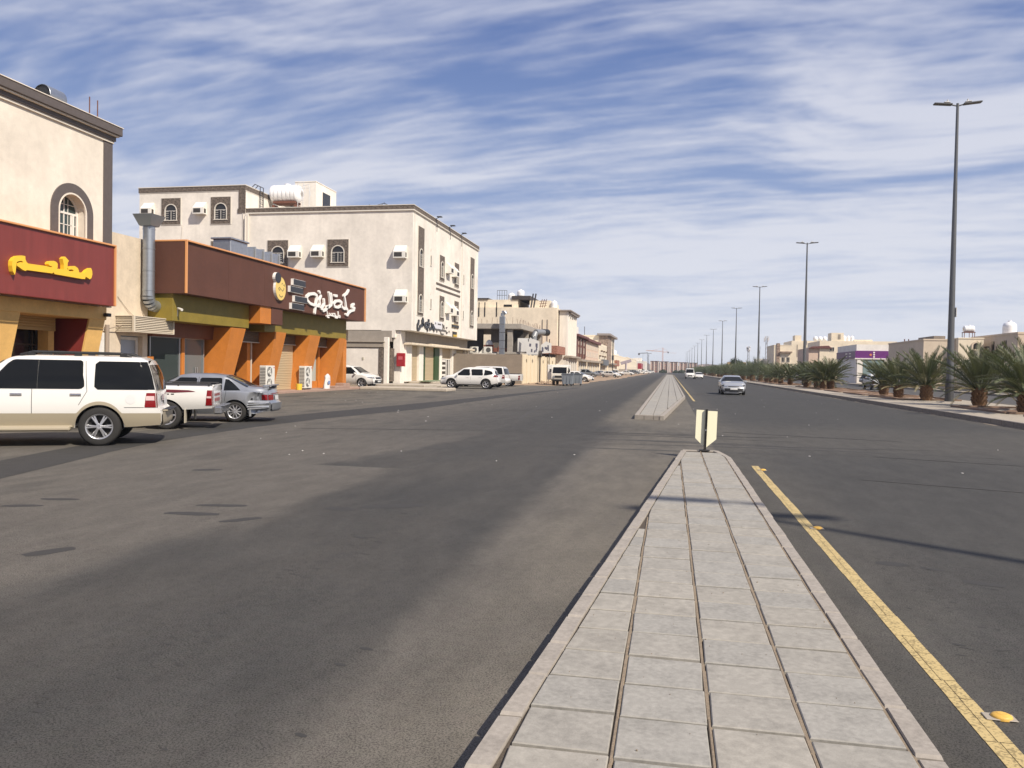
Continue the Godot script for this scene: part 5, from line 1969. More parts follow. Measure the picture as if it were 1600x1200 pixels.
	b.tube([Vector3(-18.2, 7.0, -114.5), Vector3(-17.8, 7.0, -115.6)], 0.5, 14)
	part(b, "mouth", m("lamp_dark"), el)
	for i in 2:
		var x: float = [-23.2, -21.5][i]
		var ac := thing("outdoor_unit", Vector3(x, 3.9, -93.3), ["left of two wall-hung cooling units behind the cream block", "right of two wall-hung cooling units behind the cream block"][i], "air conditioner", "wall-hung cooling units")
		b = B.new()
		b.box(Vector3(x, 3.85, -92.95), Vector3(0.95, 0.75, 0.4), 0.02)
		b.prism(PackedVector2Array([Vector2(x - 1.1, 3.45), Vector2(x - 0.48, 3.45), Vector2(x - 0.48, 4.2)]), facing_us(-93.0), 0.03, true)
		part(b, "casing", m("unit_white"), ac)
		b = B.new()
		b.cyl(Vector3(x + 0.1, 3.85, -92.75), Vector3(x + 0.1, 3.85, -92.73), 0.29, 0.29, 18)
		part(b, "fan", m("unit_dark"), ac)
	b = B.new()
	b.span(Vector3(-24.0, 0, -92.8), Vector3(-20.9, 3.3, -93.1))
	b.span(Vector3(-24.0, 3.3, -92.7), Vector3(-20.6, 3.42, -93.6))
	single(b, "annex", m("block_cream"), Vector3(-22, 0, -93), "low cream wall with ledge behind the apartment block", "wall")
	var ub := thing("cover_dome", Vector3(-24.2, 3.9, -105.0), "white dome of plastic sheet inside the concrete frame", "cover")
	b = B.new()
	b.lathe([Vector2(0.5, 0.0), Vector2(0.48, 0.25), Vector2(0.35, 0.5), Vector2(0.15, 0.68), Vector2(0, 0.72)], Transform3D(Basis(), Vector3(-24.5, 4.85, -106.6)), 14)
	part(b, "dome", m("sheet_white"), ub)
	b = B.new()
	b.span(Vector3(-25.2, 3.9, -106.3), Vector3(-23.9, 4.85, -107.0))
	part(b, "base", m("red_block"), ub)
	# hoarding sheets with faded print
	var hb := thing("hoarding", Vector3(-18, 4, -102), "torn white printed hoarding sheets above the yard wall", "hoarding")
	for q in [[-18.6, 3.5, -16.9, 5.6], [-16.7, 3.7, -15.3, 5.3]]:
		b = B.new()
		b.prism(PackedVector2Array([Vector2(q[0], q[1]), Vector2(q[2], q[1] + 0.1), Vector2(q[2], q[3] - 0.3), Vector2((q[0] + q[2]) / 2, q[3]), Vector2(q[0], q[3] - 0.5)]), facing_us(-103.0), 0.04, true)
		part(b, "sheet", m("sheet_white"), hb)
		b = B.new()
		for k in 7:
			var x := rng.randf_range(q[0] + 0.1, q[2] - 0.35)
			var y := rng.randf_range(q[1] + 0.2, q[3] - 1.0)
			b.prism(rect(x, y, x + 0.12 + rng.randf() * 0.14, y + 0.25 + rng.randf() * 0.3), facing_us(-102.96), 0.008 + k * 0.0012)
		part(b, "print", m("hoarding_print", Color(0.10, 0.10, 0.14), 0.7), hb)
	b = B.new()
	for k in 2:
		b.tube([Vector3(-18.4 + k * 2.8, 0, -103.2), Vector3(-18.4 + k * 2.8, 5.6, -103.2)], 0.06, 6)
	part(b, "post", m("steel_dark"), hb)


# ------------------------------------------------------------------ the rest of the left side
func block(called: String, label: String, x0: float, x1: float, z0: float, z1: float, h: float, mat: Material, parapet := 0.0) -> Node3D:
	var o := thing(called, Vector3((x0 + x1) / 2, 0, (z0 + z1) / 2), label, "building")
	var b := B.new()
	b.span(Vector3(x0, 0, z0), Vector3(x1, h, z1))
	part(b, "wall", mat, o)
	if parapet > 0:
		b = B.new()
		b.span(Vector3(x0 - 0.06, h, z0 + 0.06), Vector3(x1 + 0.06, h + parapet, z1 - 0.06), 0.02)
		part(b, "parapet", mat, o)
	return o


func windows(o: Node3D, t: Transform3D, u0: float, u1: float, n: int, ys: Array, w: float, h: float) -> void:
	var b := B.new()
	b.prism(rect(-w / 2, 0, w / 2, h), Transform3D(), 0.03)
	var pane := b.mesh()
	b = B.new()
	for s in [[-w / 2 - 0.08, -0.08, w / 2 + 0.08, 0.0], [-w / 2 - 0.08, h, w / 2 + 0.08, h + 0.08], [-w / 2 - 0.08, 0, -w / 2, h], [w / 2, 0, w / 2 + 0.08, h], [-0.03, 0, 0.03, h]]:
		b.prism(rect(s[0], s[1], s[2], s[3]), Transform3D(), 0.09)
	var frame := b.mesh()
	var org := where(o)
	for y in ys:
		for i in n:
			var u := u0 + (u1 - u0) * (i + 0.5) / n
			var wi := Node3D.new()
			wi.name = "window"
			var tt := t * Transform3D(Basis(), Vector3(u, y, 0))
			tt.origin -= org
			wi.transform = tt
			o.add_child(wi, true)
			put(pane, "pane", m("window_dark"), wi, Transform3D())
			put(frame, "frame", m("trim_cream"), wi, Transform3D())


func tank(at: Vector3, label: String, r := 0.9, h := 1.9, stand := 0.0, group := "white rooftop water tanks") -> void:
	var o := thing("water_tank", at, label, "water tank", group)
	var b := B.new()
	b.lathe([Vector2(r * 0.9, 0), Vector2(r, 0.12), Vector2(r, h * 0.3), Vector2(r * 0.96, h * 0.33), Vector2(r, h * 0.36), Vector2(r, h * 0.62), Vector2(r * 0.96, h * 0.65), Vector2(r, h * 0.68), Vector2(r * 0.85, h * 0.85), Vector2(r * 0.4, h * 0.97), Vector2(0, h)], Transform3D(Basis(), at + Vector3(0, stand, 0)), 16)
	part(b, "body", m("tank_white"), o)
	b = B.new()
	b.cyl(at + Vector3(0, stand + h * 0.95, 0), at + Vector3(0, stand + h * 1.06, 0), r * 0.3, r * 0.28, 10)
	part(b, "lid", m("tank_white"), o)
	if stand > 0:
		for q in [[-1, -1], [1, -1], [1, 1], [-1, 1]]:
			b = B.new()
			b.span(at + Vector3(q[0] * r * 0.9 - 0.05, 0, q[1] * r * 0.9 - 0.05), at + Vector3(q[0] * r * 0.9 + 0.05, stand - 0.1, q[1] * r * 0.9 + 0.05))
			part(b, "leg", m("rust"), o)
		b = B.new()
		b.span(at + Vector3(-r * 1.1, stand - 0.1, -r * 1.1), at + Vector3(r * 1.1, stand - 0.01, r * 1.1))
		part(b, "platform", m("rust"), o)


func far_left_row() -> void:
	var sandy := washed(m("sandy_wall", Color(0.78, 0.685, 0.53), 0.88, 0.0, "mottle", 0.06))
	var pale := m("pale_wall", Color(0.68, 0.64, 0.57), 0.85, 0.0, "streak", 0.1)
	var dark := m("window_dark")
	var stone := m("grey_stone")
	# E: plain sandy house behind the concrete frame
	var e := block("apartment_building", "plain sandy-coloured building rising behind the concrete frame house", -46, -20.0, -141, -154.5, 12.65, sandy)
	var b := B.new()
	b.span(Vector3(-46, 12.65, -142.5), Vector3(-27.5, 14.2, -154))
	b.span(Vector3(-25.4, 12.65, -143.0), Vector3(-21.6, 14.1, -154))
	part(b, "roof_storey", sandy, e)
	b = B.new()
	b.span(Vector3(-46.1, 14.2, -142.3), Vector3(-33.0, 14.5, -154))
	b.span(Vector3(-28.6, 14.2, -142.3), Vector3(-25.2, 14.9, -154))
	part(b, "roof_edge", m("roof_dark", Color(0.05, 0.042, 0.04), 0.8), e)
	b = B.new()
	b.span(Vector3(-30.1, 12.9, -142.5), Vector3(-28.6, 13.3, -142.44))
	for x in [-33.4, -31.2, -34.5]:
		b.span(Vector3(x, 11.0, -140.98), Vector3(x + 0.18, 13.6, -140.92))
	part(b, "slot_window", dark, e)
	b = B.new()
	for x in [-22.7, -21.8]:
		b.span(Vector3(x, 5.6, -140.98), Vector3(x + 0.14, 10.5, -140.9))
	part(b, "down_pipe", m("ledge_grey"), e)
	b = B.new()
	b.tube([Vector3(-24.9, 12.6, -141.5), Vector3(-24.5, 15.2, -141.5)], 0.14, 6)
	b.tube([Vector3(-24.4, 12.6, -141.5), Vector3(-24.0, 15.2, -141.5)], 0.14, 6)
	part(b, "rail_post", m("steel_dark"), e)
	b = B.new()
	for k in 3:
		b.tube([Vector3(-23.2 + k * 0.4, 12.7, -141.3), Vector3(-22.8 + k * 0.4, 14.2, -141.3)], 0.06, 5)
		b.tube([Vector3(-23.3, 12.9 + k * 0.45, -141.3), Vector3(-22.0, 13.0 + k * 0.45, -141.3)], 0.05, 5)
	part(b, "roof_frame", m("rust"), e)
	tank(Vector3(-28.9, 14.2, -143.5), "white tank pair on the sandy roof, left of the two", 0.7, 1.3)
	tank(Vector3(-27.2, 14.9, -143.5), "white tank pair on the sandy roof, right of the two", 0.7, 1.2)
	tank(Vector3(-20.9, 12.65, -143.0), "lone grey-lit tank at the sandy roof's right end", 0.6, 1.4)
	b = B.new()
	for k in 5:
		b.tube([Vector3(-31.4 + k * 0.45, 14.2, -142.6), Vector3(-31.4 + k * 0.45, 15.9, -142.6)], 0.035, 4)
	b.tube([Vector3(-31.4, 15.9, -142.6), Vector3(-29.6, 15.9, -142.6)], 0.035, 4)
	b.tube([Vector3(-31.4, 15.0, -142.6), Vector3(-29.6, 15.0, -142.6)], 0.035, 4)
	single(b, "roof_railing", m("steel_dark"), Vector3(-30.5, 14.2, -142.6), "thin steel railing beside the tanks on the sandy roof", "railing")
	# F: white ribbed block
	var f := block("apartment_building", "tall white block with vertical ribs and grey overhanging eaves", -22.5, -18.45, -142.6, -156.5, 12.13, pale)
	b = B.new()
	b.span(Vector3(-22.6, 12.13, -142.1), Vector3(-17.65, 12.37, -156.9), 0.03)
	for k in 9:
		b.span(Vector3(-18.4, 11.8, -144.0 - k * 1.45), Vector3(-17.75, 12.13, -144.5 - k * 1.45))
	part(b, "eaves", m("eaves_grey", Color(0.26, 0.23, 0.21), 0.8), f)
	for k in 6:
		b = B.new()
		b.span(Vector3(-18.45, 4.2, -142.65 - k * 2.6), Vector3(-18.25, 12.1, -143.35 - k * 2.6))
		part(b, "rib", m("rib_white", Color(0.72, 0.69, 0.63), 0.8), f)
	b = B.new()
	b.span(Vector3(-20.05, 4.5, -142.5), Vector3(-19.8, 12.1, -142.58))
	part(b, "drain_slot", stone, f)
	b = B.new()
	b.span(Vector3(-18.7, 3.73, -142.3), Vector3(-17.4, 4.1, -157.6), 0.03)
	part(b, "canopy", m("ledge_grey"), f)
	b = B.new()
	b.span(Vector3(-18.44, 0.3, -143.8), Vector3(-18.40, 3.72, -156.0))
	part(b, "shop_front", dark, f)
	for k in 5:
		b = B.new()
		b.span(Vector3(-18.40, 0.2, -142.7 - k * 3.1), Vector3(-18.05, 3.72, -143.5 - k * 3.1))
		part(b, "column", pale, f)
	b = B.new()       # terracotta balcony on the corner between E and F
	b.span(Vector3(-24, 4.2, -132.0), Vector3(-18.6, 5.6, -142.2), 0.03)
	single(b, "balcony", m("terracotta", Color(0.30, 0.135, 0.09), 0.85, 0.0, "stone", 1.2), Vector3(-22, 4.3, -141), "terracotta balcony parapet under the sandy building's right end", "balcony")
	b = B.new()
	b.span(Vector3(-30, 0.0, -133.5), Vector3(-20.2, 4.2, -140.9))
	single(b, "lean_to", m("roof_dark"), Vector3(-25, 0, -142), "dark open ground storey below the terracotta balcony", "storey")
	# G: brick-brown house, G2 pinkish, G3 cream, H tall with grey corner
	var brick := m("brick_brown", Color(0.215, 0.105, 0.075), 0.9, 0.0, "stone", 0.5)
	var g := block("apartment_building", "brown brick-clad house with dark eaves in the left row", -30, -20.0, -169.8, -189.5, 8.75, brick)
	b = B.new()
	b.span(Vector3(-30, 8.75, -169.7), Vector3(-19.2, 9.3, -191.0), 0.05)
	part(b, "eaves", m("eaves_brown", Color(0.13, 0.05, 0.045), 0.8), g)
	windows(g, facing_street(-20.0), 171.0, 188.5, 5, [5.3, 7.2], 1.3, 1.2)
	b = B.new()
	for k in 4:
		b.span(Vector3(-20.0, 4.3, -170.2 - k * 5.6), Vector3(-19.7, 8.7, -171.6 - k * 5.6))
	part(b, "pilaster", m("brick_dark", Color(0.12, 0.055, 0.045), 0.9), g)
	b = B.new()
	b.span(Vector3(-30, 8.6, -171.5), Vector3(-21.5, 11.6, -188))
	b.span(Vector3(-24, 11.6, -172), Vector3(-22.0, 13.4, -176))
	part(b, "roof_storey", m("white_wall", Color(0.74, 0.71, 0.66), 0.85, 0.0, "mottle", 0.1), g)
	var g2 := block("apartment_building", "pinkish cream house with brown cornice in the left row", -30, -20.0, -190.4, -225, 8.5, m("pink_wall", Color(0.60, 0.46, 0.36), 0.88, 0.0, "mottle", 0.1))
	b = B.new()
	b.span(Vector3(-30, 8.5, -190.0), Vector3(-19.3, 9.2, -225.5), 0.05)
	part(b, "cornice", m("eaves_brown"), g2)
	windows(g2, facing_street(-20.0), 192, 224, 8, [4.9, 6.8], 1.3, 1.1)
	var g3 := block("apartment_building", "cream house with many small windows in the left row", -30, -20.0, -226, -255.5, 9.2, m("cream_far", Color(0.75, 0.66, 0.51), 0.88, 0.0, "mottle", 0.1))
	windows(g3, facing_street(-20.0), 227, 255, 8, [4.8, 6.3, 7.8], 1.0, 0.9)
	for k in 6:
		b = B.new()
		b.box(Vector3(-19.7, 5.6 + 1.5 * (k % 2), -228 - k * 4.4), Vector3(0.6, 0.5, 0.9), 0.02)
		part(b, "awning", m("shutter_box"), g3)
	var h := block("apartment_building", "tallest cream block of the left row with grey-brown corner", -32, -20.0, -256, -289, 12.3, m("cream_far"), 0.5)
	b = B.new()
	b.span(Vector3(-22.6, 3.5, -255.8), Vector3(-19.8, 12.6, -256.3))
	b.span(Vector3(-20.0, 3.5, -256), Vector3(-19.8, 12.6, -272))
	part(b, "corner_cladding", m("grey_brown", Color(0.27, 0.20, 0.155), 0.85, 0.0, "stone", 0.4), h)
	b = B.new()
	b.span(Vector3(-23.2, 12.6, -255.0), Vector3(-18.9, 13.3, -290), 0.05)
	part(b, "eaves", m("eaves_grey"), h)
	windows(h, facing_street(-20.0), 273, 288, 4, [5.0, 7.5, 10.0], 1.2, 1.3)
	b = B.new()
	for x in [-30.0, -27.4]:
		b.tube([Vector3(x, 12.8, -256.5), Vector3(x, 15.5, -256.5)], 0.1, 5)
	part(b, "mast", m("steel_dark"), h)
	# shop fronts below
	for q in [[-172.0, -189.0, 2, "dark columned shop arcade under the brown brick-clad house"], [-191.0, -224.0, 4, "dark columned shop arcade under the pinkish cream house"], [-227.0, -254.0, 3, "dark columned shop arcade under the cream house with small windows"], [-257.0, -288.0, 4, "dark columned shop arcade under the tallest cream block"]]:
		var s := thing("arcade", Vector3(-19.5, 0, (q[0] + q[1]) / 2), q[3], "shopfront", "shopfronts of the left row")
		b = B.new()
		b.span(Vector3(-19.98, 0.25, q[0]), Vector3(-19.94, 3.4, q[1]))
		part(b, "glass", dark, s)
		b = B.new()
		b.span(Vector3(-19.96, 3.4, q[0]), Vector3(-18.8, 3.9 + 0.3 * (q[2] % 2), q[1]), 0.03)
		part(b, "canopy", m("ledge_grey"), s)
		var n := int(absf(q[1] - q[0]) / 4.2)
		for k in n + 1:
			b = B.new()
			var z: float = q[0] - (q[0] - q[1]) * k / n
			b.span(Vector3(-19.94, 0.2, z + 0.45), Vector3(-19.6, 3.4, z - 0.45))
			part(b, "column", m("cream_far") if k % 2 == 0 else pale, s)
	b = B.new()
	b.span(Vector3(-19.4, 2.9, -228), Vector3(-18.6, 4.6, -246))
	single(b, "shop_sign", m("sign_dark", Color(0.11, 0.12, 0.13), 0.5), Vector3(-19, 2.9, -237), "dark blue-grey fascia sign under the cream house with small windows", "sign")
	b = B.new()
	b.tube([Vector3(-14.5, 0, -205), Vector3(-14.5, 9.5, -205)], 0.14, 6)
	b.span(Vector3(-14.75, 4.2, -204.8), Vector3(-14.25, 5.4, -205.2))
	single(b, "utility_pole", m("steel_dark"), Vector3(-14.5, 0, -205), "grey utility pole with box in front of the cream houses", "pole")
	b = B.new()
	b.tube([Vector3(-14.2, 0, -262), Vector3(-14.2, 4.4, -262)], 0.35, 6)
	b.box(Vector3(-14.2, 4.3, -262), Vector3(3.6, 1.0, 0.5), 0.05, Basis(Vector3(0, 0, 1), 0.3))
	single(b, "totem_sign", m("totem", Color(0.36, 0.32, 0.36), 0.5), Vector3(-14.2, 0, -262), "tilted pale sign on a dark post beside parked cars", "sign")
	var i1 := block("apartment_building", "cream low house with tank and small windows beyond the tallest block", -34, -20.0, -291, -380, 6.8, m("cream_far"), 0.5)
	windows(i1, facing_street(-20.0), 297, 378, 7, [2.4, 4.8], 1.6, 1.1)
	windows(i1, facing_us(-291), -33, -21, 4, [2.4, 4.8], 1.3, 1.1)
	b = B.new()
	b.span(Vector3(-34, 7.3, -330), Vector3(-24, 8.9, -376))
	part(b, "roof_storey", m("cream_far"), i1)
	tank(Vector3(-25, 7.3, -300), "white tank on the low cream house, nearer one", 1.3, 2.0)
	tank(Vector3(-22.5, 7.3, -318), "white tank on the low cream house, farther one", 1.5, 2.4)
	b = B.new()
	b.span(Vector3(-20.0, 3.0, -291.5), Vector3(-19.0, 5.2, -305))
	single(b, "balcony", m("terracotta"), Vector3(-19.5, 3, -298), "terracotta balcony on the corner of the low cream house", "balcony")
	b = B.new()
	b.span(Vector3(-19.5, 0, -310), Vector3(-19.2, 2.0, -480))
	single(b, "yard_wall", m("ledge_grey"), Vector3(-19.3, 0, -395), "long low grey yard wall along the far left houses", "wall")
	var j1 := block("apartment_building", "long sandy house with flat roof farther along the left row", -36, -20.0, -382, -486, 7.4, sandy, 0.4)
	windows(j1, facing_street(-20.0), 386, 484, 8, [2.2, 4.8], 1.8, 1.2)
	b = B.new()
	b.span(Vector3(-19.9, 2.4, -500), Vector3(-17.8, 6.0, -534))
	single(b, "shop_sign", m("fire_red"), Vector3(-19, 2.4, -517), "tall red sign board at the far end of the left row", "sign")
	var k1 := block("apartment_building", "small pale yellow house past the red sign board", -36, -20.0, -540, -590, 5.4, m("cream_far"), 0.4)
	windows(k1, facing_street(-20.0), 545, 588, 4, [2.2], 1.8, 1.2)
	var l1 := block("apartment_building", "last white house on the left with stepped roof", -36, -18.5, -610, -660, 8.0, pale, 0.5)
	windows(l1, facing_us(-610), -34, -19, 4, [2.0, 5.0], 1.4, 1.2)
	b = B.new()
	b.span(Vector3(-28, 8.0, -615), Vector3(-22, 11.0, -640))
	part(b, "roof_storey", pale, l1)
	# bushes along the far yard wall
	for q in [[-17.5, -330.0, 1.6], [-16.5, -420.0, 1.8], [-17.0, -368.0, 1.2]]:
		bush(Vector3(q[0], 0, q[1]), q[2], "dark green bush by the far grey yard wall", "bushes by the far yard wall")


func bush(at: Vector3, r: float, label: String, group := "") -> void:
	var b := B.new()
	for i in 420:
		var d := Vector3(rng.randfn(0, 1), absf(rng.randfn(0, 1)), rng.randfn(0, 1)).normalized() * r * (0.45 + 0.6 * sqrt(rng.randf()))
		d.y *= 0.85
		leaf(b, at + d + Vector3(0, 0.1, 0), 0.12 * r + 0.1)
	single(b, "bush", m("bush_green", Color(0.055, 0.07, 0.03), 0.8), at, label, "bush", group)


func leaf(b: B, p: Vector3, s: float) -> void:
	var a := Vector3(rng.randf_range(-1, 1), rng.randf_range(-1, 1), rng.randf_range(-1, 1)).normalized() * s
	var c := a.cross(Vector3(rng.randf_range(-1, 1), rng.randf_range(-1, 1), rng.randf_range(-1, 1))).normalized() * s * 0.5
	b.tri(p - a, p + c, p + a)
	b.tri(p - a, p + a, p - c)


# ------------------------------------------------------------------ houses on the right
func right_buildings() -> void:
	var tan := m("tan_wall", Color(0.60, 0.50, 0.385), 0.88, 0.0, "mottle", 0.08)
	var cream := m("cream_right", Color(0.74, 0.65, 0.50), 0.88, 0.0, "mottle", 0.08)
	var white := m("white_wall")
	var dark := m("window_dark")
	# nearest, at the frame's right edge
	var a := block("house", "tan house at the photo's right edge behind the nearest palms", 38.0, 52.0, -98.0, -112.0, 6.5, tan, 0.25)
	windows(a, facing_us(-98.0), 38.8, 51, 4, [1.6, 4.2], 1.3, 1.4)
	var b := B.new()
	for z in [-101.0, -104.5]:
		b.span(Vector3(37.9, 4.6, z), Vector3(38.02, 5.9, z - 0.6))
	b.span(Vector3(37.7, 5.2, z_of(-106.0)), Vector3(38.0, 5.35, -107.2))
	part(b, "slot_window", dark, a)
	tank(Vector3(39.6, 6.7, -104.5), "white water tank on the tan house at the right edge", 0.75, 1.6)
	var c := block("house", "cream house with one arched window and a tank on stilts", 34.2, 37.0, -105.0, -120.0, 6.2, cream, 0.15)
	b = B.new()
	arch_ring(b, facing_us(-105.0), 36.2, 4.95, 5.35, 0.38, 0.56, 0.14, 8)
	b.prism(rect(35.62, 4.83, 36.78, 4.95), facing_us(-105.0), 0.16)
	part(b, "arch_surround", tan, c)
	b = B.new()
	b.prism(arch(36.2, 4.95, 5.35, 0.38, 8), facing_us(-105.0), 0.03)
	part(b, "arch_window", dark, c)
	var tk := thing("water_tank", Vector3(35.6, 6.35, -106.5), "white horizontal tank on brown stilts above the arched window", "water tank")
	b = B.new()
	b.lathe([Vector2(0, -0.62), Vector2(0.3, -0.6), Vector2(0.40, -0.5), Vector2(0.40, -0.2), Vector2(0.37, -0.16), Vector2(0.40, -0.1), Vector2(0.40, 0.25), Vector2(0.37, 0.3), Vector2(0.40, 0.35), Vector2(0.40, 0.5), Vector2(0.3, 0.6), Vector2(0, 0.62)], Transform3D(Basis(Vector3(0, 0, 1), PI / 2), Vector3(35.65, 7.46, -106.0)), 16)
	b.cyl(Vector3(35.7, 7.8, -106), Vector3(35.7, 7.95, -106), 0.14, 0.12, 10)
	part(b, "body", m("tank_white"), tk)
	b = B.new()
	b.span(Vector3(35.0, 7.0, -105.6), Vector3(36.3, 7.08, -106.4))
	for q in [[35.05, -105.65], [36.2, -105.65], [35.05, -106.35], [36.2, -106.35], [35.6, -105.65]]:
		b.span(Vector3(q[0] - 0.03, 6.3, q[1] - 0.03), Vector3(q[0] + 0.03, 7.0, q[1] + 0.03))
	part(b, "stilts", m("rust"), tk)
	var cc := block("house", "low tan house wing left of the arched window house", 30.6, 34.2, -106.0, -122.0, 6.0, tan, 0.2)
	windows(cc, facing_us(-106.0), 31, 34, 2, [2.0], 0.9, 1.2)
	# purple-banded shop
	var p := block("shop_building", "white shop with a purple fascia band and grey side", 31.9, 48.0, -148.0, -164.0, 6.9, white, 0.0)
	b = B.new()
	b.span(Vector3(31.7, 4.5, -147.85), Vector3(48.1, 5.8, -148.0))
	part(b, "fascia", m("purple", Color(0.13, 0.022, 0.16), 0.45), p)
	b = B.new()
	b.span(Vector3(31.7, 4.45, -148.0), Vector3(31.9, 5.75, -163.9))
	part(b, "side_fascia", m("purple_grey", Color(0.125, 0.07, 0.15), 0.5), p)
	b = B.new()
	b.span(Vector3(31.6, 4.3, -147.6), Vector3(48.1, 4.5, -148.0), 0.02)
	for k in 4:
		b.span(Vector3(32.0 + k * 4.4, 0.1, -147.7), Vector3(32.9 + k * 4.4, 4.3, -148.0))
	part(b, "white_frame", m("rib_white"), p)
	for k in 3:
		b = B.new()
		b.span(Vector3(33.0 + k * 4.4, 0.3, -147.8), Vector3(36.3 + k * 4.4, 4.2, -147.9))
		part(b, "shop_glass", m("teal_glass", Color(0.20, 0.27, 0.27), 0.1), p)
	b = B.new()
	for k in 3:
		b.cyl(Vector3(34.75, 4.75 + k * 0.38, -147.84), Vector3(34.75, 4.75 + k * 0.38, -147.8), 0.15, 0.15, 10)
	for k in 4:
		b.box(Vector3(31.68, 4.85 + 0.5 * (k % 2), -152.0 - 3.0 * (k / 2)), Vector3(0.03, 0.22, 1.6))
	part(b, "fascia_marks", m("rib_white"), p)
	b = B.new()
	b.cyl(Vector3(34.2, 5.1, -147.84), Vector3(34.2, 5.1, -147.8), 0.2, 0.2, 10)
	part(b, "fascia_dot", m("orange_dot", Color(0.6, 0.2, 0.08), 0.5), p)
	# houses behind it
	var d := block("house", "large cream house behind the purple-banded shop", 30.5, 45.5, -175.0, -190.0, 8.5, cream, 0.0)
	windows(d, facing_us(-175.0), 31.9, 34.0, 1, [6.4], 0.75, 0.75)
	windows(d, facing_us(-175.0), 38.0, 44.0, 3, [6.9], 1.0, 0.3)
	b = B.new()
	b.span(Vector3(32.8, 8.5, -175.2), Vector3(35.2, 10.2, -179.0))
	b.span(Vector3(37.4, 8.5, -176.0), Vector3(41.0, 8.85, -188.0))
	part(b, "stair_tower", cream, d)
	b = B.new()
	b.span(Vector3(34.1, 8.9, -175.14), Vector3(34.6, 9.9, -175.2))
	part(b, "tower_opening", m("ledge_grey"), d)
	var d2 := block("house", "pinkish lower wing with a hipped porch in front of the large cream house", 28.4, 30.5, -175.2, -190.0, 7.0, m("pink_wall"), 0.0)
	b = B.new()
	b.prism(PackedVector2Array([Vector2(28.2, 6.9), Vector2(33.0, 6.9), Vector2(32.2, 7.5), Vector2(29.0, 7.3)]), facing_us(-175.2), 0.6, true)
	part(b, "porch_roof", m("eaves_brown"), d2)
	for k in 3:
		tank(Vector3(35.6 + k * 0.75, 8.5, -176.5), ["left of three small white tanks on the large cream house", "middle of three small white tanks on the large cream house", "right of three small white tanks on the large cream house"][k], 0.42, 1.15)
	var h1 := block("house", "cream house with dark corner pier, leftmost of the right-hand houses", 26.3, 30.6, -215.0, -230.0, 8.7, cream, 0.2)
	b = B.new()
	b.span(Vector3(26.9, 0, -214.8), Vector3(27.75, 9.3, -216.0))
	b.span(Vector3(27.8, 6.9, -214.2), Vector3(30.7, 7.2, -215.0))
	part(b, "corner_pier", m("grey_brown"), h1)
	windows(h1, facing_us(-215.0), 28, 30.4, 2, [4.5], 0.7, 1.2)
	var h2 := block("house", "tall cream house with stair tower beside the dark-cornered house", 30.6, 37.2, -215.0, -230.0, 10.0, cream, 0.0)
	b = B.new()
	b.span(Vector3(31.4, 10.0, -215.2), Vector3(33.0, 11.4, -219.0))
	part(b, "stair_tower", cream, h2)
	windows(h2, facing_us(-215.0), 34.2, 36.8, 2, [7.6], 0.7, 0.7)
	b = B.new()
	b.span(Vector3(33.9, 7.6, -214.95), Vector3(34.1, 9.6, -215.0))
	b.span(Vector3(31.9, 5.8, -214.95), Vector3(32.1, 9.0, -215.0))
	part(b, "slot_window", m("ledge_grey"), h2)
	for k in 3:
		var x := 36.6 + k * 1.1
		var t := thing("water_tank", Vector3(x, 10.0, -216), ["left of three round white tanks on the tall cream house", "middle of three round white tanks on the tall cream house", "right of three round white tanks on the tall cream house"][k], "water tank", "round tanks on the tall cream house")
		b = B.new()
		b.lathe([Vector2(0, -0.6), Vector2(0.4, -0.55), Vector2(0.58, -0.3), Vector2(0.6, 0), Vector2(0.58, 0.3), Vector2(0.4, 0.55), Vector2(0, 0.6)], Transform3D(Basis(Vector3(0, 0, 1), PI / 2.3), Vector3(x, 10.6, -216)), 14)
		part(b, "body", m("tank_white"), t)
	var h3 := block("house", "flat-roofed cream house right of the three round tanks", 37.2, 46.0, -205.0, -225.0, 8.9, cream, 0.2)
	windows(h3, facing_us(-205.0), 38, 45, 4, [3.0, 6.2], 1.1, 1.1)
	# middle distance right: grey tower, dark roof, steel ball tank, chimneys
	var g := block("house", "grey-topped stair tower house left of the nearest lamp post", 50.9, 53.0, -170.0, -180.0, 9.5, m("grey_render"), 0.0)
	b = B.new()
	b.span(Vector3(51.5, 0, -169.9), Vector3(54.6, 8.6, -170.0))
	part(b, "front", tan, g)
	var g2 := block("house", "low house with dark roof deck and white front wall", 46.0, 50.9, -171.0, -182.0, 7.3, white, 0.0)
	b = B.new()
	b.span(Vector3(46.0, 7.3, -170.8), Vector3(51.2, 7.75, -182.0))
	part(b, "roof_deck", m("roof_dark"), g2)
	var g3 := block("house", "tan house directly behind the nearest lamp post", 53.0, 62.0, -168.0, -182.0, 8.3, tan, 0.2)
	windows(g3, facing_us(-168.0), 53.5, 61.5, 4, [2.0, 5.0], 1.2, 1.3)
	tank(Vector3(49.15, 7.75, -172), "silvery round tank on the dark roof deck", 0.5, 1.1)
	for k in 2:
		b = B.new()
		b.cyl(Vector3(46.1 + k * 0.75, 7.75, -172), Vector3(46.1 + k * 0.75, 8.9, -172), 0.14, 0.10, 8)
		b.cyl(Vector3(46.1 + k * 0.75, 8.2, -172), Vector3(46.1 + k * 0.75, 8.35, -172), 0.2, 0.2, 8)
		single(b, "chimney", m("rust"), Vector3(46.1 + k * 0.75, 7.75, -172), ["left of two rusty flue pipes on the dark roof deck", "right of two rusty flue pipes on the dark roof deck"][k], "flue", "rusty flue pipes")
	# long low sandy walls and scrub at their feet
	b = B.new()
	b.span(Vector3(44, 0, -150), Vector3(80, 2.6, -150.4))
	b.span(Vector3(38.2, 0, -112), Vector3(38.5, 2.0, -146))
	single(b, "yard_wall", tan, Vector3(60, 0, -150), "low tan yard wall running behind the right-hand palms", "wall")
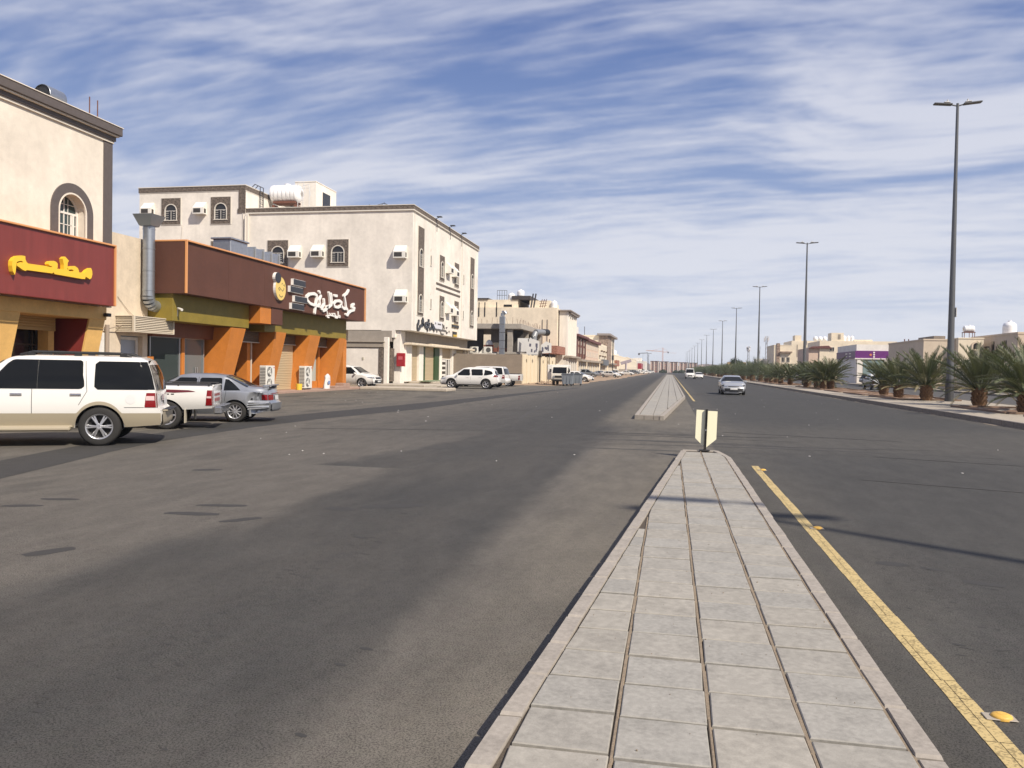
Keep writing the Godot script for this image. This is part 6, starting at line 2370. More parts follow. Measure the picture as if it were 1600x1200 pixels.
	for k in 16:
		var q := Vector3(rng.randf_range(37.5, 58.0), 0, rng.randf_range(-70.0, -96.0))
		dry_bush(q, 0.9 + rng.randf() * 0.9)
	# towers, red-roofed kiosk, tree, orange wall
	for q in [[29.5, 13.1, "taller antenna mast with panel cluster beyond the palms"], [24.1, 9.8, "shorter antenna mast with round white dishes beyond the palms"]]:
		var t := thing("antenna_mast", Vector3(q[0], 0, -260), q[2], "mast")
		b = B.new()
		var hh: float = q[1]
		for s in [[-1, -1], [1, -1], [1, 1], [-1, 1]]:
			b.tube([Vector3(q[0] + s[0] * 0.4, 0, -260 + s[1] * 0.4), Vector3(q[0] + s[0] * 0.16, hh, -260 + s[1] * 0.16)], 0.07, 5)
		for k in 9:
			var y := hh * k / 9.0
			var w := 0.4 - 0.24 * k / 9.0
			b.tube([Vector3(q[0] - w, y, -259.6), Vector3(q[0] + w, y + hh / 9.0, -259.6)], 0.04, 4)
		part(b, "lattice", m("mast_grey", Color(0.30, 0.30, 0.31), 0.6), t)
		b = B.new()
		for k in 6:
			var an := TAU * k / 6.0
			if hh > 11:
				b.box(Vector3(q[0] + 0.65 * cos(an), hh - 0.7 - 0.5 * (k % 2), -260 + 0.65 * sin(an)), Vector3(0.28, 1.3, 0.2), 0.03)
			else:
				b.cyl(Vector3(q[0] + 0.3 * cos(an), hh - 0.3 - 0.5 * (k % 3), -260 + 0.3 * sin(an)), Vector3(q[0] + 0.6 * cos(an), hh - 0.3 - 0.5 * (k % 3), -260 + 0.6 * sin(an)), 0.38, 0.34, 10)
		part(b, "antennas", m("antenna", Color(0.55, 0.55, 0.57) if true else null, 0.6), t)
	b = B.new()
	b.tube([Vector3(27.8, 0, -262), Vector3(27.8, 9.9, -262)], 0.07, 5)
	single(b, "flag_pole", m("mast_grey"), Vector3(27.8, 0, -262), "thin bare pole between the two antenna masts", "pole")
	var ki := thing("house", Vector3(31, 0, -262), "small white cupola with a dark red roof above the palms", "building")
	b = B.new()
	b.span(Vector3(27.0, 0, -264), Vector3(34.0, 6.0, -272))
	b.span(Vector3(30.4, 6.0, -262), Vector3(31.6, 7.3, -263.2))
	part(b, "wall", white, ki)
	b = B.new()
	b.cyl(Vector3(31.0, 7.3, -262.6), Vector3(31.0, 8.2, -262.6), 1.0, 0.1, 4)
	part(b, "roof", m("red_roof", Color(0.22, 0.03, 0.035), 0.7), ki)
	b = B.new()
	b.span(Vector3(15.4, 0, -330.0), Vector3(30.0, 2.6, -330.5))
	b.span(Vector3(23.0, 0, -332.0), Vector3(30.0, 5.6, -340.0))
	single(b, "yard_wall", m("orange_wall", Color(0.70, 0.50, 0.30), 0.85), Vector3(23, 0, -330), "pale orange wall seen through the gap in the palm row", "wall")
	tree(Vector3(16.2, 0, -205), 5.4, "dark round-crowned tree standing in the gap of the palm row")


func z_of(v: float) -> float:
	return v


func dry_bush(at: Vector3, r: float) -> void:
	var b := B.new()
	for i in 60:
		var a := rng.randf() * TAU
		var up := 0.3 + rng.randf() * 1.1
		var d := Vector3(cos(a) * cos(up), sin(up), sin(a) * cos(up))
		b.bar(at, at + d * r * (0.6 + 0.5 * rng.randf()), 0.03, 0.03)
	for i in 160:
		var d := Vector3(rng.randfn(0, 1), absf(rng.randfn(0, 1)), rng.randfn(0, 1)).normalized() * r * sqrt(rng.randf())
		leaf(b, at + d, 0.12)
	single(b, "dry_bush", m("dry_green", Color(0.16, 0.125, 0.065), 0.9), at, "dry brownish bush on the sand behind the right carriageway", "bush", "dry bushes on the right-hand sand")


func tree(at: Vector3, h: float, label: String) -> void:
	var o := thing("tree", at, label, "tree")
	var b := B.new()
	b.cyl(at, at + Vector3(0.1, h * 0.4, 0), 0.22, 0.15, 8)
	for k in 5:
		var a := TAU * k / 5.0
		b.cyl(at + Vector3(0.1, h * 0.36, 0), at + Vector3(cos(a) * 1.2, h * 0.7, sin(a) * 1.2), 0.1, 0.04, 6)
	part(b, "trunk", m("bark", Color(0.13, 0.095, 0.065), 0.9), o)
	b = B.new()
	var tufts := []
	for k in 26:
		var d := Vector3(rng.randfn(0, 1), rng.randfn(0, 0.8), rng.randfn(0, 1)).normalized() * (0.7 + 0.9 * rng.randf())
		tufts.append(at + Vector3(0.1, h * 0.68, 0) + d * Vector3(1.0, 0.95, 1.0))
	for t in tufts:
		for i in 90:
			leaf(b, t + Vector3(rng.randfn(0, 1), rng.randfn(0, 0.8), rng.randfn(0, 1)) * 0.32, 0.14)
	part(b, "crown", m("tree_green", Color(0.035, 0.052, 0.020), 0.8), o)


# ------------------------------------------------------------------ end of the road
func distance() -> void:
	# brick-coloured apartment blocks across the end of the road
	var brick := m("far_brick", Color(0.27, 0.135, 0.10), 0.9)
	var pale := m("far_pale", Color(0.62, 0.52, 0.44), 0.9)
	var dark := m("window_dark")
	for k in 5:
		var x0 := -17.0 + k * 8.2
		var o := thing("apartment_building", Vector3(x0 + 3.5, 0, -712), ["leftmost", "second from left", "middle", "second from right", "rightmost"][k] + " of the far brick-coloured apartment blocks closing the road", "building", "far brick-coloured apartment blocks")
		var b := B.new()
		b.span(Vector3(x0, 0, -700), Vector3(x0 + 7.4, 9.4 - 0.25 * k, -724))
		part(b, "wall", brick, o)
		b = B.new()
		for q in [0.0, 2.9, 6.4]:
			b.span(Vector3(x0 + q, 0, -699.4), Vector3(x0 + q + 1.0, 9.3 - 0.25 * k, -700))
		part(b, "pale_strip", pale, o)
		b = B.new()
		b.span(Vector3(x0 - 0.2, 9.4 - 0.25 * k, -699.5), Vector3(x0 + 7.5, 9.9 - 0.25 * k, -724))
		part(b, "roof", m("far_roof", Color(0.16, 0.11, 0.10), 0.9), o)
		windows(o, facing_us(-700), x0 + 1.1, x0 + 2.9, 1, [1.6, 3.6, 5.6, 7.6], 0.8, 0.8)
		windows(o, facing_us(-700), x0 + 4.0, x0 + 6.4, 2, [1.6, 3.6, 5.6, 7.6], 0.7, 0.8)
	for q in [[24.5, 6.6, 27.0, 0], [28.0, 5.2, 40.0, 1], [-60.0, 9.0, -40.0, 2], [42.0, 5.8, 60.0, 3], [-38.0, 7.4, -24.0, 4]]:
		block("house", ["narrow far house right of the brick blocks", "low far house right of the brick blocks", "far pale house left behind the last white house", "low far house behind the right-hand palms", "far pale block behind the left row's end"][q[3]], q[0], q[2], -690, -705, q[1], pale, 0.4)
	# tower cranes
	crane(Vector3(-16.3, 0, -600), 14.2, -7.0, 2.6, m("crane_dark", Color(0.10, 0.10, 0.105), 0.6), "low dark tower crane above the last left-hand house", true)
	crane(Vector3(-7.5, 0, -800), 20.2, -16.5, 6.2, m("crane_orange", Color(0.52, 0.20, 0.07), 0.6), "taller orange tower crane behind the brick-coloured blocks", false)
	# bare hills
	var b := B.new()
	for hill in [[-52.0, 19.0, 60.0], [-10.0, 16.0, 60.0], [60.0, 14.0, 90.0], [-130.0, 15.0, 80.0]]:
		var rows := []
		for i in 9:
			var row := []
			for j in 25:
				var f := i / 8.0
				var a := TAU * j / 24.0
				var rr: float = hill[2] * (1.0 - f) * (0.85 + 0.2 * sin(a * 3.0 + hill[0]) + 0.1 * sin(a * 7.0))
				row.append(Vector3(hill[0] + rr * cos(a), hill[1] * (f * f * (3 - 2 * f)) + rng.randf() * 0.8 - 1.0, -1350 + rr * 0.8 * sin(a)))
			rows.append(row)
		b.grid(rows, true)
	structure(b, "hills", m("hill_rock", Color(0.20, 0.155, 0.13), 0.95))
	# greenery and low clutter at the end of the road
	for k in 7:
		bush(Vector3([-14.0, -5.0, 4.0, 8.0, 14.0, -20.0, 20.0][k], 0, -560.0 - 12.0 * (k % 3)), 2.2 + 0.5 * (k % 2), "dark far bush where the road meets the brick-coloured blocks", "bushes at the road's end")


func crane(at: Vector3, h: float, jib: float, back: float, mat: Material, label: String, luffed: bool) -> void:
	var o := thing("tower_crane", at, label, "crane")
	var b := B.new()
	var w := 0.45
	for s in [[-1, -1], [1, -1], [1, 1], [-1, 1]]:
		b.tube([at + Vector3(s[0] * w, 0, s[1] * w), at + Vector3(s[0] * w, h + (0.0 if luffed else 4.0), s[1] * w)], 0.13, 4)
	for k in int(h / 1.1):
		b.tube([at + Vector3(-w, k * 1.1, w), at + Vector3(w, k * 1.1 + 1.1, w)], 0.07, 4)
	part(b, "mast", mat, o)
	b = B.new()
	for y in [0.0, 0.7]:
		b.tube([at + Vector3(jib, h + y * 0.2 + (1.2 if not luffed else 0.0), 0), at + Vector3(0, h + y, 0)], 0.11, 4)
	var n := 12
	for k in n:
		b.tube([at + Vector3(jib * k / n, h + 0.05, 0), at + Vector3(jib * (k + 0.5) / n, h + 0.75 * (1.0 - float(k) / n), 0)], 0.06, 4)
	part(b, "jib", mat, o)
	b = B.new()
	b.tube([at + Vector3(0, h, 0), at + Vector3(back, h, 0)], 0.14, 4)
	if not luffed:
		b.tube([at + Vector3(0, h + 4.0, 0), at + Vector3(back * 0.9, h, 0)], 0.06, 4)
		b.tube([at + Vector3(0, h + 4.0, 0), at + Vector3(jib * 0.7, h + 0.8, 0)], 0.06, 4)
		b.tube([at + Vector3(0, h - 0.6, 0), at + Vector3(14.0, h - 1.2, 0)], 0.07, 4)
	part(b, "counter_jib", mat, o)
	b = B.new()
	b.box(at + Vector3(back * 0.85 if not luffed else jib * 0.96, h - 0.6, 0), Vector3(1.3, 1.5, 1.0), 0.05)
	if luffed:
		b.tube([at + Vector3(-3.8, h, 0), at + Vector3(-3.8, h - 7.0, 0)], 0.05, 4)
	part(b, "counterweight", m("crane_dark", Color(0.10, 0.10, 0.105), 0.6), o)


# ------------------------------------------------------------------ lamp posts
func lamps() -> void:
	var steel := m("lamp_steel", Color(0.135, 0.14, 0.145), 0.45, 0.5)
	var head := m("lamp_head", Color(0.10, 0.10, 0.10), 0.5, 0.2)
	var pale := m("lamp_pale", Color(0.55, 0.55, 0.54), 0.5)
	var o := thing("street_lamp", Vector3.ZERO, "nearest street lamp, out of frame, throwing its shadow over the island", "street lamp", "double-armed lamps along the palm median")
	var b := B.new()
	b.cyl(Vector3(0, 0.0, 0), Vector3(0, 1.35, 0), 0.25, 0.235, 8)
	part(b, "base_sleeve", m("lamp_base", Color(0.07, 0.07, 0.072), 0.5, 0.4), o)
	b = B.new()
	b.cyl(Vector3(0, 1.3, 0), Vector3(0, 12.6, 0), 0.205, 0.11, 8)
	b.cyl(Vector3(0, 12.6, 0), Vector3(0, 17.15, 0), 0.105, 0.075, 8)
	part(b, "pole", steel, o)
	b = B.new()
	b.box(Vector3(0, 0.03, 0), Vector3(0.75, 0.06, 0.75), 0.02)
	b.box(Vector3(0, -0.05, 0), Vector3(1.1, 0.14, 1.1), 0.03)
	part(b, "foot", m("kerb_concrete"), o)
	b = B.new()
	b.box(Vector3(0.21, 5.2, 0.05), Vector3(0.05, 0.55, 0.2), 0.01)
	part(b, "number_plate", pale, o)
	for s in [-1.0, 1.0]:
		b = B.new()
		b.tube([Vector3(0, 17.0, 0), Vector3(s * 0.32, 17.08, 0)], 0.04, 6)
		part(b, "arm", steel, o)
		var tilt := Basis(Vector3(0, 0, 1), s * 0.09)
		b = B.new()
		var at := Vector3(s * 0.78, 17.14, 0)
		b.box(at, Vector3(0.98, 0.09, 0.34), 0.03, tilt)
		var lu := part(b, "luminaire", head, o)
		b = B.new()
		b.box(at + Vector3(-s * 0.22, 0.09, 0), Vector3(0.34, 0.06, 0.22), 0.02, tilt)
		b.cyl(at + Vector3(-s * 0.25, 0.1, 0), at + Vector3(-s * 0.25, 0.24, 0), 0.05, 0.04, 8)
		part(b, "driver_cap", pale, lu)
	var labels := ["", "nearest tall street lamp in view, standing among the right-hand palms", "second street lamp from the camera, rising from the palms before the cream houses", "third street lamp from the camera, left of the taller antenna mast", "fourth street lamp from the camera, beside the dark round-crowned tree"]
	o.position = Vector3(15.75, 0.19, 0.9)
	for k in range(1, 15):
		var lab: String = labels[k] if k < labels.size() else "distant street lamp in the shrinking line over the far palms"
		copy_of(o, Vector3(15.85 - 0.012 * k * k, 0.19, 0.75 - 50.6 * k), 0.0, lab)


# ------------------------------------------------------------------ date palms
func frond_mesh(seed_: int, length: float, droop: float, leaflets: int, wide: float) -> ArrayMesh:
	# along local +x, leaflets in a shallow V, arching down with its length
	var r := RandomNumberGenerator.new()
	r.seed = seed_
	var b := B.new()
	var spine := func(t: float) -> Vector3:
		return Vector3(length * t * (1.0 - 0.12 * droop * t * t), -droop * length * 0.42 * pow(t, 2.2), 0)
	var prev: Vector3 = spine.call(0.0)
	for i in 8:
		var p: Vector3 = spine.call((i + 1) / 8.0)
		b.cyl(prev, p, 0.026 * (1.0 - i / 8.0) + 0.005, 0.026 * (1.0 - (i + 1) / 8.0) + 0.005, 4, false)
		prev = p
	for i in leaflets:
		var t := 0.26 + 0.74 * (i + 0.5) / leaflets
		var at: Vector3 = spine.call(t)
		var ahead: Vector3 = (spine.call(minf(t + 0.02, 1.0)) - spine.call(t - 0.02)).normalized()
		var upv := Vector3(0, 0, 1).cross(ahead).normalized() * -1.0
		if upv.y < 0:
			upv = -upv
		var l := wide * (0.55 + 0.6 * sin(PI * clampf(t * 0.95, 0, 1))) * (0.85 + 0.3 * r.randf())
		for s in [-1.0, 1.0]:
			var fwd := 0.55 + 0.45 * t + r.randf_range(-0.12, 0.12)
			var d := (ahead * fwd + Vector3(0, 0, s) * (1.0 - 0.25 * t) + upv * (0.42 + r.randf_range(-0.2, 0.25))).normalized()
			var tip := at + d * l + Vector3(0, -0.06 * l, 0)
			var w := ahead * 0.015
			var mid := at + d * l * 0.5 + upv * 0.012
			b.tri(at - w, mid + ahead * 0.013, mid - ahead * 0.013)
			b.tri(at - w, at + w, mid + ahead * 0.013)
			b.tri(mid - ahead * 0.013, mid + ahead * 0.013, tip)
	return b.mesh()


func trunk_mesh(seed_: int, h: float, r0: float) -> ArrayMesh:
	# stump clad in the cut bases of old fronds
	var r := RandomNumberGenerator.new()
	r.seed = seed_
	var b := B.new()
	b.cyl(Vector3.ZERO, Vector3(0, h, 0), r0 * 0.85, r0 * 0.8, 10)
	var rows := int(h / 0.11)
	for i in rows:
		for j in 11:
			var a := TAU * (j + 0.5 * (i % 2)) / 11.0 + r.randf_range(-0.1, 0.1)
			var y := i * 0.11
			var out := Vector3(cos(a), 0, sin(a))
			var side := Vector3(-sin(a), 0, cos(a))
			var p := out * r0 * 0.78 + Vector3(0, y, 0)
			var tip := out * (r0 * (1.08 + 0.16 * r.randf())) + Vector3(0, y + 0.19 + 0.05 * r.randf(), 0)
			b.tri(p - side * 0.09, tip - side * 0.05, p - side * 0.09 + Vector3(0, 0.1, 0))
			b.quad(p + side * 0.09, p - side * 0.09, tip - side * 0.05, tip + side * 0.05)
			b.tri(p + side * 0.09, p + side * 0.09 + Vector3(0, 0.1, 0), tip + side * 0.05)
			b.quad(tip + side * 0.05, tip - side * 0.05, p - side * 0.09 + Vector3(0, 0.13, 0), p + side * 0.09 + Vector3(0, 0.13, 0))
	return b.mesh()


func frond_places(seed_: int, n: int) -> Array:
	var r := RandomNumberGenerator.new()
	r.seed = seed_
	var out := []
	for i in n:
		var f := (i + 0.5) / n
		var az := i * 2.39996 + r.randf_range(-0.25, 0.25)
		var el := deg_to_rad(lerpf(87.0, 6.0, pow(f, 1.15)) + r.randf_range(-7, 7))
		var size := (0.72 + 0.36 * sin(PI * minf(f + 0.18, 1.0))) * r.randf_range(0.88, 1.1)
		out.append([az, el, size, f])
	return out


func palms() -> void:
	var green := []
	for k in 4:
		var g := m("frond_%d" % k, [Color(0.070, 0.088, 0.042), Color(0.090, 0.105, 0.050), Color(0.054, 0.072, 0.035), Color(0.120, 0.122, 0.065)][k], 0.55)
		g.backlight_enabled = true
		g.backlight = Color(0.22, 0.24, 0.10)
		green.append(g)
	var old := m("frond_old", Color(0.22, 0.19, 0.105), 0.75)
	var bark := m("palm_bark", Color(0.165, 0.098, 0.055), 0.95, 0.0, "slab", 2.0)
	var kinds := []
	for k in 4:
		kinds.append(frond_mesh(50 + k, 2.25, [0.45, 0.75, 1.1, 0.6][k], 42, 0.27))
	var stalk := []
	for k in 2:
		stalk.append(trunk_mesh(80 + k, 0.78, 0.31))
	var near := [[15.8, -45.2, 1.12, "palm just right of the nearest lamp post"], [14.9, -37.4, 1.05, "palm cut by the photo's right edge"], [15.6, -53.2, 1.12, "palm just left of the nearest lamp post"], [15.3, -58.2, 0.98, "palm right beside the half-hidden white pickup"], [15.7, -63.6, 1.02, "palm in front of the half-hidden white pickup's cab"], [16.6, -41.0, 1.1, "palm between the right edge and the lamp post"],
		[15.9, -84.8, 1.15, "right palm of the clump before the second lamp post"], [15.1, -84.2, 1.05, "front palm of the clump before the second lamp post"], [15.6, -90.6, 1.0, "palm next right of the second lamp post"], [15.0, -93.6, 1.02, "palm touching the second lamp post's right side"], [16.9, -104.0, 1.05, "palm just behind the second lamp post"], [15.4, -108.6, 1.0, "palm next left of the second lamp post"], [15.0, -114.5, 1.05, "third palm left of the second lamp post"]]
	for i in near.size():
		var q = near[i]
		var o := thing("date_palm", Vector3(q[0], 0.17, q[1]), "short date " + q[3], "palm", "short date palms in the median beds")
		var s: float = q[2]
		put(stalk[i % 2], "trunk", bark, o, Transform3D(Basis().scaled(Vector3(1, 1, 1) * s), Vector3.ZERO))
		for p in frond_places(200 + i, 60):
			var t := Transform3D(Basis(Vector3.UP, p[0]) * Basis(Vector3(0, 0, 1), p[1]), Vector3(0, 0.72 * s, 0))
			t.basis = t.basis.scaled_local(Vector3.ONE * s * p[2])
			t.origin += Vector3(cos(p[0]), 0, -sin(p[0])) * 0.12
			var dry: bool = p[3] > 0.86 and rng.randf() < 0.75
			put(kinds[rng.randi() % 4], "frond", old if dry else green[rng.randi() % 4], o, t)
	# further palms: the whole crown is one part
	var crowns := []
	for k in 3:
		var b := B.new()
		for p in frond_places(300 + k, 40):
			var t := Transform3D(Basis(Vector3.UP, p[0]) * Basis(Vector3(0, 0, 1), p[1]), Vector3(0, 0.72, 0))
			t.basis = t.basis.scaled_local(Vector3.ONE * p[2])
			var fm: ArrayMesh = frond_mesh(400 + k * 50 + int(p[3] * 40), 2.35, 0.35 + rng.randf() * 0.6, 13, 0.55)
			var arr := fm.surface_get_arrays(0)
			for v in arr[Mesh.ARRAY_VERTEX]:
				b.v.append(t * v)
			for nn in arr[Mesh.ARRAY_NORMAL]:
				b.n.append(t.basis * nn)
		crowns.append(b.mesh())
	var protos := []
	for k in 3:
		var o := thing("date_palm", Vector3(15.2, 0.17, -121.0 - k * 5.7), ["short date palm, first of the crowded row past the second lamp", "short date palm, second of the crowded row past the second lamp", "short date palm, third of the crowded row past the second lamp"][k], "palm", "short date palms in the median beds")
		put(stalk[k % 2], "trunk", bark, o, Transform3D())
		put(crowns[k], "crown", green[k], o, Transform3D())
		protos.append(o)
	var z := -138.0
	var i := 0
	while z > -640.0:
		if z < -196.0 and z > -214.0:
			z -= 6.0
			continue
		var x := 15.0 + rng.randf_range(-1.2, 1.6) - maxf(0.0, (-z - 190.0) * 0.006)
		var c := copy_of(protos[i % 3], Vector3(x, 0.17, z), rng.randf() * 6.0, "short date palm in the crowded median row %s the gap with the round tree" % ["before" if z > -205 else "beyond"])
		var s := rng.randf_range(1.05, 1.35)
		c.scale = Vector3.ONE * s
		z -= rng.randf_range(3.6, 5.6) if z > -420.0 else 9.0
		i += 1


# ------------------------------------------------------------------ small things
func small_things() -> void:
	# two grey wheeled bins
	for i in 2:
		var at := Vector3([-10.25, -9.75][i], 0.0, [-80.6, -84.6][i])
		var o := thing("rubbish_bin", at, ["nearer grey wheeled rubbish bin at the sandy kerbside", "farther grey wheeled rubbish bin behind the nearer one"][i], "bin", "grey wheeled bins at the roadside")
		var b := B.new()
		var rows := []
		for y in [0.18, 0.6, 1.0, 1.12]:
			var f: float = 0.82 + 0.18 * (y / 1.12)
			var row := []
			for q in [[-0.52, 0.42], [0.52, 0.42], [0.52, -0.42], [-0.52, -0.42], [-0.52, 0.42]]:
				row.append(at + Vector3(q[0] * f * 1.1, y, q[1] * f * 1.1))
			rows.append(row)
		for j in 3:
			for k in 4:
				b.quad(rows[j][k], rows[j][k + 1], rows[j + 1][k + 1], rows[j + 1][k])
		b.quad(rows[0][3], rows[0][2], rows[0][1], rows[0][0])
		for k in 3:
			b.box(at + Vector3(-0.35 + k * 0.35, 0.65, 0.47), Vector3(0.04, 0.8, 0.03), 0.005)
		part(b, "body", m("bin_grey", Color(0.20, 0.22, 0.245), 0.55), o)
		b = B.new()
		b.box(at + Vector3(0, 1.17, 0), Vector3(1.25, 0.08, 1.02), 0.03)
		b.box(at + Vector3(0, 1.23, -0.1), Vector3(1.15, 0.08, 0.7), 0.03)
		part(b, "lid", m("bin_lid", Color(0.10, 0.11, 0.125), 0.5), o)
		for s in [[-0.4, 0.32], [0.4, 0.32], [-0.4, -0.32], [0.4, -0.32]]:
			b = B.new()
			b.cyl(at + Vector3(s[0] - 0.03, 0.1, s[1]), at + Vector3(s[0] + 0.03, 0.1, s[1]), 0.1, 0.1, 10)
			part(b, "wheel", m("lamp_dark"), o)
	# rubble along the yard wall
	var b := B.new()
	for i in 120:
		var p := Vector3(-15.3 + rng.randf() * 2.2, 0.03, rng.randf_range(-86.0, -112.0))
		var s := 0.05 + 0.22 * rng.randf() * rng.randf()
		b.box(p + Vector3(0, s * 0.3, 0), Vector3(s * 1.4, s, s), s * 0.15, Basis(Vector3(rng.randf(), 1, rng.randf()).normalized(), rng.randf() * 6.0))
	structure(b, "rubble", m("rubble", Color(0.34, 0.26, 0.19), 0.95), "stuff")


# ------------------------------------------------------------------ vehicles
# A body is a skin of cross-sections; windows, lamps, trims and seams are patches of that same skin lifted off it. Local +x is forward.
class CarSkin:
	var s: Dictionary
	var L: float
	var W: float

	func _init(spec: Dictionary) -> void:
		s = spec
		L = s.L
		W = s.W

	static func at(list: Array, x: float) -> float:
		if x <= list[0][0]:
			return list[0][1]
		for i in list.size() - 1:
			if x <= list[i + 1][0]:
				return lerpf(list[i][1], list[i + 1][1], (x - list[i][0]) / (list[i + 1][0] - list[i][0]))
		return list[list.size() - 1][1]

	func soft(list: Array, x: float, w := 0.05) -> float:
		return (at(list, x - w) + 2.0 * at(list, x - w * 0.4) + 2.0 * at(list, x + w * 0.4) + at(list, x + w)) / 6.0

	func hw(x: float) -> float:
		var e := absf(x) / (L * 0.5)
		var tip: float = s.get("tip_front", 0.84) if x > 0 else s.get("tip_rear", 0.92)
		return W * 0.5 * (1.0 - (1.0 - tip) * pow(smoothstep(0.55, 1.02, e), 1.5))

	func top(x: float) -> float:
		return soft(s.top, x)

	func belt(x: float) -> float:
		return minf(soft(s.belt, x), top(x) - 0.035)

	func low(x: float) -> float:
		var y: float = at(s.sill, x)
		for xw in s.axles:
			var ra: float = s.wheel + 0.055
			if absf(x - xw) < ra:
				y = maxf(y, s.wheel * 0.97 + sqrt(ra * ra - (x - xw) * (x - xw)))
		return minf(y, belt(x) - 0.05)

	func green(x: float) -> float:
		return clampf((top(x) - belt(x) - 0.06) / 0.30, 0.0, 1.0)

	func edge(x: float) -> float:
		return lerpf((top(x) - belt(x)) * 0.7, s.get("ed", 0.11), green(x))

	func zr(x: float) -> float:
		return hw(x) * lerpf(0.94, s.get("roof", 0.74), green(x))

	func side(x: float, y: float, sg := 1.0) -> float:      # half-width at a height
		var b := belt(x)
		var w := hw(x)
		if y <= b:
			var sill: float = s.sill[0][1]
			var mid := lerpf(sill, b, 0.55)
			var k := (mid - y) / (mid - sill) if y < mid else (y - mid) / (b - mid)
			var z := w * (1.0 - (0.075 if y < mid else 0.022) * k * k)
			for d in (s.get("dents", []) if sg < 0 else []):
				var r: float = Vector2(x - d[0], y - d[1]).length() / d[3]
				if r < 1.0:
					z -= d[2] * (1.0 - r * r) * (1.0 + 0.25 * sin(x * 40.0) * sin(y * 60.0))
			return z
		var t := top(x) - edge(x)
		var f := clampf((y - b) / maxf(t - b, 0.01), 0.0, 1.0)
		return lerpf(w * 0.978, zr(x), f) + 0.025 * w * sin(PI * f) * green(x)

	func roof(x: float, f: float) -> float:      # height over a fraction of the roof half-width
		return top(x) + 0.018 - 0.018 * f * f - (0.0 if f < 0.82 else 0.25 * edge(x) * pow((f - 0.82) / 0.18, 2))

	func bend(p: Vector3) -> Vector3:            # the raked and rounded ends
		var kf := smoothstep(L / 2 - 0.75, L / 2, p.x)
		var kr := smoothstep(-L / 2 + 0.6, -L / 2, p.x)
		var f := p.z / (W * 0.5)
		p.x -= kf * (at(s.front, p.y) + s.get("bow_front", 0.20) * f * f)
		p.x += kr * (at(s.rear, p.y) + s.get("bow_rear", 0.09) * f * f)
		return p

	func side_point(x: float, y: float, sg: float, off := 0.0) -> Vector3:
		return bend(Vector3(x, y + off * 0.3, (side(x, y, sg) + off) * sg))

	func ring(x: float) -> Array:
		var r := []
		var y0 := low(x)
		var b := belt(x)
		for i in 9:
			var y := lerpf(y0, b, i / 8.0)
			r.append(Vector3(x, y, side(x, y)))
		var t := top(x) - edge(x)
		for i in range(1, 5):
			var y := lerpf(b, t, i / 4.0)
			r.append(Vector3(x, y, side(x, y)))
		var a := Vector2(zr(x), t)
		var c := Vector2(zr(x) * 0.985, top(x) - 0.01)
		var d := Vector2(zr(x) * 0.82, roof(x, 0.82))
		for q in [0.33, 0.66, 1.0]:
			var v: Vector2 = a.lerp(c, q).lerp(c.lerp(d, q), q)
			r.append(Vector3(x, v.y, v.x))
		for f in [0.55, 0.27]:
			r.append(Vector3(x, roof(x, f), zr(x) * f))
		r.append(Vector3(x, roof(x, 0), 0))
		var n := r.size()
		for i in range(n - 2, -1, -1):
			var dz := side(x, r[i].y, -1.0) - side(x, r[i].y) if i < 9 else 0.0
			r.append(Vector3(r[i].x, r[i].y, -r[i].z - dz))
		return r

	func body(b: B, step := 0.06) -> void:
		var xs := []
		var n := int(L / step)
		for i in n + 1:
			xs.append(-L / 2 + L * i / n)
		var ra: float = s.wheel + 0.055
		for xw in s.axles:
			for e in [-1.0, 1.0]:
				xs.append(xw + e * ra * 0.999)
				xs.append(xw + e * ra * 1.002)
				xs.append(xw + e * ra * 0.97)
				xs.append(xw + e * ra * 0.9)
		xs.sort()
		var rows := []
		for x in xs:
			var r := ring(x)
			for i in r.size():
				r[i] = bend(r[i])
			rows.append(r)
		b.grid(rows)
		# end caps, curved
		for e in [-1.0, 1.0]:
			var x: float = e * L / 2
			var cap := []
			for i in 17:
				var y := lerpf(low(x), top(x) + 0.015, i / 16.0)
				var w := cap_half(x, y)
				var row := []
				for j in 9:
					row.append(bend(Vector3(x, y, w * (j / 4.0 - 1.0))))
				cap.append(row)
			b.grid(cap, e > 0)

	func cap_half(x: float, y: float) -> float:
		var t := top(x) - edge(x)
		if y <= t:
			return side(x, y)
		var f := clampf((y - t) / (top(x) + 0.02 - t), 0, 1)
		return zr(x) * sqrt(maxf(0.0, 1.0 - f * f * f))

	# patch on the flank inside a polygon of (x, y)
	func flank(b: B, poly: Array, sg: float, off := 0.006, nx := 16, ny := 5) -> void:
		var x0 := 1e9
		var x1 := -1e9
		for p in poly:
			x0 = minf(x0, p[0])
			x1 = maxf(x1, p[0])
		var rows := []
		for i in nx + 1:
			var x := lerpf(x0 + 0.002, x1 - 0.002, i / float(nx))
			var lo := 1e9
			var hi := -1e9
			for k in poly.size():
				var p = poly[k]
				var q = poly[(k + 1) % poly.size()]
				if (p[0] <= x and q[0] >= x) or (q[0] <= x and p[0] >= x):
					var y: float = p[1] if absf(q[0] - p[0]) < 1e-6 else lerpf(p[1], q[1], (x - p[0]) / (q[0] - p[0]))
					lo = minf(lo, y)
					hi = maxf(hi, y)
			if lo > hi:
				continue
			var row := []
			for j in ny + 1:
				row.append(side_point(x, lerpf(lo, hi, j / float(ny)), sg, off))
			rows.append(row)
		if rows.size() > 1:
			b.grid(rows, sg > 0)

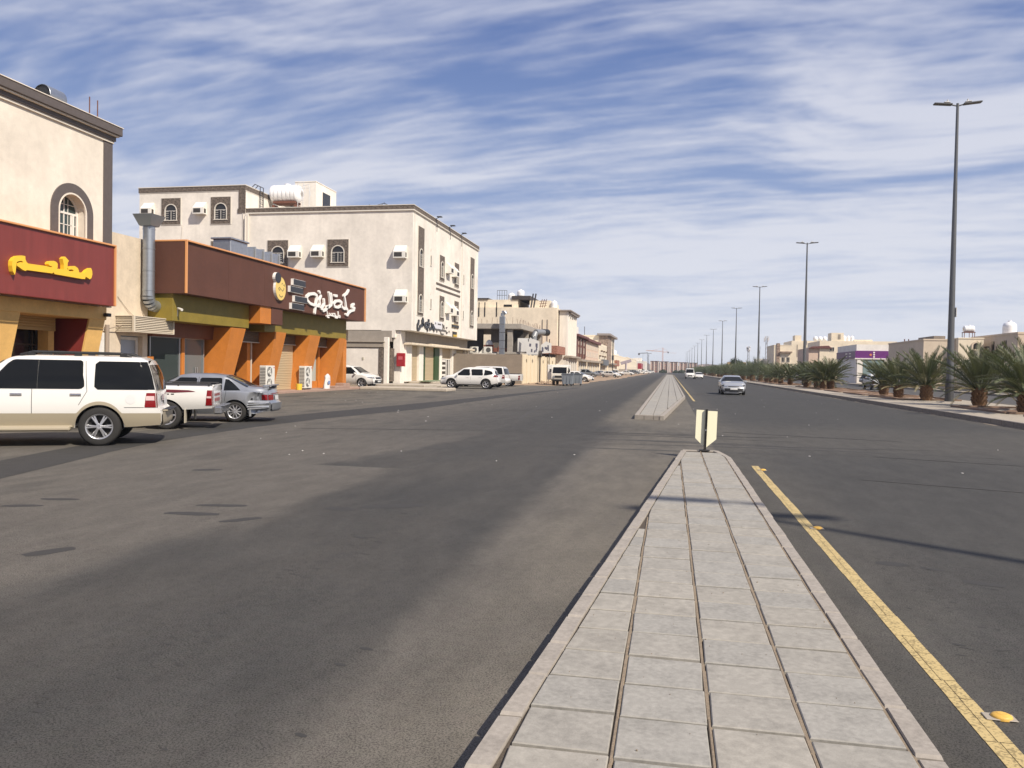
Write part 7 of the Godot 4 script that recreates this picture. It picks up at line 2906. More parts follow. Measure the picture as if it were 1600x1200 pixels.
	# strip on the flank between two curves, following the wheel arches when asked
	func band(b: B, x0: float, x1: float, y0: float, y1: float, sg: float, off := 0.008, arches := true) -> void:
		var n := int((x1 - x0) / 0.05) + 1
		var rows := []
		for i in n + 1:
			var x := lerpf(x0, x1, i / float(n))
			var lo := maxf(y0, low(x)) if arches else y0
			var hi := maxf(y1, lo + 0.0)
			if arches and lo > y0 + 0.01:
				hi = maxf(y1, lo + 0.07)
			var row := []
			for j in 5:
				row.append(side_point(x, lerpf(lo, hi, j / 4.0), sg, off))
			rows.append(row)
		b.grid(rows, sg > 0)

	# patch on the upper skin (bonnet, windscreen, roof): x range, half-width fractions at both ends
	func upper(b: B, x0: float, x1: float, f0: float, f1: float, off := 0.008, n := 10) -> void:
		var rows := []
		for i in n + 1:
			var x := lerpf(x0, x1, i / float(n))
			var slope := (top(x + 0.02) - top(x - 0.02)) / 0.04
			var nn := Vector3(-slope, 1, 0).normalized() * off
			var row := []
			for j in 9:
				var f := (j / 4.0 - 1.0) * lerpf(f0, f1, i / float(n))
				row.append(bend(Vector3(x, roof(x, absf(f)), zr(x) * f)) + nn)
			rows.append(row)
		b.grid(rows)

	# patch on an end: e = -1 rear, 1 front
	func end(b: B, e: float, y0: float, y1: float, z0: float, z1: float, off := 0.008, clip := true) -> void:
		var x: float = e * L / 2
		var rows := []
		for i in 7:
			var y := lerpf(y0, y1, i / 6.0)
			var w := cap_half(x, y) - 0.004
			var row := []
			for j in 9:
				var z := lerpf(z0, z1, j / 8.0)
				if clip:
					z = clampf(z, -w, w)
				row.append(bend(Vector3(x, y, z)) + Vector3(e * off, 0, 0))
			rows.append(row)
		b.grid(rows, e > 0)


var wheel_cache := {}

func wheel_meshes(r: float, w: float, spokes: int, rim_r: float, twin := false) -> Array:
	var key := "%s_%s_%d_%s" % [r, w, spokes, twin]
	if wheel_cache.has(key):
		return wheel_cache[key]
	var turn := Transform3D(Basis(Vector3(1, 0, 0), PI / 2), Vector3.ZERO)   # local y of the lathe becomes z
	var b := B.new()
	b.lathe([Vector2(rim_r, -w * 0.46), Vector2(rim_r + 0.02, -w * 0.5), Vector2(r - 0.05, -w * 0.49), Vector2(r - 0.012, -w * 0.40), Vector2(r, -w * 0.25), Vector2(r, w * 0.25), Vector2(r - 0.012, w * 0.40), Vector2(r - 0.05, w * 0.49), Vector2(rim_r + 0.02, w * 0.5), Vector2(rim_r, w * 0.46)], turn, 32)
	var tyre := b.mesh()
	b = B.new()
	b.lathe([Vector2(0, w * 0.12), Vector2(rim_r * 0.9, w * 0.12)], turn, 24)
	b.lathe([Vector2(0, -w * 0.12), Vector2(rim_r * 0.9, -w * 0.12)], turn, 24)
	var well := b.mesh()
	b = B.new()
	b.lathe([Vector2(rim_r * 0.86, -w * 0.2), Vector2(rim_r * 0.88, w * 0.36), Vector2(rim_r * 0.95, w * 0.46), Vector2(rim_r + 0.005, w * 0.47)], turn, 32)
	b.lathe([Vector2(rim_r * 0.86, w * 0.2), Vector2(rim_r * 0.88, -w * 0.36), Vector2(rim_r * 0.95, -w * 0.46), Vector2(rim_r + 0.005, -w * 0.47)], turn, 32)
	for e in [-1.0, 1.0]:
		for k in spokes:
			var a := TAU * k / spokes
			for q in ([-0.11, 0.11] if twin else [0.0]):
				var dir := Vector3(cos(a + q), sin(a + q), 0)
				var mid := dir * rim_r * 0.52
				b.box(mid + Vector3(0, 0, e * w * 0.40), Vector3(rim_r * 0.86, rim_r * (0.13 if twin else 0.19), w * 0.13), 0.008, Basis(Vector3(0, 0, 1), a + q) * Basis(Vector3(0, 1, 0), e * 0.10))
		b.lathe([Vector2(rim_r * 0.26, e * w * 0.32), Vector2(rim_r * 0.26, e * w * 0.45), Vector2(rim_r * 0.2, e * w * 0.49), Vector2(0, e * w * 0.49)], turn, 16)
	var rim := b.mesh()
	wheel_cache[key] = [tyre, rim, well]
	return wheel_cache[key]


func car(called: String, spec: Dictionary, at: Vector3, turn: float, label: String, category: String, group := "") -> Node3D:
	var o := thing(called, at, label, category, group)
	var k := CarSkin.new(spec)
	var far: bool = spec.get("far", false)
	var mat: Material = spec.paint
	var glass := m("car_glass", Color(0.010, 0.011, 0.012), 0.04)
	glass.metallic_specular = 0.32
	var blackm := m("car_black", Color(0.016, 0.016, 0.017), 0.55)
	var lp := func(b: B, called_: String, mt: Material) -> MeshInstance3D: return put(b.mesh(), called_, mt, o, Transform3D())
	var b := B.new()
	k.body(b, 0.14 if far else 0.05)
	lp.call(b, "body", mat)
	b = B.new()
	var wi: float = spec.W - 0.50
	b.span(Vector3(-k.L / 2 + 0.35, spec.sill[0][1] - 0.03, -wi / 2), Vector3(k.L / 2 - 0.35, spec.wheel * 1.9, wi / 2))
	b.span(Vector3(spec.axles[0] + spec.wheel + 0.1, spec.sill[0][1] - 0.02, -spec.W / 2 + 0.1), Vector3(spec.axles[1] - spec.wheel - 0.1, spec.sill[0][1] + 0.06, spec.W / 2 - 0.1))
	for x in spec.axles:
		b.span(Vector3(x - 0.5, spec.wheel * 2.0, -spec.W / 2 + 0.09), Vector3(x + 0.5, spec.wheel * 2.0 + 0.09, spec.W / 2 - 0.09))
	lp.call(b, "underbody", blackm)
	for sg in [-1.0, 1.0]:
		for poly in spec.windows:
			b = B.new()
			k.flank(b, poly, sg, 0.006, 8 if far else 18, 3 if far else 5)
			lp.call(b, "window", glass)
		if not far:
			for q in spec.get("seams", []):
				b = B.new()
				if q.size() == 4:
					if absf(q[0] - q[2]) < 0.2:
						var n := 6
						for i in n:
							var p0 := Vector2(q[0], q[1]).lerp(Vector2(q[2], q[3]), i / float(n))
							var p1 := Vector2(q[0], q[1]).lerp(Vector2(q[2], q[3]), (i + 1) / float(n))
							b.quad(k.side_point(p0.x - 0.005, p0.y, sg, 0.003), k.side_point(p0.x + 0.005, p0.y, sg, 0.003), k.side_point(p1.x + 0.005, p1.y, sg, 0.003), k.side_point(p1.x - 0.005, p1.y, sg, 0.003))
					else:
						k.band(b, q[0], q[2], q[1] - 0.005, q[3] + 0.005, sg, 0.003, false)
				lp.call(b, "door_seam", blackm)
			for q in spec.get("handles", []):
				b = B.new()
				var p := k.side_point(q[0], q[1], sg, 0.0)
				b.box(p + Vector3(0, 0, sg * 0.022), Vector3(0.19, 0.032, 0.028), 0.012)
				b.box(p + Vector3(0, -0.005, sg * 0.004), Vector3(0.21, 0.06, 0.01), 0.004)
				lp.call(b, "door_handle", spec.get("handle_mat", mat))
		if spec.has("mirror"):
			b = B.new()
			var p := k.side_point(spec.mirror[0], spec.mirror[1], sg, 0.0)
			b.box(p + Vector3(0.02, 0.03, sg * 0.12), Vector3(0.12, 0.15, 0.20), 0.03)
			b.box(p + Vector3(0.02, -0.01, sg * 0.02), Vector3(0.07, 0.05, 0.10), 0.01)
			lp.call(b, "mirror", spec.get("mirror_mat", mat))
		# lamps
		b = B.new()
		var t = spec.tail
		k.flank(b, [[-k.L / 2, t[0]], [-k.L / 2 + t[2], t[0]], [-k.L / 2 + t[2] * t[3], t[1]], [-k.L / 2, t[1]]], sg, 0.012, 8, 4)
		k.end(b, -1.0, t[0], t[1], sg * (spec.W / 2), sg * (spec.W / 2 - t[4]), 0.012)
		lp.call(b, "taillight", m("taillight", Color(0.20, 0.006, 0.008), 0.12))
		if t.size() > 5:
			b = B.new()
			var ym: float = lerpf(t[0], t[1], 0.48)
			k.flank(b, [[-k.L / 2 + 0.02, ym], [-k.L / 2 + t[2] * 0.85, ym], [-k.L / 2 + t[2] * 0.85, ym + t[5]], [-k.L / 2 + 0.02, ym + t[5]]], sg, 0.016, 6, 3)
			lp.call(b, "reverse_lamp", m("lamp_clear", Color(0.62, 0.45, 0.44), 0.15))
		b = B.new()
		var h = spec.head
		k.flank(b, [[k.L / 2, h[0]], [k.L / 2 - h[2], h[0] + h[3]], [k.L / 2 - h[2], h[1]], [k.L / 2, h[1]]], sg, 0.01, 8, 4)
		k.end(b, 1.0, h[0], h[1], sg * (spec.W / 2), sg * (spec.W / 2 - h[4]), 0.012)
		lp.call(b, "headlight", m("headlight", Color(0.36, 0.38, 0.40), 0.10, 0.5))
	b = B.new()
	k.upper(b, spec.screen[0], spec.screen[1], spec.screen[2], spec.screen[3])
	lp.call(b, "windscreen", glass)
	b = B.new()
	if spec.has("back_upper"):
		var q = spec.back_upper
		k.upper(b, q[0], q[1], q[2], q[3])
	else:
		var q = spec.back_end
		k.end(b, -1.0, q[0], q[1], -q[2], q[2], 0.01)
	lp.call(b, "rear_window", glass)
	b = B.new()
	var pl = spec.plate
	k.end(b, -1.0, pl[0], pl[0] + 0.13, -0.26, 0.26, 0.02)
	lp.call(b, "number_plate", m("plate_white", Color(0.62, 0.62, 0.60), 0.4))
	b = B.new()
	k.end(b, 1.0, pl[1], pl[1] + 0.12, -0.26, 0.26, 0.03)
	lp.call(b, "number_plate", m("plate_white"))
	if spec.has("grille"):
		b = B.new()
		for g in spec.grille:
			k.end(b, 1.0, g[0], g[1], -g[2], g[2], 0.014)
		lp.call(b, "grille", blackm)
	var wm := wheel_meshes(spec.wheel, spec.get("tyre_w", 0.24), spec.get("spokes", 5), spec.get("rim", spec.wheel * 0.66), spec.get("twin", false))
	for x in spec.axles:
		for sg in [-1.0, 1.0]:
			var w := Node3D.new()
			w.name = "wheel"
			w.position = Vector3(x, spec.wheel, sg * (spec.W / 2 - 0.14))
			o.add_child(w, true)
			put(wm[0], "tyre", m("tyre", Color(0.022, 0.021, 0.020), 0.85), w, Transform3D())
			put(wm[2], "wheel_disc", m("brake_dark", Color(0.02, 0.02, 0.02), 0.6), w, Transform3D())
			put(wm[1], "rim", spec.get("rim_mat", m("alloy", Color(0.52, 0.52, 0.53), 0.3, 0.75)), w, Transform3D())
	o.rotation.y = turn
	o.set_meta("skin", 1)
	o.remove_meta("skin")
	return o


func silver_paint() -> StandardMaterial3D:
	var x := paint("paint_silver", Color(0.33, 0.345, 0.37), 0.36)
	x.metallic = 0.6
	return x


func skin_part(o: Node3D, fn: Callable, called: String, mat: Material) -> void:
	var b := B.new()
	fn.call(b)
	put(b.mesh(), called, mat, o, Transform3D())


# rounded window outline
func pane(x0: float, y0: float, x1: float, y1: float, lean0 := 0.0, lean1 := 0.0, r := 0.06) -> Array:
	# rear edge at x0 (leaning by lean0 at the top), front edge at x1 (leaning by lean1)
	return [[x0, y0 + r], [x0 + r, y0], [x1 - r, y0], [x1, y0 + r], [x1 + lean1, y1 - r], [x1 + lean1 - r, y1], [x0 + lean0 + r, y1], [x0 + lean0, y1 - r]]


func spec_suv() -> Dictionary:
	return {"L": 5.25, "W": 2.0, "wheel": 0.40, "axles": [-1.40, 1.62], "tyre_w": 0.28, "spokes": 6, "twin": true, "rim": 0.255, "ed": 0.075, "roof": 0.80, "tip_front": 0.9, "tip_rear": 0.955, "bow_rear": 0.07,
		"paint": paint("paint_white", Color(0.70, 0.688, 0.655), 0.25), "handle_mat": m("chrome", Color(0.6, 0.6, 0.6), 0.15, 0.9),
		"top": [[-2.625, 1.75], [-2.5, 1.81], [-1.6, 1.84], [-0.1, 1.84], [0.20, 1.81], [0.32, 1.77], [1.10, 1.20], [1.25, 1.17], [2.35, 1.10], [2.625, 0.99]],
		"belt": [[-2.625, 1.15], [1.3, 1.12], [1.6, 1.10], [2.625, 0.90]], "sill": [[-2.625, 0.42], [-1.9, 0.38], [1.0, 0.36], [2.625, 0.40]],
		"front": [[0.3, 0.12], [0.5, 0.0], [0.75, 0.02], [1.05, 0.10]], "rear": [[0.35, 0.10], [0.46, 0.0], [0.70, 0.0], [0.76, 0.09], [1.15, 0.12], [1.5, 0.21], [1.85, 0.36]],
		"windows": [[[-2.45, 1.155], [-1.36, 1.155], [-1.30, 1.215], [-1.30, 1.675], [-1.36, 1.735], [-2.45, 1.735]], [[-1.12, 1.22], [-1.06, 1.165], [-0.27, 1.165], [-0.27, 1.75], [-1.04, 1.75], [-1.10, 1.70]], [[-0.272, 1.165], [0.60, 1.165], [0.64, 1.21], [0.27, 1.68], [0.17, 1.75], [-0.272, 1.75]]],
		"seams": [[-0.18, 0.44, -0.18, 1.165], [-1.02, 0.84, -1.17, 1.12], [-1.17, 1.12, -1.12, 1.74], [1.0, 0.44, 1.02, 1.12], [-2.3, 0.79, -1.86, 0.79]],
		"handles": [[0.10, 1.05], [-0.96, 1.05]], "mirror": [0.72, 1.2], "tail": [0.79, 1.09, 0.30, 0.78, 0.12, 0.09], "head": [0.72, 0.98, 0.35, 0.05, 0.42], "screen": [0.38, 1.05, 0.93, 0.97], "back_end": [1.15, 1.68, 0.84], "plate": [0.84, 0.5], "grille": [[0.70, 0.96, 0.5]]}


func spec_sedan_old() -> Dictionary:
	return {"L": 4.77, "W": 1.78, "wheel": 0.315, "axles": [-1.27, 1.40], "tyre_w": 0.20, "spokes": 10, "rim": 0.205, "roof": 0.73, "tip_front": 0.82, "tip_rear": 0.88, "bow_rear": 0.13,
		"paint": silver_paint(), "dents": [[-1.95, 0.62, 0.13, 0.36], [-1.78, 0.45, 0.06, 0.2]],
		"top": [[-2.385, 0.96], [-2.25, 1.02], [-1.72, 1.04], [-1.62, 1.05], [-0.92, 1.37], [-0.5, 1.415], [0.05, 1.415], [0.36, 1.37], [1.12, 0.98], [1.22, 0.955], [1.95, 0.86], [2.3, 0.74], [2.385, 0.66]],
		"belt": [[-2.385, 0.87], [-1.0, 0.92], [1.0, 0.89], [1.3, 0.87], [2.385, 0.6]], "sill": [[-2.385, 0.34], [-1.8, 0.25], [1.0, 0.22], [2.385, 0.26]],
		"front": [[0.2, 0.1], [0.4, 0.0], [0.6, 0.03], [0.75, 0.14]], "rear": [[0.25, 0.16], [0.36, 0.02], [0.58, 0.0], [0.63, 0.07], [0.86, 0.09], [1.0, 0.14]],
		"windows": [[[-1.42, 0.945], [-0.95, 0.935], [-0.95, 1.27], [-1.05, 1.26]], pane(-0.90, 0.935, -0.24, 1.30, 0.02, 0.0, 0.04), pane(-0.16, 0.93, 0.86, 1.30, 0.0, -0.48, 0.04)],
		"seams": [[-0.2, 0.28, -0.2, 1.32], [-0.98, 0.62, -1.02, 0.93], [0.86, 0.28, 0.88, 0.9]], "handles": [[-0.80, 0.80], [0.02, 0.80]], "mirror": [0.80, 0.95],
		"tail": [0.66, 0.82, 0.28, 0.9, 0.5], "head": [0.56, 0.70, 0.3, 0.02, 0.45], "screen": [0.42, 1.08, 0.93, 0.98], "back_upper": [-1.60, -0.95, 0.96, 0.90], "plate": [0.66, 0.4], "grille": [[0.56, 0.66, 0.3]]}


func spec_pickup(col: Material) -> Dictionary:
	return {"L": 5.15, "W": 1.78, "wheel": 0.37, "axles": [-1.42, 1.62], "tyre_w": 0.24, "spokes": 6, "roof": 0.78, "tip_front": 0.86, "tip_rear": 0.975, "bow_rear": 0.03,
		"paint": col,
		"top": [[-2.575, 1.13], [-0.95, 1.14], [-0.85, 1.16], [-0.80, 1.55], [-0.70, 1.72], [0.1, 1.76], [0.45, 1.72], [1.15, 1.14], [1.25, 1.11], [2.2, 1.02], [2.575, 0.88]],
		"belt": [[-2.575, 1.07], [1.2, 1.08], [2.575, 0.8]], "sill": [[-2.575, 0.55], [-1.0, 0.47], [1.0, 0.45], [2.575, 0.48]],
		"front": [[0.4, 0.1], [0.55, 0.0], [0.8, 0.03], [1.0, 0.12]], "rear": [[0.5, 0.02], [0.62, 0.0], [1.1, 0.0]],
		"windows": [pane(-0.68, 1.10, 0.02, 1.60, 0.04, 0.0), pane(0.10, 1.10, 1.0, 1.60, 0.0, -0.42)],
		"seams": [[0.06, 0.5, 0.06, 1.62], [-0.76, 0.5, -0.76, 1.1]], "handles": [[-0.55, 0.98], [0.25, 0.98]], "mirror": [0.95, 1.12],
		"tail": [0.62, 1.02, 0.17, 0.75, 0.12, 0.05], "head": [0.72, 0.9, 0.35, 0.05, 0.4], "screen": [0.50, 1.10, 0.93, 0.97], "back_upper": [-0.845, -0.785, 0.85, 0.85], "plate": [0.5, 0.52], "grille": [[0.68, 0.86, 0.4]]}


func spec_suv_mid(col: Material) -> Dictionary:
	return {"L": 4.95, "W": 1.93, "wheel": 0.375, "axles": [-1.42, 1.43], "tyre_w": 0.24, "spokes": 5, "twin": true, "roof": 0.74, "tip_front": 0.80, "tip_rear": 0.88, "bow_rear": 0.12,
		"paint": col, "rim": 0.26, "rim_mat": m("alloy"),
		"top": [[-2.475, 1.50], [-2.3, 1.60], [-1.6, 1.70], [-0.5, 1.74], [0.1, 1.72], [0.5, 1.64], [1.35, 1.13], [1.45, 1.10], [2.2, 1.0], [2.475, 0.85]],
		"belt": [[-2.475, 1.12], [-1.5, 1.06], [1.2, 1.02], [1.5, 0.99], [2.475, 0.78]], "sill": [[-2.475, 0.42], [-1.9, 0.30], [1.0, 0.27], [2.475, 0.32]],
		"front": [[0.25, 0.1], [0.5, 0.0], [0.75, 0.03], [1.0, 0.2]], "rear": [[0.3, 0.14], [0.45, 0.0], [0.75, 0.02], [1.05, 0.10], [1.3, 0.30], [1.6, 0.42]],
		"windows": [[[-2.05, 1.22], [-1.45, 1.10], [-1.25, 1.09], [-1.28, 1.54], [-1.7, 1.48], [-1.95, 1.38]], pane(-1.18, 1.085, -0.22, 1.58, 0.03, 0.02), pane(-0.13, 1.07, 1.0, 1.58, 0.02, -0.5)],
		"seams": [[-0.17, 0.32, -0.17, 1.6], [-1.0, 0.75, -1.2, 1.1], [0.95, 0.32, 0.97, 1.02]], "handles": [[-0.95, 0.95], [0.05, 0.93]], "mirror": [0.9, 1.08],
		"tail": [0.98, 1.13, 0.42, 0.6, 0.42], "head": [0.74, 0.87, 0.5, 0.06, 0.4], "screen": [0.58, 1.30, 0.92, 0.97], "back_end": [1.13, 1.46, 0.72], "plate": [0.8, 0.45], "grille": [[0.40, 0.62, 0.6], [0.70, 0.84, 0.45]]}


func spec_sedan_new(col: Material) -> Dictionary:
	return {"L": 4.88, "W": 1.84, "wheel": 0.33, "axles": [-1.40, 1.43], "tyre_w": 0.22, "spokes": 5, "twin": true, "roof": 0.70, "tip_front": 0.80, "tip_rear": 0.84, "bow_front": 0.26, "bow_rear": 0.16,
		"paint": col,
		"top": [[-2.44, 0.98], [-2.2, 1.06], [-1.85, 1.09], [-0.95, 1.38], [-0.3, 1.445], [0.1, 1.44], [0.5, 1.36], [1.25, 0.99], [1.4, 0.96], [2.1, 0.82], [2.44, 0.66]],
		"belt": [[-2.44, 0.90], [-1.0, 0.95], [1.0, 0.90], [1.4, 0.86], [2.44, 0.60]], "sill": [[-2.44, 0.32], [-1.8, 0.22], [1.0, 0.19], [2.44, 0.20]],
		"front": [[0.15, 0.08], [0.3, 0.0], [0.5, 0.02], [0.7, 0.14], [0.8, 0.3]], "rear": [[0.2, 0.14], [0.4, 0.02], [0.7, 0.0], [1.0, 0.14]],
		"windows": [[[-1.35, 0.99], [-0.95, 0.97], [-0.92, 1.27], [-1.1, 1.22]], pane(-0.88, 0.97, -0.16, 1.32, 0.02, 0.0, 0.04), pane(-0.08, 0.95, 0.98, 1.32, 0.0, -0.52, 0.04)],
		"seams": [[-0.12, 0.25, -0.12, 1.32], [-1.0, 0.65, -1.0, 0.95], [0.9, 0.25, 0.92, 0.88]], "handles": [[-0.8, 0.82], [0.05, 0.80]], "mirror": [0.88, 0.96],
		"tail": [0.72, 0.92, 0.35, 0.7, 0.45], "head": [0.62, 0.73, 0.55, 0.06, 0.45], "screen": [0.55, 1.20, 0.92, 0.97], "back_upper": [-1.80, -1.0, 0.95, 0.88], "plate": [0.62, 0.40], "grille": [[0.27, 0.50, 0.66], [0.615, 0.665, 0.40]]}


func spec_van(col: Material) -> Dictionary:
	return {"L": 5.2, "W": 1.95, "wheel": 0.35, "axles": [-1.5, 1.6], "tyre_w": 0.22, "spokes": 5, "roof": 0.86, "tip_front": 0.86, "tip_rear": 0.96,
		"paint": col,
		"top": [[-2.6, 2.15], [-2.4, 2.25], [1.0, 2.28], [1.3, 2.2], [2.05, 1.25], [2.15, 1.18], [2.6, 0.95]],
		"belt": [[-2.6, 1.2], [1.9, 1.15], [2.6, 0.85]], "sill": [[-2.6, 0.38], [2.6, 0.34]],
		"front": [[0.3, 0.08], [0.5, 0.0], [0.8, 0.02], [1.1, 0.15]], "rear": [[0.3, 0.05], [0.5, 0.0], [2.2, 0.12]],
		"windows": [pane(-2.3, 1.25, -0.9, 1.85), pane(-0.75, 1.25, 0.5, 1.85), pane(0.62, 1.22, 1.65, 1.85, 0.0, -0.45)],
		"tail": [0.75, 1.2, 0.1, 1.0, 0.12], "head": [0.72, 0.95, 0.3, 0.05, 0.35], "screen": [1.36, 2.02, 0.92, 0.96], "back_end": [1.3, 1.9, 0.75], "plate": [0.6, 0.5], "grille": [[0.55, 0.85, 0.5]], "mirror": [1.6, 1.25]}


func vehicles_near() -> void:
	var white := paint("paint_white", Color(0.70, 0.688, 0.655), 0.25)
	var pearl := paint("paint_pearl", Color(0.70, 0.69, 0.665), 0.3)
	var silver := silver_paint()
	var black := m("car_black", Color(0.016, 0.016, 0.017), 0.55)
	var chrome := m("chrome", Color(0.6, 0.6, 0.6), 0.15, 0.9)
	# --- big white estate car with beige cladding
	var sp := spec_suv()
	var o := car("parked_car", sp, Vector3(-13.13, 0, -14.45), PI + 0.500, "big white four-wheel drive with beige lower cladding and black roof rails", "car")
	var k := CarSkin.new(sp)
	var beige := m("cladding_beige", Color(0.375, 0.325, 0.235), 0.4, 0.1)
	for sg in [-1.0, 1.0]:
		skin_part(o, func(b): k.band(b, -2.62, 2.55, 0.36, 0.67, sg, 0.012), "cladding", beige)
		skin_part(o, func(b):
			b.box(Vector3(0.12, 0.36, sg * 0.98), Vector3(2.0, 0.09, 0.22), 0.03)
			b.box(Vector3(0.12, 0.40, sg * 0.90), Vector3(2.05, 0.05, 0.16), 0.02), "running_board", beige)
		skin_part(o, func(b):
			b.tube([Vector3(-1.95, 1.83, sg * 0.66), Vector3(-1.75, 1.90, sg * 0.68), Vector3(-0.15, 1.91, sg * 0.68), Vector3(0.1, 1.84, sg * 0.66)], 0.028, 8)
			for x in [-1.8, -0.95, -0.1]:
				b.box(Vector3(x, 1.87, sg * 0.68), Vector3(0.14, 0.08, 0.05), 0.012), "roof_rail", black)
		skin_part(o, func(b): k.flank(b, [[-2.625, 1.16], [-2.35, 1.16], [-2.25, 1.735], [-2.625, 1.735]], sg, 0.008, 6, 4), "rear_corner_glass", m("car_glass"))
		skin_part(o, func(b): 
			var ring := []
			for i in 20:
				ring.append([-1.98 + 0.10 * cos(TAU * i / 20.0), 0.96 + 0.10 * sin(TAU * i / 20.0)])
			k.flank(b, ring, sg, 0.004, 14, 4), "fuel_flap", paint("paint_white_flap", Color(0.64, 0.635, 0.62), 0.3))
	skin_part(o, func(b):
		k.end(b, -1.0, 0.40, 0.70, -0.98, 0.98, 0.03)
		b.box(Vector3(-2.62, 0.72, 0), Vector3(0.10, 0.03, 1.5), 0.01), "rear_bumper", beige)
	skin_part(o, func(b): b.box(Vector3(-2.64, 0.735, 0), Vector3(0.16, 0.02, 1.4), 0.005), "bumper_step", black)
	skin_part(o, func(b): k.end(b, -1.0, 0.92, 1.04, -0.5, 0.5, 0.02), "badge_bar", chrome)
	skin_part(o, func(b):
		for x in [-0.4, 0.45]:
			b.box(Vector3(x, 1.06, 0.3), Vector3(0.3, 0.7, 0.5), 0.1)
			b.box(Vector3(x, 1.06, -0.3), Vector3(0.3, 0.7, 0.5), 0.1), "seat", m("seat_beige", Color(0.25, 0.21, 0.16), 0.9))

	# --- white pick-up with maroon stripe
	var pk := spec_pickup(white)
	o = car("pickup_truck", pk, Vector3(-14.41, 0, -18.57), PI + 0.420, "white pick-up with maroon side stripe parked between the big car and sedan", "pick-up")
	var kp := CarSkin.new(pk)
	pickup_bed(o, kp)
	for sg in [-1.0, 1.0]:
		skin_part(o, func(b): kp.flank(b, [[-2.15, 0.98], [-1.6, 0.95], [-0.9, 1.0], [-0.9, 1.05], [-2.0, 1.02]], sg, 0.005, 14, 3), "stripe", m("stripe_maroon", Color(0.12, 0.014, 0.022), 0.4))
		skin_part(o, func(b):
			for x in [-1.35, -1.5, -1.62]:
				kp.flank(b, [[x, 0.90], [x + 0.08, 0.90], [x + 0.08, 0.93], [x, 0.93]], sg, 0.005, 2, 2), "badge", black)
	skin_part(o, func(b):
		for i in 5:
			kp.end(b, -1.0, 0.86, 0.93, -0.55 + i * 0.2, -0.42 + i * 0.2, 0.006)
		for i in 4:
			kp.end(b, -1.0, 0.72, 0.81, -0.5 + i * 0.24, -0.34 + i * 0.24, 0.006), "tailgate_print", m("tailgate_red", Color(0.32, 0.06, 0.06), 0.5))
	skin_part(o, func(b):
		b.box(Vector3(-2.68, 0.50, 0), Vector3(0.2, 0.2, 1.72), 0.03)
		b.box(Vector3(-2.72, 0.61, 0), Vector3(0.22, 0.03, 1.4), 0.01), "rear_bumper", m("bumper_chrome", Color(0.38, 0.38, 0.39), 0.25, 0.8))
	for sg in [-1.0, 1.0]:
		skin_part(o, func(b): b.box(Vector3(-1.88, 0.34, sg * 0.76), Vector3(0.03, 0.36, 0.26), 0.008), "mud_flap", m("flap_pale", Color(0.42, 0.38, 0.30), 0.7))

	# --- silver saloon with crushed rear quarter
	var so := spec_sedan_old()
	o = car("parked_car", so, Vector3(-14.02, 0, -21.76), PI + 0.300, "old silver saloon with a crumpled rear quarter, nose to the shops", "car")
	var ks := CarSkin.new(so)
	skin_part(o, func(b):
		b.box(Vector3(-2.14, 1.085, 0), Vector3(0.24, 0.035, 1.30), 0.012, Basis(Vector3(0, 0, 1), -0.10))
		for s in [-1.0, 1.0]:
			b.box(Vector3(-2.12, 1.05, s * 0.58), Vector3(0.16, 0.12, 0.08), 0.01), "boot_spoiler", silver)
	skin_part(o, func(b): ks.end(b, -1.0, 0.32, 0.58, -0.9, 0.9, 0.04), "rear_bumper", silver)
	skin_part(o, func(b): ks.end(b, -1.0, 0.84, 0.87, -0.5, 0.5, 0.02), "boot_trim", m("taillight", Color(0.20, 0.006, 0.008), 0.12))
	for sg in [-1.0]:
		skin_part(o, func(b):
			for j in 4:     # torn, folded metal behind the rear wheel
				var y := 0.38 + j * 0.07
				b.quad(Vector3(-1.63, y, sg * 0.86), Vector3(-2.25, y + 0.02 - 0.01 * j, sg * (0.80 + 0.03 * (j % 2))), Vector3(-2.25, y + 0.06, sg * (0.86 - 0.04 * (j % 2))), Vector3(-1.66, y + 0.06, sg * 0.80)), "crumpled_metal", m("bare_metal", Color(0.55, 0.56, 0.57), 0.3, 0.7))
		skin_part(o, func(b): b.box(Vector3(-1.70, 0.30, sg * 0.78), Vector3(0.05, 0.26, 0.12), 0.01), "torn_lining", m("bare_metal"))
		skin_part(o, func(b):
			ks.band(b, -0.9, 0.95, 0.905, 0.925, sg, 0.008, false), "window_trim", black)

	# --- white people carrier peeping out behind the brown shop
	var mv := spec_suv_mid(white)
	car("parked_car", mv, Vector3(-24.6, 0, -58.6), -0.08, "white people carrier poking its nose out past the brown shop", "car")
	# --- white family car beside the cream block, another behind it, a pick-up behind that
	var hl := spec_suv_mid(pearl)
	o = car("parked_car", hl, Vector3(-15.95, 0, -62.9), PI + 0.05, "pearl white family car parked nose to the tan shutters", "car")
	var kh := CarSkin.new(hl)
	for sg in [-1.0, 1.0]:
		skin_part(o, func(b): kh.band(b, -2.4, 2.4, 0.27, 0.36, sg, 0.012), "cladding", black)
	skin_part(o, func(b): kh.end(b, -1.0, 0.40, 0.56, -0.8, 0.8, 0.02), "rear_bumper", black)
	var pr := spec_suv()
	pr.paint = white
	o = car("parked_car", pr, Vector3(-16.65, 0, -69.2), PI - 0.05, "tall white four-wheel drive behind the pearl family car", "car")
	var pq := spec_pickup(white)
	o = car("pickup_truck", pq, Vector3(-16.4, 0, -74.2), PI, "white pick-up farthest of the three cars by the cream block", "pick-up")
	pickup_bed(o, CarSkin.new(pq))
	# --- oncoming silver saloon on the right carriageway
	var sn := spec_sedan_new(paint("paint_blue_silver", Color(0.29, 0.305, 0.33), 0.28))
	o = car("moving_car", sn, Vector3(4.70, 0, -63.7), -PI / 2, "bluish silver saloon driving towards us on the right carriageway", "car")
	var kn := CarSkin.new(sn)
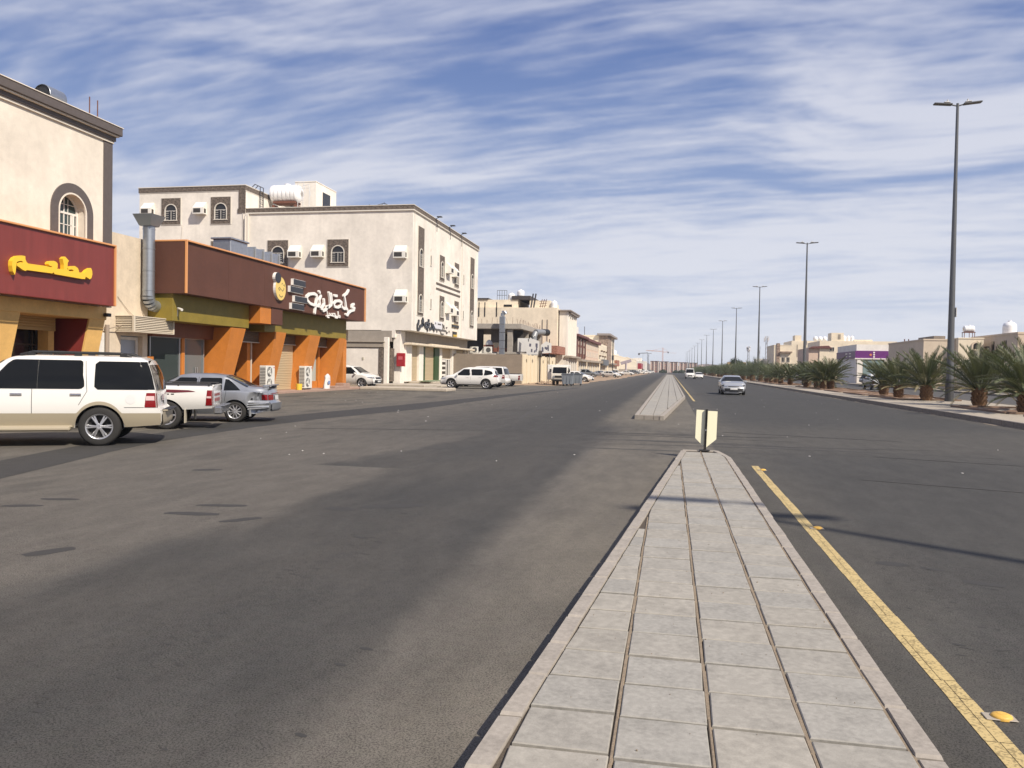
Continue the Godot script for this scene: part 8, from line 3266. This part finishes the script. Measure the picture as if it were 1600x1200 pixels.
	skin_part(o, func(b):
		for s in [-1.0, 1.0]:
			kn.end(b, 1.0, 0.19, 0.26, s * 0.35, s * 0.85, 0.03), "lower_lip", m("lip_silver", Color(0.55, 0.57, 0.6), 0.3))
	skin_part(o, func(b): b.box(Vector3(1.15, 1.0, 0.35), Vector3(0.3, 0.03, 0.4), 0.01), "dashboard_paper", m("sheet_white", Color(0.66, 0.65, 0.62), 0.7))


func pickup_bed(o: Node3D, k: CarSkin) -> void:
	skin_part(o, func(b): k.upper(b, -2.50, -0.98, 0.80, 0.80, 0.004), "load_bed", m("bed_dark", Color(0.03, 0.03, 0.032), 0.7))
	for sg in [-1.0, 1.0]:
		skin_part(o, func(b):
			b.tube([Vector3(-2.5, 1.19, sg * 0.76), Vector3(-1.0, 1.20, sg * 0.76)], 0.018, 6)
			for x in [-2.45, -1.7, -1.05]:
				b.box(Vector3(x, 1.16, sg * 0.77), Vector3(0.04, 0.07, 0.03), 0.005), "bed_rail", m("bed_dark"))
	skin_part(o, func(b): b.box(Vector3(-2.55, 1.14, 0), Vector3(0.05, 0.05, 1.5), 0.015), "tailgate_top", k.s.paint)


func vehicles_far() -> void:
	var white := paint("paint_white")
	var pearl := paint("paint_pearl")
	var silver := silver_paint()
	var dim := paint("paint_grey", Color(0.14, 0.15, 0.16), 0.3)
	# old cab-over lorry with a white box, facing us
	var o := thing("lorry", Vector3(-11.9, 0, -84.0), "old dusty white lorry with a box body on the sandy verge", "lorry")
	var dusty := m("dusty_white", Color(0.62, 0.585, 0.51), 0.6, 0.0, "mottle", 0.8)
	var b := B.new()
	var cab := []
	for q in [[0.55, 0.0], [0.75, 0.06], [1.15, 0.06], [1.22, 0.0], [1.95, -0.38], [2.05, -0.55]]:
		cab.append(Vector2(q[1], q[0]))
	var prof := PackedVector2Array([Vector2(-1.6, 0.5)])
	for c in cab:
		prof.append(c)
	prof.append(Vector2(-1.5, 2.08))
	prof.append(Vector2(-1.6, 1.9))
	var at := Vector3(-11.3, 0, -82.2)
	b.prism(prof, Transform3D(Basis(Vector3(0, 0, 1), Vector3(0, 1, 0), Vector3(-1, 0, 0)), at + Vector3(0.85, 0, 0)), 1.7, true)
	part(b, "cab", dusty, o)
	b = B.new()
	b.quad(at + Vector3(-0.74, 1.28, 0.012), at + Vector3(0.74, 1.28, 0.012), at + Vector3(0.70, 1.90, -0.31), at + Vector3(-0.70, 1.90, -0.31))
	part(b, "windscreen", m("car_glass"), o)
	for s in [-1.0, 1.0]:
		b = B.new()
		b.quad(at + Vector3(s * 0.862, 1.3, -0.2), at + Vector3(s * 0.862, 1.3, -1.2), at + Vector3(s * 0.862, 1.85, -1.2), at + Vector3(s * 0.862, 1.85, -0.5))
		part(b, "side_window", m("car_glass"), o)
		b = B.new()
		b.cyl(at + Vector3(s * 0.6, 0.86, 0.05), at + Vector3(s * 0.6, 0.86, 0.09), 0.13, 0.13, 12)
		part(b, "headlight", m("headlight", Color(0.36, 0.38, 0.40), 0.10, 0.5), o)
		b = B.new()
		b.box(at + Vector3(s * 1.0, 1.55, -0.05), Vector3(0.16, 0.32, 0.06), 0.02)
		part(b, "mirror", m("car_black"), o)
	b = B.new()
	b.box(at + Vector3(0, 0.9, 0.06), Vector3(1.0, 0.22, 0.03), 0.005)
	b.box(at + Vector3(0, 0.55, 0.04), Vector3(1.72, 0.16, 0.10), 0.02)
	part(b, "grille", m("car_black"), o)
	b = B.new()
	b.span(at + Vector3(-1.55, 0.55, -1.75), at + Vector3(0.55, 2.15, -4.8), 0.03)
	part(b, "box_body", m("box_white", Color(0.74, 0.73, 0.70), 0.5), o)
	b = B.new()
	b.span(at + Vector3(-0.5, 0.4, -0.3), at + Vector3(0.5, 0.6, -4.6))
	part(b, "chassis", m("car_black"), o)
	var wm := wheel_meshes(0.36, 0.24, 5, 0.22)
	for q in [[-0.72, -0.75], [0.72, -0.75], [-0.72, -3.6], [0.72, -3.6]]:
		var w := Node3D.new()
		w.name = "wheel"
		o.add_child(w, true)
		w.position = at + Vector3(q[0], 0.36, q[1]) - where(o)
		w.rotation.y = PI / 2
		put(wm[0], "tyre", m("tyre", Color(0.022, 0.021, 0.020), 0.85), w, Transform3D())
		put(wm[1], "rim", m("dusty_white"), w, Transform3D())
	# cars beside the road further on
	var far := func(spec: Dictionary) -> Dictionary:
		spec.far = true
		return spec
	car("parked_car", far.call(spec_sedan_new(white)), Vector3(-12.6, 0, -108.5), -0.12, "white saloon just beyond the grey wheeled bins", "car")
	car("parked_car", far.call(spec_suv_mid(dim)), Vector3(-18.4, 0, -178.0), 0.1, "dark grey car nearest the brown house's shopfronts", "car")
	car("parked_car", far.call(spec_sedan_new(silver)), Vector3(-15.6, 0, -184.0), 0.15, "silver saloon between a dark and a white car on the verge", "car")
	car("parked_car", far.call(spec_sedan_new(white)), Vector3(-13.0, 0, -178.0), -0.35, "white saloon to the right of the silver one on the verge", "car")
	var pk := spec_pickup(white)
	o = car("pickup_truck", far.call(pk), Vector3(-15.2, 0, -226.0), -0.1, "distant white pick-up on the left verge", "pick-up")
	pickup_bed(o, CarSkin.new(pk))
	car("parked_car", far.call(spec_sedan_new(white)), Vector3(-13.8, 0, -262.0), -0.1, "distant white saloon right of the white pick-up", "car")
	car("parked_car", far.call(spec_suv_mid(dim)), Vector3(-14.4, 0, -330.0), 0.0, "distant dark car at the left kerb before the white ones", "car")
	for k in 9:
		var col: Material = [white, silver, white, pearl, white, dim, white, silver, white][k]
		car("parked_car", far.call(spec_sedan_new(col) if k % 3 else spec_suv_mid(col)), Vector3(-13.2 + 0.6 * (k % 3), 0, -368.0 - k * 19.0), PI / 2 if k % 2 else 0.2, "tiny far car in the row parked along the left kerb", "car", "far cars along the left kerb")
	# oncoming traffic
	car("moving_van", far.call(spec_van(white)), Vector3(4.3, 0, -180.5), -PI / 2, "white minibus coming towards us behind the white saloon", "van")
	car("moving_car", far.call(spec_sedan_new(white)), Vector3(6.3, 0, -182.0), -PI / 2, "white saloon coming towards us beside the white minibus", "car")
	# right side
	var rp := spec_pickup(paint("paint_pickup_grey", Color(0.62, 0.63, 0.64), 0.3))
	o = car("pickup_truck", rp, Vector3(22.6, 0, -95.3), PI / 2, "white pick-up half hidden by palms on the second carriageway", "pick-up")
	pickup_bed(o, CarSkin.new(rp))
	car("parked_car", far.call(spec_suv_mid(dim)), Vector3(33.0, 0, -139.0), 0.3, "dark car parked before the purple-banded shop", "car")
	car("parked_car", far.call(spec_sedan_new(paint("paint_tan", Color(0.25, 0.20, 0.16), 0.4))), Vector3(38.2, 0, -138.0), 0.2, "brownish car parked right of the dark one by the purple shop", "car")
	car("parked_car", far.call(spec_sedan_new(white)), Vector3(26.0, 0, -182.0), PI / 2, "white saloon glimpsed between palms on the second carriageway", "car")
	car("parked_car", far.call(spec_sedan_new(dim)), Vector3(24.0, 0, -326.0), 0.0, "dark car before the pale orange wall", "car")
